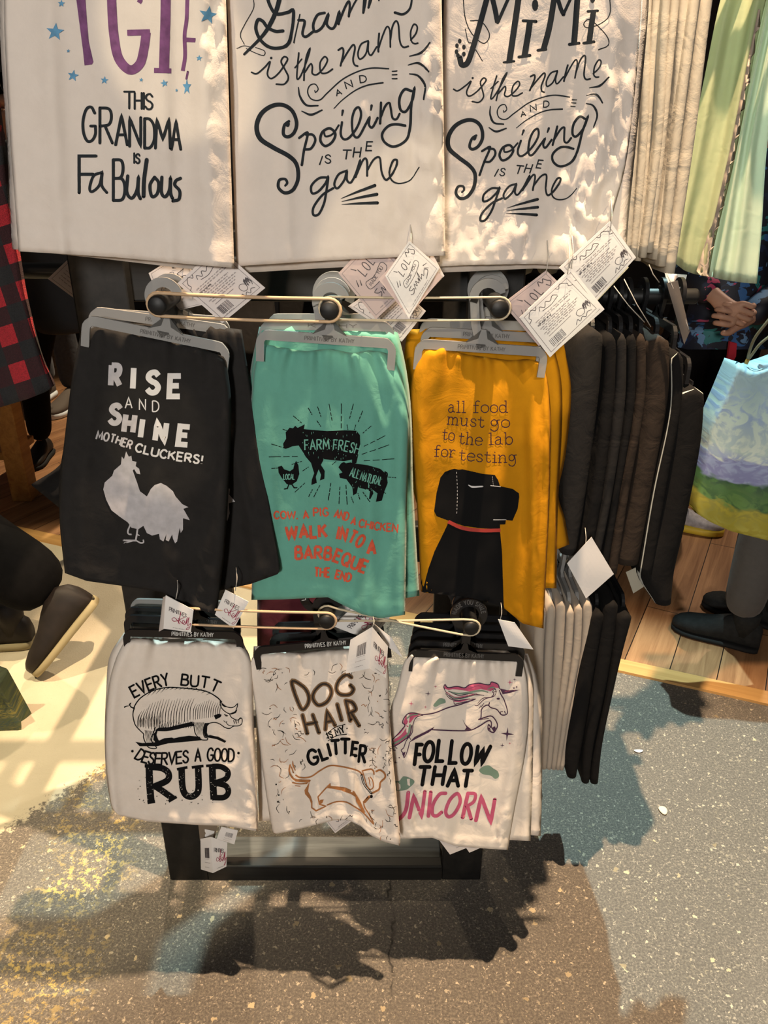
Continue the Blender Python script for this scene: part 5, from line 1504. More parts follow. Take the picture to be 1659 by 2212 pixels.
def art_lol(k):
    k.stroke([(5, 5), (95, 5), (95, 95), (5, 95)], .9, I_TAGL, False, closed=True, cap=False)
    k.word('LOL', [(36, 36), (68, 31)], 17, 1.7, I_TAG, gap=.5)
    k.stroke([(26, 52), (30, 44), (50, 46), (74, 38), (80, 44), (76, 52), (54, 58), (30, 58), (26, 52)], 1.2, I_TAG)
    k.word('MADE YOU', [(33, 55), (72, 47)], 6, 1, I_TAG, gap=.2, cap=False)
    k.stroke([(38, 64), (30, 66), (34, 71), (40, 73), (34, 79), (28, 75)], 1.5, I_TAG); k.stroke([(42, 78), (45, 68), (48, 76), (51, 67), (54, 76), (58, 68), (58, 76), (64, 58), (62, 76), (68, 70), (70, 76), (78, 70), (82, 78), (70, 86)], 1.4, I_TAG)
    for p in ([(14, 40), (18, 30)], [(20, 42), (24, 34)], [(82, 62), (90, 66)], [(80, 68), (86, 76)], [(30, 18), (24, 10)]): k.stroke(p, 2.2, I_TAG, taper=(1, .4))
    k.stroke([(70, 16), (74, 8), (79, 15), (84, 9), (88, 16), (92, 22), (86, 28), (82, 22)], 1.6, I_TAG)
    scribble(k, 20, 70, 91, 2.2, I_TAGL)


def art_brand(k):
    k.word('PRIMITIVES', [(16, 42), (78, 42)], 13, 1.8, I_TAG, gap=.12, cap=False)
    k.stroke([(52, 66), (58, 30), (52, 74)], 2, I_MAG); k.stroke([(72, 44), (56, 58), (50, 56), (66, 70), (74, 62), (68, 58), (66, 66), (76, 72), (82, 40), (80, 68), (88, 38), (86, 72), (92, 66), (96, 62), (92, 86), (82, 90), (90, 78)], 1.9, I_MAG)
    k.stroke([(54, 62), (36, 70), (28, 64), (38, 58), (54, 70), (58, 74)], 1.9, I_MAG)
    scribble(k, 34, 78, 92, 2, I_TAGL, .9)


def art_back(k):
    art_bar(k, 38, 30, 40, 30)
    scribble(k, 36, 80, 74, 2, I_TAGL)
    scribble(k, 36, 70, 88, 2, I_TAGL)


def swing_tag(label, quad, Y, art=None, mat=CARD, group='paper swing tags', string=None, thick=0.0008, art2=None, fold=None, cat='tag'):
    """card from four pixel corners (top left, top right, bottom right, bottom left of its artwork); Y per corner"""
    Ys = Y if isinstance(Y, (tuple, list)) else (Y,) * 4
    q = [at(p[0], p[1], y) for p, y in zip(quad, Ys)]
    n = (q[1] - q[0]).cross(q[3] - q[0]).normalized()
    if n.dot(q[0] - CAM) > 0: n = -n
    N = 8
    V, FC = [], []
    for j in range(N + 1):
        for i in range(N + 1):
            u, v = i / N, j / N
            p = (q[0] * (1 - u) + q[1] * u) * (1 - v) + (q[3] * (1 - u) + q[2] * u) * v
            V.append(p + n * 0.0015 * math.sin(math.pi * u) * math.sin(math.pi * v))
    for j in range(N):
        for i in range(N):
            a = j * (N + 1) + i; FC.append((a, a + 1, a + N + 2, a + N + 1))
    bvh = BVHTree.FromPolygons(V, FC)
    nv = len(V)
    V2 = V + [p - n * thick for p in V]
    FA = FC + [tuple(x + nv for x in f[::-1]) for f in FC]
    rim = [i for i in range(N + 1)] + [(N + 1) * j + N for j in range(1, N + 1)] + [N * (N + 1) + i for i in range(N - 1, -1, -1)] + [(N + 1) * j for j in range(N - 1, 0, -1)]
    for i in range(len(rim)):
        a, b = rim[i], rim[(i + 1) % len(rim)]; FA.append((a, a + nv, b + nv, b))
    mats = [mat]; mi = [0] * len(FA)
    if art:
        k = Ink()
        Q = [np.array(p, float) for p in quad]
        fn = lambda p: tuple((Q[0] * (1 - p[0] / 100) + Q[1] * p[0] / 100) * (1 - p[1] / 100) + (Q[3] * (1 - p[0] / 100) + Q[2] * p[0] / 100) * (p[1] / 100))
        size = math.sqrt(abs(np.cross(Q[1] - Q[0], Q[3] - Q[0])))
        k.frame((0, 0), size / 100, fn)
        art(k)
        v2, f2, m2 = k.lay(bvh, 0.0003, mats, len(V2))
        V2 = V2 + v2; FA = FA + f2; mi += m2
    me = mesh_from(V2, FA); me.polygons.foreach_set('material_index', mi)
    o = link('swing_tag', me, mats, smooth=False)
    r0 = q[0].copy(); me.transform(Matrix.Translation(-r0)); o.location = r0
    tag(o, label, cat, group)
    if string:
        bm = bmesh.new()
        pts = [at(*s) for s in string]
        add_tube(bm, smooth_pts([tuple(p) for p in pts], 5) if len(pts) > 2 else pts, 0.0006, 5)
        link('string', bm_mesh(bm), STR, o)
    return o


ST = lambda x, y, Y, up=70: [(x, y, Y), (x + 4, y - up * .5, Y), (x + 2, y - up, Y + .02)]
swing_tag('pale tag with small print left of the rack post, beside the black trousers', [(172, 536), (232, 606), (192, 668), (103, 602)], 1.20, lambda k: (art_border(k), [scribble(k, 14, 84, y, 2.4, I_TAGL) for y in (26, 34, 42, 50, 58, 66, 74, 82)]), string=ST(172, 540, 1.2))
swing_tag('doodled tag half hidden, left of the square tag under the grandma towel', [(400, 540), (432, 640), (352, 668), (321, 590)], 1.01, art_lol, string=ST(400, 545, 1.005))
swing_tag('square tag with barcode and two drawn heads under the grandma towel', [(383, 612), (472, 530), (573, 623), (478, 698)][0:1] + [(470, 532), (573, 622), (480, 698)], 0.945, art_info, string=ST(470, 545, .94))
swing_tag('pale folded tag behind the square tag under the grandma towel', [(340, 640), (420, 600), (452, 655), (380, 672)], 1.0, lambda k: k.stroke([(6, 6), (94, 6), (94, 94), (6, 94)], .9, I_TAGL, False, closed=True), string=ST(420, 605, .998, 60))
swing_tag('doodled LOL tag left of the folded white tag', [(731, 590), (800, 500), (898, 602), (812, 690)][0:1] + [(806, 512), (900, 606), (812, 690)], 0.955, art_lol, mat=CARD_P, string=ST(806, 540, .952))
swing_tag('front leaf of the folded white LOL tag under the Grammy towel', [(832, 596), (884, 520), (950, 578), (883, 688)], (.925, .925, .93, .925), art_lol, CARD_W, string=ST(884, 548, .93))
swing_tag('back leaf of the folded white LOL tag under the Grammy towel', [(818, 604), (884, 528), (956, 598), (882, 684)], (.935, .935, .945, .932), None, CARD_P)
swing_tag('printed tag with drawn heads hanging behind the teal hangers', [(752, 662), (840, 600), (920, 672), (868, 738)], 1.0, art_info, string=ST(840, 610, .998))
swing_tag('pale tag edge behind the folded white LOL tag', [(880, 570), (930, 540), (960, 596), (922, 636)], .958, None, string=ST(930, 545, .955))
swing_tag('rosy doodled tag between mustard hanger and white barcode tag', [(1086, 656), (1180, 584), (1258, 660), (1164, 748)], .965, art_lol, CARD_P, string=ST(1180, 590, .962))
swing_tag('white printed tag with barcode and two drawn heads over the mustard towel', [(1122, 686), (1226, 591), (1299, 664), (1188, 772)], .945, art_info, CARD_W, string=ST(1226, 592, .942))
swing_tag('white tag directly behind the barcode tag, rim showing on its right', [(1140, 668), (1234, 578), (1306, 668), (1204, 756)], .955, art_border, CARD_W, string=ST(1234, 580, .952))
swing_tag('upper white barcode tag under the right end of the MiMi towel', [(1208, 578), (1318, 478), (1374, 556), (1284, 654)], .985, art_info, CARD_W, string=ST(1318, 500, .982))
swing_tag('cream tag peeking under the upper barcode tag', [(1236, 600), (1330, 520), (1358, 578), (1290, 650)], .99, None, plain('tag_card_cream', (.66, .60, .42), .55))
# bottom row
swing_tag('white brand tag with red script over the pig towel hanger', [(358, 1286), (418, 1318), (412, 1366), (353, 1358)], (.93, .925, .925, .93), art_brand, CARD_W, string=ST(380, 1294, .93, 50))
swing_tag('side leaf of the white brand tag over the pig towel hanger', [(352, 1290), (358, 1288), (354, 1358), (343, 1364)], (.95, .93, .93, .95), None, CARD)
swing_tag('slanted white brand tag right under the rooster towel corner', [(487, 1274), (537, 1300), (505, 1358), (464, 1328)], .935, art_brand, CARD_W, string=ST(508, 1276, .935, 50))
swing_tag('left leaf of the folded tag on the dog hair towel', [(757, 1382), (804, 1354), (798, 1444), (747, 1455)], (.930, .910, .905, .925), art_back, CARD_W, string=ST(804, 1356, .915, 24))
swing_tag('right leaf of the folded tag on the dog hair towel, red script', [(804, 1354), (838, 1396), (834, 1465), (798, 1444)], (.910, .925, .920, .905), art_brand, CARD_W)
swing_tag('blank tag twisted behind the folded tag on the dog hair towel', [(806, 1346), (846, 1378), (871, 1422), (836, 1396)], (.935, .94, .945, .94), None, CARD_W)
swing_tag('small blank tag over the right end of the unicorn hanger', [(1076, 1338), (1112, 1345), (1152, 1403), (1098, 1396)], .95, None, CARD_W, string=ST(1080, 1342, .955, 40))
swing_tag('tag lying slanted behind the teal towel hem, over the middle lower peg', [(718, 1352), (770, 1304), (842, 1334), (800, 1384)], .985, art_brand, CARD_W, string=ST(770, 1306, .98, 30))
swing_tag('rearmost tag behind the teal towel hem with barcode', [(690, 1352), (736, 1300), (790, 1330), (742, 1384)], 1.01, art_back, CARD)
swing_tag('tall white brand tag hanging under the pig towel in front of the base', [(456, 1808), (491, 1820), (489, 1872), (460, 1886)], (.985, .99, .985, .98), art_brand, CARD_W, string=ST(470, 1812, .985, 50))
swing_tag('side leaf of the tall white brand tag under the pig towel', [(433, 1812), (456, 1808), (460, 1886), (434, 1878)], (1.0, .985, .98, 1.0), art_back, CARD_W)
swing_tag('white barcode tag tucked above the tall brand tag', [(478, 1786), (514, 1794), (506, 1824), (468, 1812)], .975, art_back, CARD_W, string=ST(490, 1790, .975, 40))
swing_tag('brown tag end with white sticker under the pig towel', [(428, 1778), (470, 1782), (462, 1822), (432, 1816)], 1.0, lambda k: (k.fill([(34, 30), (90, 34), (86, 80), (36, 74)], CARD_W)), plain('kraft_card', (.18, .14, .10), .7))
swing_tag('doodled tag tip showing below the dog hair towel', [(676, 1740), (722, 1700), (776, 1762), (724, 1800)], .985, art_lol, CARD)
swing_tag('barcode tag corner below the unicorn towel, on the left', [(930, 1790), (990, 1760), (1022, 1826), (972, 1846)], .985, art_back, CARD)
swing_tag('barcode tag corner below the unicorn towel, on the right', [(985, 1800), (1030, 1780), (1060, 1822), (1014, 1842)], .99, art_back, CARD)

# ================================================================== towels hung edge-on at the sides of the rack
def side_towel(label, L, Rr, Yf, mat, group, depth=0.2, seed=0, wave=0.006, cat='towel', dirY=1, edge=None, ext=0.0):
    """L and Rr: pixel polylines of the left and right outline of the front edge, top to bottom; the towel runs back along y"""
    pl, pr = Poly(L), Poly(Rr)
    rn = random.Random(group); ph = [rn.uniform(0, 6.28) for _ in range(4)]
    nv, ns = 34, 14
    rows = []
    for j in range(nv + 1):
        v = j / nv
        a, b = pl(v), pr(v)
        A = at(a[0], a[1], Yf); B = at(b[0], b[1], Yf)
        z = (A.z + B.z) / 2; xl, xr = A.x, B.x
        if v < 0.05:
            s = math.sqrt(max(0.0, 1 - (1 - v / .05) ** 2)); m = (xl + xr) / 2
            xl, xr = m + (xl - m) * max(.12, s), m + (xr - m) * max(.12, s)
        w = (xr - xl); c = (xl + xr) / 2; rr = w / 2
        ring = []
        dp = depth * (0.8 + 0.2 * min(1, v * 3))

        def wob(y, k):
            return wave * (0.35 + v) * math.sin(y * 32 + ph[0] + v * 1.5) + wave * .6 * math.sin(y * 75 + ph[1] + k) * (1 - .5 * v)
        for i in range(ns + 1):                     # right face, back to front
            y = dp * (1 - i / ns); f = min(1, y / .06)
            ring.append(Vector((xr + wob(y, 0) * f, Yf + dirY * (rr * .9 + y), z)))
        for k in range(1, 8):                       # rounded front edge
            an = math.pi * k / 8
            ring.append(Vector((c + rr * math.cos(an), Yf + dirY * rr * .9 * (1 - math.sin(an)), z)))
        for i in range(ns + 1):                     # left face, front to back
            y = dp * i / ns; f = min(1, y / .06)
            ring.append(Vector((xl + wob(y, 0) * f, Yf + dirY * (rr * .9 + y), z)))
        rows.append(ring)
    W = len(rows[0]); V = [p for r in rows for p in r]; FC = []
    for j in range(nv):
        for i in range(W):
            a = j * W + i; b = j * W + (i + 1) % W
            FC.append((a, b, b + W, a + W))
    FC.append(tuple(range(W))); FC.append(tuple(range(nv * W, nv * W + W))[::-1])
    bm = bmesh.new()
    vs = [bm.verts.new(p) for p in V]
    for f in FC: bm.faces.new([vs[i] for i in f])
    bmesh.ops.triangulate(bm, faces=[f for f in bm.faces if len(f.verts) > 4])
    me = bm_mesh(bm)
    if edge is not None:
        # trim: the hemmed selvage along the front edge has its own colour
        me.materials.append(mat); 
    r0 = V[0].copy(); me.transform(Matrix.Translation(-r0))
    if edge is not None: me.materials.clear()
    o = link('hanging_towel', me, [mat] + ([edge] if edge is not None else []))
    if edge is not None:
        mid = ns + 4
        for j in range(nv):
            for i in range(W):
                if i in (mid - 5, mid - 4, mid + 3): me.polygons[j * W + i].material_index = 1
    o.location = r0
    tag(o, label, cat, group)
    return o


GS = ('cream towels stacked edge-on at top right', 'dark towels stacked edge-on at right', 'beige towels edge-on at bottom right', 'black towels edge-on at bottom right')
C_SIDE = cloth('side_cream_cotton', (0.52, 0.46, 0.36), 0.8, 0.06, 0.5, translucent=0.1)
# top right: cream
tops = [1372, 1392, 1412, 1432, 1452, 1472, 1494, 1516, 1545]
bots = [1346, 1362, 1374, 1384, 1396, 1410, 1424, 1438, 1458]
names = ('nearest the MiMi towel', 'second from the MiMi towel', 'third from the MiMi towel', 'fourth from the MiMi towel', 'fifth from the MiMi towel', 'third from the outer end', 'second from the outer end', 'at the outer right end')
for i in range(8):
    x0, x1, y0, y1 = tops[i], tops[i + 1] - 2, bots[i], bots[i + 1] + 2
    yb = (553, 560, 563, 556, 545, 560, 575, 590)[i]
    j = (0, 5, -4, 6, -3, 5, -6, 0)[i]
    side_towel('cream towel hung edge-on, ' + names[i], [(x0 + (x0 - y0) * .65, -330), (x0, 0), ((x0 + y0) / 2 + 3 + j, 290), (y0, yb)],
               [(x1 + (x1 - y1) * .65, -330), (x1, 0), ((x1 + y1) / 2 + 4 + j, 290), (y1, yb + 2)], 1.15 + .006 * (i % 3), C_SIDE, GS[0], .24, seed=200 + i, wave=.003)
# middle right: dark
dk = [('charcoal towel nearest the mustard towels, its broad face showing', [(1262, 704), (1240, 782), (1227, 912), (1220, 1060), (1214, 1196)], [(1308, 724), (1300, 860), (1274, 1050), (1246, 1204)], C_CHAR, None),
      ('black towel second from the mustard towels', [(1310, 726), (1304, 860), (1280, 1060), (1252, 1206)], [(1334, 722), (1330, 860), (1306, 1060), (1280, 1218)], C_BLACK, None),
      ('charcoal towel third from the mustard towels', [(1336, 724), (1331, 860), (1308, 1060), (1282, 1200)], [(1356, 722), (1352, 880), (1326, 1060), (1298, 1206)], C_CHAR, None),
      ('black towel left of the brown ones', [(1358, 722), (1354, 880), (1328, 1060), (1300, 1232)], [(1377, 722), (1372, 880), (1342, 1060), (1313, 1240)], C_BLACK, None),
      ('narrow brown black towel beside the wide brown one', [(1378, 724), (1374, 880), (1344, 1060), (1315, 1240)], [(1398, 724), (1394, 880), (1362, 1060), (1334, 1244)], C_BROWN, None),
      ('wide dark brown towel with wrinkled edge', [(1400, 722), (1396, 880), (1368, 1060), (1337, 1206)], [(1452, 732), (1450, 860), (1414, 1060), (1382, 1240)], C_BROWN, None),
      ('black towel with thin pale hem right of the wide brown one', [(1454, 752), (1452, 880), (1416, 1060), (1386, 1238)], [(1478, 772), (1474, 880), (1442, 1060), (1410, 1250)], C_BLACK, cloth('pale_selvage', (.5, .52, .48), .8)),
      ('large black towel hanging lowest at the outer right', [(1482, 810), (1462, 940), (1430, 1120), (1388, 1236), (1420, 1300)], [(1524, 872), (1518, 985), (1492, 1120), (1452, 1318)], C_BLACK, cloth('pale_selvage', (.5, .52, .48), .8))]
for i, (lb, L, Rr, mt, eg) in enumerate(dk):
    side_towel(lb, L, Rr, 1.16 + .004 * (i % 2), mt, GS[1], .22, seed=300 + i, wave=.003, edge=eg)
# bottom right: beige and black
bt = [1160, 1184, 1204, 1226, 1244, 1262, 1284]; bb = [1158, 1170, 1182, 1192, 1202, 1210, 1219]
for i in range(6):
    side_towel('beige towel edge-on, ' + ('nearest the unicorn towels', 'second from the unicorn towels', 'third from the unicorn towels', 'third from the black ones', 'second from the black ones', 'next to the black ones')[i],
               [(bt[i], 1316 - (i % 3) * 8), (bt[i] - 6, 1420), (bb[i] + (bt[i] - bb[i]) * .4, 1540), (bb[i], 1660)], [(bt[i + 1] - 2, 1316 - (i % 3) * 8), (bt[i + 1] - 8, 1420), (bb[i + 1] + (bt[i + 1] - bb[i + 1]) * .4, 1540), (bb[i + 1] - 1, 1664 + i)],
               1.17, C_BEIGE, GS[2], .2, seed=400 + i, wave=.003)
for i, (lb, L, Rr) in enumerate((('left of the three black towels beside the beige ones', [(1283, 1330), (1248, 1489), (1223, 1623), (1227, 1680)], [(1310, 1318), (1284, 1470), (1262, 1610), (1246, 1684)]),
                                 ('middle of the three black towels beside the beige ones', [(1312, 1300), (1286, 1470), (1264, 1620), (1258, 1692)], [(1340, 1304), (1316, 1470), (1285, 1610), (1274, 1694)]),
                                 ('right of the three black towels beside the beige ones', [(1342, 1304), (1318, 1470), (1288, 1620), (1277, 1693)], [(1368, 1352), (1338, 1452), (1304, 1600), (1293, 1696)]))):
    side_towel(lb, L, Rr, 1.16, C_BLACK, GS[3], .18, seed=450 + i, wave=.003)

# hangers of the side stacks: seen edge-on, hooked over the side pegs
def side_hanger(label, group, px, py, Yp, pegv, mat=P_BLACK, topz=None):
    x = at(px, py, Yp).x
    z = topz if topz is not None else at(px, py, Yp).z
    hanger(label, group, (pegv.y, pegv.z + .005), (Yp + .022, z), (Yp + .20, z), x, mat, plane='y', t=.006, ring=.019, ringw=.012)


gsh = 'black hangers on the right side peg'
for i, (px, lb) in enumerate(((1288, 'of the charcoal towel'), (1326, 'of the second dark towel'), (1350, 'of the third dark towel'), (1372, 'left of the brown towels'), (1394, 'of the narrow brown towel'), (1430, 'of the wide brown towel'), (1470, 'of the pale hemmed black towel'), (1500, 'of the lowest black towel'))):
    side_hanger('black hanger edge-on, ' + lb, gsh, px, (700, 700, 700, 700, 700, 704, 720, 790)[i], 1.17, SIDE_PEG[1])
for i, (px, lb) in enumerate(((1296, 'left'), (1326, 'middle'), (1354, 'right'))):
    side_hanger('black hanger of the %s black towel at bottom right' % lb, 'black hangers on the lower right side peg', px, 1306, 1.17, SIDE_PEG[2])
for i in range(6):
    side_hanger('clear hanger of the beige towel ' + ('nearest the unicorn towels', 'second from the unicorn towels', 'third from the unicorn towels', 'third from the black ones', 'second from the black ones', 'next to the black ones')[i], 'clear hangers on the lower right side peg', (bt[i] + bt[i + 1]) / 2, 1302, 1.18, SIDE_PEG[2], P_CLEAR)
# tags of the side stacks
swing_tag('blank white diamond tag below the dark side towels', [(1225, 1217), (1278, 1160), (1326, 1240), (1266, 1293)], 1.13, None, CARD_W, string=ST(1262, 1190, 1.135, 50))
swing_tag('greyish tag corner between black towels and wood floor', [(1352, 1236), (1386, 1220), (1396, 1264), (1368, 1282)], 1.2, None, plain('tag_card_grey', (.34, .32, .26), .6))
swing_tag('dark grey tag seen from behind on strings near the side peg', [(1440, 612), (1464, 606), (1490, 716), (1478, 744)], 1.15, None, plain('tag_back', (.10, .085, .075), .7), string=[(1488, 712, 1.15), (1470, 660, 1.15), (1440, 590, 1.15)])
swing_tag('bright white tag catching light above the side peg', [(1436, 590), (1484, 594), (1474, 630), (1442, 614)], 1.4, lambda k: k.stroke([(52, 10), (50, 92)], 22, CARD_P, False, cap=False), plain('tag_white', (.82, .82, .8), .5), string=[(1450, 592, 1.4), (1440, 570, 1.4), (1436, 540, 1.4)])
for i, (a, b) in enumerate((((1326, 618), (1392, 696)), ((1348, 603), (1406, 706)), ((1402, 572), (1424, 610)))):
    bm = bmesh.new(); add_tube(bm, [at(*a, 1.12), at((a[0] + b[0]) / 2 - 2, (a[1] + b[1]) / 2 + 2, 1.125), at(*b, 1.13)], .0007, 5)
    o = link('tag_string', bm_mesh(bm), STR); tag(o, ('taut pale string over the black side hangers, left one', 'taut pale string over the black side hangers, right one', 'short loose string above the black side hangers')[i], 'string')

# left side peg: a black towel whose lower corner swings out
towel('hanging_towel', 'black towel on the left side of the rack, only its lower corner showing', 'towel', None,
      [(190, 715), (300, 715)], [(67, 1047), (85, 1062), (128, 1097), (170, 1120)], [(178, 860), (140, 990)], [(300, 900), (260, 1050)], (1.20, 1.24, 1.17, 1.22), C_BLACK, folds=[(.5, .5, .2, .01)], seed=500, thick=.012, nu=24, nv=30)

# ================================================================== rear of the rack: unseen dark towels and pegs added to block light
for i, x in enumerate((-0.36, -0.125, 0.11)):
    for z, lb in ((1.32, 'middle'),):
        peg((x, RK_Y + 0.70, z), (x, RK_Y + 0.49, z))
        y = RK_Y + 0.62 + .004 * i
        zb = .87
        bm = bmesh.new()
        add_box(bm, (x, y, (z - .02 + zb) / 2), (.235, .03, z - .02 - zb), bevel=.012)
        bmesh.ops.subdivide_edges(bm, edges=bm.edges[:], cuts=3, use_grid_fill=True)
        for v in bm.verts:
            f = (z - v.co.z) / .5
            v.co.y += .006 * math.sin(v.co.x * 60 + i) * f; v.co.x = x + (v.co.x - x) * (.86 + .22 * f)
        o = link('hanging_towel', bm_mesh(bm), (C_CHAR, C_BLACK, C_BROWN)[i]); r0 = Vector((x, y, z)); o.data.transform(Matrix.Translation(-r0)); o.location = r0
        tag(o, 'unseen %s towel added on the rear of the rack to block light' % ('charcoal', 'black', 'dark brown')[i], 'towel', 'unseen light blocking towels on the rear of the rack')

# unseen towels added on second right side pegs, farther back, to cast shade
for k, (z, zb, lb) in enumerate(((1.18, .60, 'middle'), (.70, .25, 'bottom'), (1.70, 1.20, 'top'))):
    y = RK_Y + .40
    peg((.44, y, z + .05), (XR, y, z + .05), .0125)
    for i in range(4):
        x = .255 + .046 * i
        bm = bmesh.new()
        add_box(bm, (x, y, (z + zb) / 2), (.04, .22, z - zb), bevel=.014)
        bmesh.ops.subdivide_edges(bm, edges=bm.edges[:], cuts=2, use_grid_fill=True)
        for v in bm.verts: v.co.x += .004 * math.sin(v.co.y * 40 + v.co.z * 3); v.co.y = y + (v.co.y - y) * (.8 + .25 * (z - v.co.z) / .5)
        o = link('hanging_towel', bm_mesh(bm), (C_CHAR, C_BLACK, C_SIDE)[k]); r0 = Vector((x, y, z)); o.data.transform(Matrix.Translation(-r0)); o.location = r0
        tag(o, 'unseen towel added to cast shade on the rear right peg of the rack, %s row, %s' % (lb, ('next to the post', 'second from the post', 'third from the post', 'outermost')[i]), 'towel', 'unseen shade towels on the rear right pegs')

# ================================================================== neighbouring displays
def plaid_material():
    m, nt, b = _nt('buffalo_plaid')
    L = nt.links; N = nt.nodes.new
    uv = N('ShaderNodeUVMap'); uv.uv_map = 'UVMap'
    s = N('ShaderNodeSeparateXYZ'); L.new(uv.outputs['UV'], s.inputs[0])
    on = []
    for k in (0, 1):
        fr = N('ShaderNodeMath'); fr.operation = 'FRACT'; L.new(s.outputs[k], fr.inputs[0])
        lt = N('ShaderNodeMath'); lt.operation = 'LESS_THAN'; lt.inputs[1].default_value = 0.52; L.new(fr.outputs[0], lt.inputs[0]); on.append(lt.outputs[0])
    ad = N('ShaderNodeMath'); ad.operation = 'ADD'; L.new(on[0], ad.inputs[0]); L.new(on[1], ad.inputs[1])
    dv = N('ShaderNodeMath'); dv.operation = 'MULTIPLY'; dv.inputs[1].default_value = 0.5; L.new(ad.outputs[0], dv.inputs[0])
    r = N('ShaderNodeValToRGB'); r.color_ramp.interpolation = 'CONSTANT'
    r.color_ramp.elements[0].position = 0; r.color_ramp.elements[0].color = (0.013, 0.013, 0.014, 1)
    r.color_ramp.elements[1].position = 0.25; r.color_ramp.elements[1].color = (0.030, 0.006, 0.008, 1)
    e = r.color_ramp.elements.new(0.75); e.color = (0.36, 0.014, 0.022, 1)
    L.new(dv.outputs[0], r.inputs[0])
    tc = N('ShaderNodeTexCoord'); n = N('ShaderNodeTexNoise'); n.inputs['Scale'].default_value = 700
    L.new(tc.outputs['Object'], n.inputs['Vector'])
    mx = N('ShaderNodeMix'); mx.data_type = 'RGBA'; mx.blend_type = 'MULTIPLY'; mx.inputs[0].default_value = .7
    r2 = N('ShaderNodeValToRGB'); r2.color_ramp.elements[0].position = .35; r2.color_ramp.elements[0].color = (.45, .45, .45, 1); r2.color_ramp.elements[1].position = .6
    L.new(n.outputs['Fac'], r2.inputs[0]); L.new(r.outputs[0], mx.inputs[6]); L.new(r2.outputs[0], mx.inputs[7])
    L.new(mx.outputs[2], b.inputs['Base Color'])
    b.inputs['Roughness'].default_value = .95
    bp = N('ShaderNodeBump'); bp.inputs['Strength'].default_value = .6; bp.inputs['Distance'].default_value = .002
    L.new(n.outputs['Fac'], bp.inputs['Height']); L.new(bp.outputs['Normal'], b.inputs['Normal'])
    return m


_E = np.linalg.inv(np.array([[26, 79], [68, -22]], float).T)


def plaid_uv(q):
    d = _E @ (np.array(q) - np.array([7, 530]))
    return (float(d[0]) + 20.0, float(d[1]) + 20.0)


towel('hanging_blanket', 'red and black buffalo plaid blanket hanging at the left edge', 'blanket', None,
      [(-230, 120), (-120, 100), (-24, 90)], [(-140, 900), (0, 880), (60, 862), (100, 846), (116, 832)], [(-215, 400), (-180, 650)], [(4, 300), (19, 420), (40, 560), (56, 650), (86, 765)],
      (0.98, 0.95, 0.99, 0.96), plaid_material(), folds=[(.3, .3, .15, .02), (.8, .8, .1, .01)], uvfn=plaid_uv, seed=600, thick=.016, nu=40, nv=50)

OAK = wood('honey_oak', (0.26, 0.10, 0.022), (0.50, 0.24, 0.06), rough=.45, scale=5)
OAKV = wood('honey_oak_upright', (0.26, 0.10, 0.022), (0.50, 0.24, 0.06), along=R(90), rough=.45, scale=5)
tb = empty('display_table', (-2.2, 3.5, 0), 'honey coloured wooden display table behind the plaid blanket', 'table')


def tpart(n, c, s, m):
    bm = bmesh.new(); add_box(bm, c, s, bevel=.004); return link(n, bm_mesh(bm), m, tb, smooth=False)


for x in (-1.605, -2.75):
    for y in (3.15, 3.42): tpart('leg', (x - (.13 if y > 3.2 and x > -2 else 0), y, .36), (.085, .085, .72), OAKV)
tpart('shelf', (-2.18, 3.29, .19), (1.08, .24, .035), OAK)
tpart('table_top', (-2.2, 3.27, .735), (1.25, .38, .035), OAK)

C_GREEN = cloth('pale_green_sheer', (0.54, 0.55, 0.35), 0.8, 0.06, 0.3, translucent=0.55)
C_GREENL = cloth('whitish_green_sheer', (0.66, 0.71, 0.57), 0.8, 0.05, 0.3, translucent=0.6)
ink_hem = Ink(); ink_hem.layer = 4; ink_hem.fill([(1636, 20), (1652, 20), (1592, 330), (1562, 470), (1532, 600), (1503, 594), (1542, 470), (1574, 330)], cloth('tan_hem', (.40, .32, .25), .85))
GG = 'sheer green towels at the right edge'
towel('hanging_towel', 'pale green sheer towel hanging nearest the cream stack at top right', 'towel', GG,
      [(1640, -420), (1760, -420)], [(1450, 562), (1480, 585), (1500, 592), (1531, 598)], [(1590, -100), (1556, 0), (1520, 175), (1460, 475)], [(1690, -100), (1650, 20), (1590, 330), (1545, 520)],
      1.34, C_GREEN, ink_hem, folds=[(.8, .85, .12, .02), (.2, .2, .12, .012)], seed=701, thick=.004, nu=30, nv=50)
towel('hanging_towel', 'whitish green sheer towel at the right picture edge, bottom hem visible', 'towel', GG,
      [(1700, -420), (1860, -420)], [(1512, 592), (1560, 604), (1600, 610), (1635, 613)], [(1660, -100), (1640, 20), (1570, 330), (1528, 520)], [(1740, -100), (1706, 20), (1660, 290), (1645, 500)],
      1.37, C_GREENL, folds=[(.3, .3, .08, .02), (.6, .6, .1, .015)], seed=702, thick=.004, nu=30, nv=50)
gr = empty('garment_rail', (0.95, 1.36, 0), 'tall thin metal rail carrying the sheer green towels', 'rail')
MET = plain('grey_steel', (.12, .12, .12), .35, metal=.8)
for n, pts in (('bar', [(.5, 1.36, 1.80), (1.75, 1.36, 1.80)]), ('upright', [(1.75, 1.36, 0), (1.75, 1.36, 1.80)]), ('foot', [(1.75, 1.06, .012), (1.75, 1.66, .012)])):
    bm = bmesh.new(); add_tube(bm, pts, .011, 12); link(n, bm_mesh(bm), MET, gr)


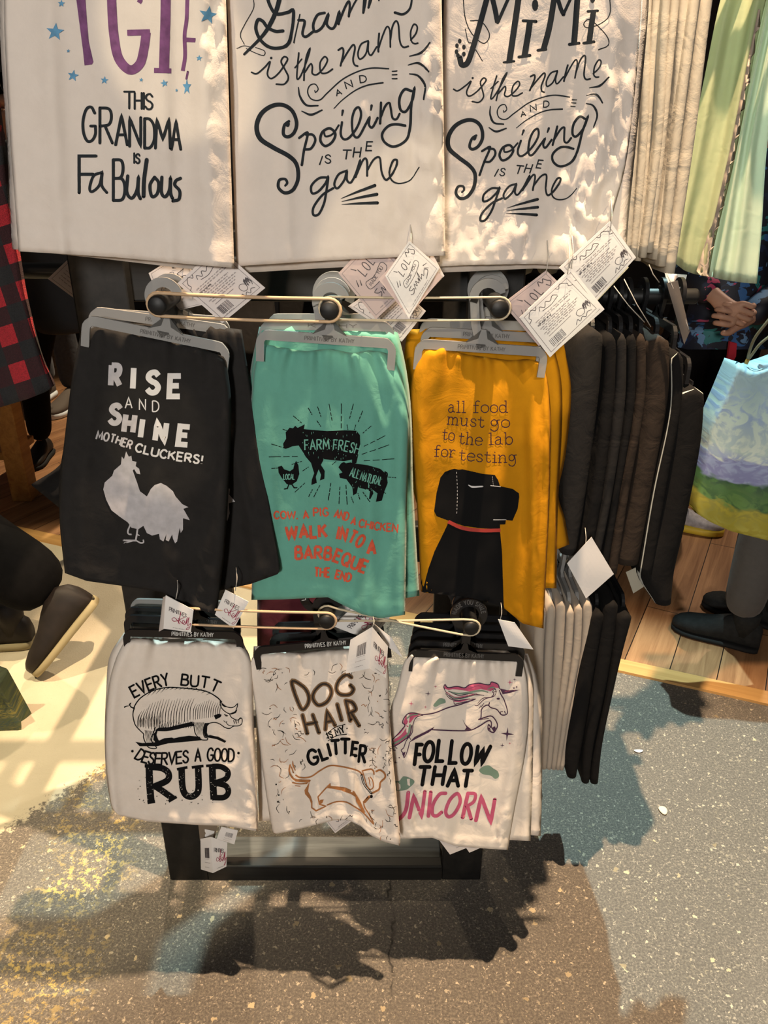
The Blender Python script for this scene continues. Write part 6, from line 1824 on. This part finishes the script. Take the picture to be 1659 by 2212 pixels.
# ================================================================== bags
def paint_material(name, bands, seed, scale=7.0, strength=.10):
    """brushy landscape print: colour bands over v, stirred by flowing noise"""
    m, nt, b = _nt(name)
    L = nt.links; N = nt.nodes.new
    uv = N('ShaderNodeUVMap'); uv.uv_map = 'UVMap'
    mp = N('ShaderNodeMapping'); mp.inputs['Location'].default_value = (seed, seed * .7, 0); mp.inputs['Scale'].default_value = (1.0, 1.7, 1)
    L.new(uv.outputs['UV'], mp.inputs['Vector'])
    n = N('ShaderNodeTexNoise'); n.inputs['Scale'].default_value = scale * .5; n.inputs['Detail'].default_value = 3; n.inputs['Distortion'].default_value = 1.6
    n2 = N('ShaderNodeTexNoise'); n2.inputs['Scale'].default_value = scale * 1.2; n2.inputs['Detail'].default_value = 5; n2.inputs['Distortion'].default_value = 2.6
    L.new(mp.outputs['Vector'], n.inputs['Vector']); L.new(mp.outputs['Vector'], n2.inputs['Vector'])
    s = N('ShaderNodeSeparateXYZ'); L.new(uv.outputs['UV'], s.inputs[0])

    def mth(op, a, c):
        q = N('ShaderNodeMath'); q.operation = op
        for k, v in enumerate((a, c)):
            if isinstance(v, (int, float)): q.inputs[k].default_value = v
            else: L.new(v, q.inputs[k])
        return q.outputs[0]
    f = mth('ADD', s.outputs[1], mth('MULTIPLY', mth('SUBTRACT', n.outputs['Fac'], .5), strength * 2.2))

    def ramp(st):
        r = N('ShaderNodeValToRGB')
        while len(r.color_ramp.elements) < len(st): r.color_ramp.elements.new(.5)
        for e, (p, c) in zip(r.color_ramp.elements, st): e.position = p; e.color = rgb(c)
        return r
    ra, rb = ramp([(p, c) for p, c, d in bands]), ramp([(p, d) for p, c, d in bands])
    L.new(f, ra.inputs[0]); L.new(f, rb.inputs[0])
    sw = N('ShaderNodeValToRGB'); sw.color_ramp.elements[0].position = .42; sw.color_ramp.elements[1].position = .56
    L.new(n2.outputs['Fac'], sw.inputs[0])
    mx = N('ShaderNodeMix'); mx.data_type = 'RGBA'; L.new(sw.outputs[0], mx.inputs[0]); L.new(ra.outputs[0], mx.inputs[6]); L.new(rb.outputs[0], mx.inputs[7])
    L.new(mx.outputs[2], b.inputs['Base Color']); b.inputs['Roughness'].default_value = .6
    bp = N('ShaderNodeBump'); bp.inputs['Strength'].default_value = .3; bp.inputs['Distance'].default_value = .003
    L.new(n2.outputs['Fac'], bp.inputs['Height']); L.new(bp.outputs['Normal'], b.inputs['Normal'])
    return m


land = paint_material('painted_landscape', [
    (0.0, (.26, .42, .55), (.42, .62, .62)), (.30, (.50, .66, .62), (.30, .42, .62)), (.52, (.62, .72, .66), (.46, .60, .58)), (.585, (.60, .70, .64), (.34, .42, .60)),
    (.60, (.22, .25, .46), (.30, .36, .58)), (.70, (.20, .22, .42), (.28, .34, .52)), (.715, (.07, .17, .05), (.03, .08, .04)), (.84, (.05, .12, .04), (.12, .24, .06)),
    (.86, (.42, .36, .04), (.30, .27, .04)), (1.0, (.36, .30, .03), (.46, .40, .06))], 3.0, 5.0, .07)
tote, tb_ = towel('tote_bag', 'tote bag printed with a brushy blue sky, hills and yellow field', 'bag', None,
                  [(1591, 780), (1628, 797), (1668, 786), (1720, 770), (1800, 776)], [(1500, 1106), (1535, 1128), (1580, 1148), (1660, 1168), (1760, 1188), (1800, 1190)], [(1560, 850), (1530, 920), (1512, 1000), (1496, 1075)], [(1830, 900), (1836, 1050)],
                  (1.82, 1.80, 1.80, 1.78), land, folds=[(.2, .2, .1, .01), (.5, .5, .15, .015)], seed=811, thick=.09, nu=40, nv=46, hem=False)
dusk = paint_material('painted_foliage', [(0.0, (0.015, 0.022, 0.010), (0.025, 0.040, 0.015)), (.3, (0.050, 0.065, 0.015), (0.015, 0.025, 0.015)), (.42, (0.170, 0.150, 0.030), (0.030, 0.050, 0.035)), (.55, (0.020, 0.045, 0.050), (0.040, 0.060, 0.020)), (.7, (0.030, 0.050, 0.015), (0.100, 0.100, 0.035)), (1.0, (0.015, 0.025, 0.010), (0.035, 0.050, 0.015))], 9.0, 8.0, .2)
towel('tote_bag', 'dark green foliage printed bag at the left edge above the cream floor', 'bag', None,
      [(-170, 1430), (-80, 1450), (-4, 1478)], [(-190, 1700), (-90, 1680), (0, 1657), (40, 1640), (76, 1614)], [(-190, 1500), (-195, 1600)], [(22, 1520), (46, 1560), (62, 1588)],
      (1.60, 1.62, 1.60, 1.62), dusk, folds=[(.5, .5, .15, .015)], seed=812, thick=.07, nu=30, nv=30, hem=False)


# ================================================================== people
SKIN = plain('skin', (0.46, 0.25, 0.17), 0.55, var=.08, scale=30)
HAIR = plain('dark_hair', (0.02, 0.013, 0.009), 0.6)


def skin_mesh(J, bones, root, lev=2, smooth=0.0):
    """J: name -> (point, radius or (rx, ry)); grown with the Skin modifier and one subdivision"""
    bm = bmesh.new(); vs = {}
    lay = bm.verts.layers.skin.verify()
    for k, (p, r) in J.items():
        v = bm.verts.new(p); vs[k] = v
        v[lay].radius = (r, r) if not isinstance(r, tuple) else r
        v[lay].use_root = (k == root)
    for a, b in bones: bm.edges.new((vs[a], vs[b]))
    me = bpy.data.meshes.new('skin'); bm.to_mesh(me); bm.free()
    o = bpy.data.objects.new('skin_tmp', me); COL.objects.link(o)
    md = o.modifiers.new('s', 'SKIN'); md.use_smooth_shade = True; md.branch_smoothing = 0.4
    sb = o.modifiers.new('u', 'SUBSURF'); sb.levels = lev; sb.render_levels = lev
    dg = bpy.context.evaluated_depsgraph_get(); dg.update()
    ev = o.evaluated_get(dg)
    out = bpy.data.meshes.new_from_object(ev)
    bpy.data.objects.remove(o); bpy.data.meshes.remove(me)
    return out


def add_hand(J, bones, wrist, wr, d, palm, thumb_side, curl, pre):
    """palm and five fingers growing from the wrist; d = pointing direction, palm = palm normal"""
    d = Vector(d).normalized(); n = Vector(palm).normalized(); n = (n - d * n.dot(d)).normalized(); s = d.cross(n) * thumb_side
    J[pre + 'palm'] = (Vector(wr) + d * .045, .024); bones.append((wrist, pre + 'palm'))
    J[pre + 'knuck'] = (Vector(wr) + d * .075 + n * .004, .022); bones.append((pre + 'palm', pre + 'knuck'))
    for i, (o, L) in enumerate(((.030, .070), (.010, .080), (-.010, .075), (-.029, .058))):
        b = Vector(wr) + d * (.092 - abs(o) * .2) + s * o
        p1 = b + (d * math.cos(curl * .5) + n * math.sin(curl * .5)) * L * .5
        p2 = p1 + (d * math.cos(curl * 1.4) + n * math.sin(curl * 1.4)) * L * .32
        p3 = p2 + (d * math.cos(curl * 2.2) + n * math.sin(curl * 2.2)) * L * .22
        for k, q, r in ((0, b, .0105), (1, p1, .0092), (2, p2, .0085), (3, p3, .0072)): J['%sf%d%d' % (pre, i, k)] = (q, r)
        bones += [(pre + 'knuck', '%sf%d0' % (pre, i))] + [('%sf%d%d' % (pre, i, k), '%sf%d%d' % (pre, i, k + 1)) for k in range(3)]
    t0 = Vector(wr) + d * .035 + s * .030 + n * .006
    t1 = t0 + (d * .6 + s * .6 + n * .3).normalized() * .034; t2 = t1 + (d * .9 + s * .1 + n * .35).normalized() * .028
    for k, q, r in ((0, t0, .013), (1, t1, .0108), (2, t2, .0085)): J['%st%d' % (pre, k)] = (q, r)
    bones += [(pre + 'palm', pre + 't0'), (pre + 't0', pre + 't1'), (pre + 't1', pre + 't2')]


def shoe(parent, name, heel, toe, up, width, height, mat, sole_mat, shaft=0.0, mats_extra=None, sole_h=.022):
    """foot shaped loft from heel to toe with a sole of its own"""
    heel, toe, up = Vector(heel), Vector(toe), Vector(up)
    x = (toe - heel); L = x.length; x.normalize(); up = (up - x * up.dot(x)).normalized(); y = up.cross(x)
    prof = [(0.0, .45, .60), (.03, .66, .80), (.12, .78, 1.0), (.28, .80, 1.0), (.42, .84, .86), (.58, .94, .66), (.72, 1.0, .54), (.84, .94, .47), (.93, .72, .38), (.985, .40, .28), (1.0, .12, .20)]

    def loft(z0, hs, ex, top=True):
        bm = bmesh.new(); rings = []
        for t, w, h in prof:
            c = heel + x * (t * L); ww = width * w / 2 + ex; hh = hs * (h if top else 1)
            ring = []
            for k in range(16):
                a = 2 * math.pi * k / 16; ca, sa = math.cos(a), math.sin(a)
                px = ww * math.copysign(abs(ca) ** .75, ca); pz = z0 + hh * (.5 + .5 * math.copysign(abs(sa) ** (.8 if top else .3), sa))
                if top: px *= 1 - .38 * max(0, (pz - z0) / max(hs, 1e-6)) ** 1.5
                ring.append(bm.verts.new(c + y * px + up * pz))
            rings.append(ring)
        for a, b in zip(rings, rings[1:]):
            for k in range(16): bm.faces.new((a[k], a[(k + 1) % 16], b[(k + 1) % 16], b[k]))
        bm.faces.new(rings[0]); bm.faces.new(rings[-1])
        if top and shaft > 0:
            c = heel + x * (.2 * L)
            add_tube(bm, [c + up * (hs * .5), c + up * hs, c + up * (hs + shaft)], [width * .36, width * .40, width * .42], 16)
        bmesh.ops.triangulate(bm, faces=[f for f in bm.faces if len(f.verts) > 4])
        return bm_mesh(bm)
    s = link(name, loft(sole_h * .6, height, 0), mat, parent)
    so = link('sole', loft(0, sole_h, .004, False), sole_mat, None)
    so.parent = s; so.data.transform(Matrix.Translation(-parent.location))
    return s


def person(label, Jb, group=None, top=None, trousers=None, hair=True, arms=None, coat=1.0):
    """Jb: joint points. top / trousers: materials with radius factors"""
    J = {}; B = []
    P = {k: Vector(v) for k, v in Jb.items()}
    rad = dict(pelvis=.12, waist=.11, chest=.13, neck=.052, head0=.075, head1=.092, head2=.07, shl=.06, shr=.06, ell=.042, elr=.042, wrl=.027, wrr=.027,
               hil=.085, hir=.085, knl=.055, knr=.055, anl=.036, anr=.036, fol=.034, for_=.034)
    f = P.get('face', Vector((0, -1, 0))).normalized()
    P['head0'] = P['neck'] + Vector((0, 0, .09)) + f * .03; P['head1'] = P['neck'] + Vector((0, 0, .16)) + f * .02; P['head2'] = P['neck'] + Vector((0, 0, .215)) + f * .01
    for k, r in rad.items():
        if k in P: J[k] = (P[k], r)
    J['nose'] = (P['head0'] + f * .10 + Vector((0, 0, .03)), .014)
    for a, b in (('pelvis', 'waist'), ('waist', 'chest'), ('chest', 'neck'), ('neck', 'head0'), ('head0', 'head1'), ('head1', 'head2'), ('head0', 'nose'), ('chest', 'shl'), ('shl', 'ell'), ('ell', 'wrl'),
                 ('chest', 'shr'), ('shr', 'elr'), ('elr', 'wrr'), ('pelvis', 'hil'), ('hil', 'knl'), ('knl', 'anl'), ('pelvis', 'hir'), ('hir', 'knr'), ('knr', 'anr')):
        B.append((a, b))
    for s_, pre in ((1, 'l'), (-1, 'r')):
        w = P['wr' + pre]; e = P['el' + pre]
        hd = P.get('hand' + pre, w + (w - e)) - w
        add_hand(J, B, 'wr' + pre, w, hd, P.get('pal' + pre, Vector((0, 0, -1)) + f * .2), s_, P['curl'].x if 'curl' in P else .55, pre)
    # ears
    sd = Vector((-f.y, f.x, 0))
    for s_, n in ((1, 'e1'), (-1, 'e2')): J[n] = (P['head1'] + sd * .095 * s_ - Vector((0, 0, .02)), .016); B.append(('head1', n))
    me = skin_mesh(J, B, 'pelvis')
    base = Vector((P['pelvis'].x, P['pelvis'].y, 0))
    me.transform(Matrix.Translation(-base))
    o = link('person', me, SKIN); o.location = base
    tag(o, label, 'person', group)
    out = {'body': o, 'P': P}
    if top:
        m, c = top
        Jt = {k: (P[k], r) for k, r in dict(pelvis=.165 * c, waist=.15 * c, chest=.165 * c, shl=.085 * c, shr=.085 * c, ell=.066 * c, elr=.066 * c, wrl=.048, wrr=.048, neck=.07).items()}
        if 'hem' in P: Jt['hem'] = (P['hem'], .19 * c)
        Bt = [('pelvis', 'waist'), ('waist', 'chest'), ('chest', 'neck'), ('chest', 'shl'), ('shl', 'ell'), ('ell', 'wrl'), ('chest', 'shr'), ('shr', 'elr'), ('elr', 'wrr')]
        if 'hem' in P: Bt.append(('pelvis', 'hem'))
        out['top'] = link('jacket', skin_mesh(Jt, Bt, 'pelvis'), m, o)
    if trousers:
        m, c, cuff = trousers
        Jt = {k: (P[k], r) for k, r in dict(waist=.13, pelvis=.15, hil=.10 * c, hir=.10 * c, knl=.075 * c, knr=.075 * c, anl=cuff, anr=cuff).items()}
        Bt = [('waist', 'pelvis'), ('pelvis', 'hil'), ('hil', 'knl'), ('knl', 'anl'), ('pelvis', 'hir'), ('hir', 'knr'), ('knr', 'anr')]
        out['trousers'] = link('trousers', skin_mesh(Jt, Bt, 'pelvis'), m, o)
    if hair:
        bm = bmesh.new(); bmesh.ops.create_uvsphere(bm, u_segments=20, v_segments=12, radius=.108)
        for v in bm.verts:
            v.co = v.co + P['head1'] - f * .018 + Vector((0, 0, .02))
        bmesh.ops.delete(bm, geom=[v for v in bm.verts if (v.co - P['head1']).dot(f) > .055 and v.co.z < P['head1'].z + .07 or v.co.z < P['head1'].z - .09], context='VERTS')
        link('hair', bm_mesh(bm), HAIR, o)
    return out


BLKT = plain('black_trouser_cloth', (0.0045, 0.0042, 0.0045), .95, spec=.1, var=.2, scale=40, bump=.3)
GREYT = cloth('grey_legging', (0.085, 0.082, 0.080), .9, .1, .2)
JEAN = cloth('dark_jean', (0.055, 0.062, 0.075), .9, .2, .4)
BOOT = plain('black_suede', (0.014, 0.015, 0.015), .85, var=.3, scale=60, bump=.3)
BROWNB = plain('dark_brown_leather', (0.014, 0.010, 0.008), .6, var=.3, scale=30)
SOLE_L = plain('olive_pale_sole', (0.30, 0.25, 0.14), .7)
SOLE_D = plain('dark_sole', (0.012, 0.012, 0.012), .8)
JACK = plain('dark_green_black_jacket', (0.016, 0.020, 0.019), .7, var=.2, scale=20, bump=.4, bscale=30)


def floral():
    m, nt, b = _nt('floral_sleeve'); L = nt.links; N = nt.nodes.new
    tc = N('ShaderNodeTexCoord'); v = N('ShaderNodeTexVoronoi'); v.inputs['Scale'].default_value = 26
    nz = N('ShaderNodeTexNoise'); nz.inputs['Scale'].default_value = 14; nz.inputs['Distortion'].default_value = 1.5
    mx = N('ShaderNodeMix'); mx.data_type = 'RGBA'; mx.inputs[0].default_value = .12
    L.new(tc.outputs['Object'], nz.inputs['Vector']); L.new(tc.outputs['Object'], mx.inputs[6]); L.new(nz.outputs['Color'], mx.inputs[7]); L.new(mx.outputs[2], v.inputs['Vector'])
    s = N('ShaderNodeSeparateColor'); L.new(v.outputs['Color'], s.inputs[0])
    r = N('ShaderNodeValToRGB'); r.color_ramp.interpolation = 'CONSTANT'
    st = [(0, (.008, .009, .02)), (.5, (.012, .018, .05)), (.66, (.03, .11, .30)), (.76, (.02, .16, .17)), (.84, (.12, .24, .42)), (.91, (.45, .05, .12)), (.96, (.01, .01, .02))]
    while len(r.color_ramp.elements) < len(st): r.color_ramp.elements.new(.5)
    for e, (p, c) in zip(r.color_ramp.elements, st): e.position = p; e.color = rgb(c)
    L.new(s.outputs[0], r.inputs[0]); L.new(r.outputs[0], b.inputs['Base Color']); b.inputs['Roughness'].default_value = .6
    return m


# person behind the right stacks: black trousers, flowered sleeves, hands clasped at the waist
hl, hr = at(1612, 690, 2.47), at(1546, 640, 2.47)
pc = person('person in black trousers and flowered dark jacket clasping hands, behind the dark side towels',
            dict(pelvis=(1.20, 2.80, .93), waist=(1.20, 2.78, 1.08), chest=(1.20, 2.78, 1.30), neck=(1.20, 2.77, 1.47), shl=(1.39, 2.78, 1.38), shr=(1.01, 2.78, 1.38), ell=(1.46, 2.62, 1.10), elr=(.965, 2.60, 1.06),
                 wrl=hl, wrr=hr, handl=hl + Vector((-.06, -.05, .02)), handr=hr + Vector((.05, -.06, -.035)), pall=(-.6, .6, 0), palr=(.6, .6, 0), curl=(1.2, 0, 0),
                 hil=(1.30, 2.80, .86), hir=(1.10, 2.80, .86), knl=(1.26, 2.80, .49), knr=(1.08, 2.78, .49), anl=(1.19, 2.86, .09), anr=(1.06, 2.86, .09), face=(-.1, -1, 0), hem=(1.20, 2.79, .86)),
            top=(floral(), .98), trousers=(BLKT, 1.1, .062))
SN_T = plain('grey_knit_sneaker', (.42, .38, .38), .8, var=.2, scale=60); SN_S = plain('yellow_white_sole', (.75, .52, .05), .5)
SN_W = plain('white_outsole', (.75, .75, .72), .5)
s1 = shoe(pc['body'], 'sneaker', (1.12, 2.89, 0.0), (1.375, 2.78, .0), (0, 0, 1), .10, .085, SN_T, SN_S, sole_h=.034)
shoe(pc['body'], 'sneaker', (1.07, 2.93, .012), (1.03, 2.67, .012), (0, 0, 1), .10, .085, SN_T, SN_S, sole_h=.034)
# red strap hanging at the waist and a small vertical word on the trouser leg
bm = bmesh.new()
q = [at(x, y, 2.56) for x, y in ((1577, 738), (1592, 742), (1590, 770), (1576, 795), (1571, 782))]
v0 = [bm.verts.new(p) for p in q]; v1 = [bm.verts.new(p + Vector((0, .012, 0))) for p in q]
bm.faces.new(v0); bm.faces.new(v1[::-1])
for i in range(5): bm.faces.new((v0[i], v1[i], v1[(i + 1) % 5], v0[(i + 1) % 5]))
link('red_strap', bm_mesh(bm), plain('red_strap', (.45, .02, .04), .6), pc['body'], smooth=False)

tr = pc['trousers']
V = [v.co + pc['body'].location for v in tr.data.vertices]; FC = [tuple(p.vertices) for p in tr.data.polygons]
kk = Ink(); kk.word('ubbi', [(1535, 866), (1548, 843)], 10, 1.4, I_LIGHT, gap=.2)
mm = [BLKT]
v2, f2, m2 = kk.lay(BVHTree.FromPolygons(V, FC), .002, mm, len(V))
if v2:
    me2 = mesh_from([v - pc['body'].location for v in V + v2], FC + f2)
    me2.polygons.foreach_set('material_index', [0] * len(FC) + m2); me2.polygons.foreach_set('use_smooth', [True] * len(me2.polygons))
    for m_ in mm: me2.materials.append(m_)
    tr.data = me2

# person at the right edge: dark jacket, grey leggings, black boots, holding the tote
pb = person('person in dark jacket, grey leggings and black boots holding the painted tote at right edge',
            dict(pelvis=(1.19, 2.04, .90), waist=(1.19, 2.03, 1.05), chest=(1.18, 2.02, 1.28), neck=(1.16, 2.02, 1.46), shl=(1.17, 1.86, 1.36), shr=(1.17, 2.20, 1.36), ell=(1.11, 1.84, 1.10), elr=(1.22, 2.30, 1.10),
                 wrl=(1.04, 1.875, .985), wrr=(1.24, 2.32, .86), handl=(1.02, 1.87, .90), handr=(1.24, 2.32, .76), pall=(.2, .6, 0), palr=(0, -1, 0),
                 hil=(1.17, 1.99, .84), hir=(1.22, 2.12, .84), knl=(1.105, 2.00, .47), knr=(1.24, 2.13, .47), anl=(1.105, 2.02, .10), anr=(1.25, 2.15, .10), face=(-1, 0, 0), hem=(1.19, 2.04, .78)),
            top=(JACK, .95), trousers=(GREYT, .98, .062))
shoe(pb['body'], 'boot', (1.165, 1.985, 0), (.942, 2.125, 0), (0, 0, 1), .098, .095, BOOT, SOLE_D, shaft=.03, sole_h=.016)
shoe(pb['body'], 'boot', (1.31, 2.09, 0), (1.095, 2.265, 0), (0, 0, 1), .098, .095, BOOT, SOLE_D, shaft=.03, sole_h=.016)
bm = bmesh.new()
c0 = at(1616, 776, 1.87)
add_tube(bm, smooth_pts([tuple(at(1680, 668, 1.84)), tuple(at(1655, 698, 1.84)), tuple(at(1628, 735, 1.85)), tuple(c0), tuple(at(1640, 745, 1.86)), tuple(at(1664, 725, 1.86))], 5), .0035, 6)
link('draw_cord', bm_mesh(bm), plain('tan_cord', (.16, .125, .07), .7), pb['body'])
bm = bmesh.new(); add_tube(bm, [c0, at(1611, 786, 1.87)], .005, 8); link('cord_end', bm_mesh(bm), plain('brass_end', (.30, .18, .04), .5), pb['body'])
# handles of the tote up to the hand
bm = bmesh.new()
add_tube(bm, smooth_pts([tuple(at(1640, 792, 1.83)), tuple(Vector((1.0, 1.86, .94))), (1.03, 1.86, .935), tuple(at(1760, 782, 1.82))], 6), .006, 8)
link('handle', bm_mesh(bm), plain('pale_blue_webbing', (.36, .48, .55), .8), tote)

# walking person at the left edge, trailing foot on its toes
heel, ball = at(214, 1300, 1.93), fl(84, 1462) + Vector((0, 0, .004))
ank = at(126, 1292, 1.93)
pdn = person('person in wide black trousers and dark boots stepping off the cream floor at left edge',
             dict(pelvis=(-1.36, 2.02, .90), waist=(-1.37, 2.02, 1.05), chest=(-1.40, 2.02, 1.28), neck=(-1.43, 2.02, 1.46), shl=(-1.40, 1.84, 1.37), shr=(-1.40, 2.20, 1.37), ell=(-1.38, 1.82, 1.10), elr=(-1.32, 2.24, 1.10), wrl=(-1.52, 1.84, .95), wrr=(-1.38, 2.22, .86),
                  hil=(-1.36, 1.95, .84), hir=(-1.36, 2.10, .84), knl=(-1.24, 1.96, .45), knr=(-1.36, 2.12, .47), anl=ank, anr=(-1.24, 2.10, .13), face=(-1, 0, 0), hem=(-1.19, 2.0, .62)),
             top=(plain('shiny_dark_quilt', (.020, .014, .026), .35, var=.6, scale=25, bump=.8, bscale=25), 1.05), trousers=(BLKT, 1.45, .112))
shoe(pdn['body'], 'boot', heel, ball, (-.75, -.1, .66), .10, .11, BROWNB, SOLE_L, shaft=0, sole_h=.024)
shoe(pdn['body'], 'boot', (-1.10, 2.02, 0), (-1.38, 2.0, 0), (0, 0, 1), .10, .10, BROWNB, SOLE_L, shaft=.06, sole_h=.024)

# two people far left behind the plaid blanket
pe = person('person in black coat and trousers standing behind the plaid blanket', dict(pelvis=(-1.42, 3.52, .93), waist=(-1.42, 3.52, 1.08), chest=(-1.42, 3.52, 1.30), neck=(-1.42, 3.51, 1.48), shl=(-1.22, 3.52, 1.38), shr=(-1.62, 3.52, 1.38), ell=(-1.16, 3.5, 1.10), elr=(-1.68, 3.5, 1.10),
            wrl=(-1.18, 3.4, .90), wrr=(-1.66, 3.42, .90), hil=(-1.32, 3.52, .86), hir=(-1.52, 3.52, .86), knl=(-1.32, 3.52, .48), knr=(-1.66, 3.58, .48), anl=(-1.32, 3.56, .09), anr=(-1.73, 3.66, .09), face=(.2, -1, 0), hem=(-1.40, 3.52, .66)),
            top=(plain('black_coat', (.010, .010, .012), .8, bump=.3), 1.1), trousers=(BLKT, 1.0, .06))
shoe(pe['body'], 'shoe', (-1.735, 3.74, 0), (-1.72, 3.46, 0), (0, 0, 1), .105, .085, BROWNB, SOLE_D)
shoe(pe['body'], 'shoe', (-1.32, 3.64, 0), (-1.30, 3.36, 0), (0, 0, 1), .105, .085, BROWNB, SOLE_D)
pj = person('person in grey jeans and pale toed sneakers farthest back at left', dict(pelvis=(-1.98, 4.62, .93), waist=(-1.98, 4.62, 1.08), chest=(-1.98, 4.62, 1.30), neck=(-1.98, 4.61, 1.48), shl=(-1.78, 4.62, 1.38), shr=(-2.18, 4.62, 1.38), ell=(-1.74, 4.6, 1.10), elr=(-2.22, 4.6, 1.10),
            wrl=(-1.76, 4.5, .90), wrr=(-2.2, 4.5, .90), hil=(-1.90, 4.62, .86), hir=(-2.08, 4.62, .86), knl=(-1.90, 4.58, .48), knr=(-2.10, 4.62, .48), anl=(-1.90, 4.58, .09), anr=(-2.12, 4.70, .09), face=(.2, -1, 0)),
            top=(plain('grey_sweater', (.12, .12, .13), .9), 1.0), trousers=(JEAN, 1.1, .075))
SNK = plain('brown_grey_sneaker', (.10, .08, .065), .8); SNW = plain('white_toe', (.70, .75, .78), .5)
shoe(pj['body'], 'sneaker', (-1.89, 4.60, 0), (-1.93, 4.26, 0), (0, 0, 1), .12, .10, SNK, SNW, sole_h=.035)
shoe(pj['body'], 'sneaker', (-2.12, 4.78, 0), (-2.14, 4.50, 0), (0, 0, 1), .11, .09, SNK, SNW, sole_h=.035)

# litter on the floor
for lb, px, s, c in (('small white paper scrap on the grey floor right of the rack', (1379, 1624), (.012, .006), (.75, .74, .72)), ('dry cream leaf scrap on the grey floor at lower right', (1432, 1752), (.010, .014), (.66, .58, .42))):
    bm = bmesh.new(); p = fl(*px)
    bmesh.ops.create_icosphere(bm, subdivisions=2, radius=1)
    for v in bm.verts: v.co = Vector((p.x + v.co.x * s[0] * (1 + .2 * v.co.y), p.y + v.co.y * s[1], .002 + v.co.z * .002 + .002 * abs(v.co.x)))
    o = link('paper_scrap', bm_mesh(bm), plain('scrap_' + str(px[0]), c, .8)); o.data.transform(Matrix.Translation((-p.x, -p.y, 0))); o.location = (p.x, p.y, 0)
    tag(o, lb, 'litter')
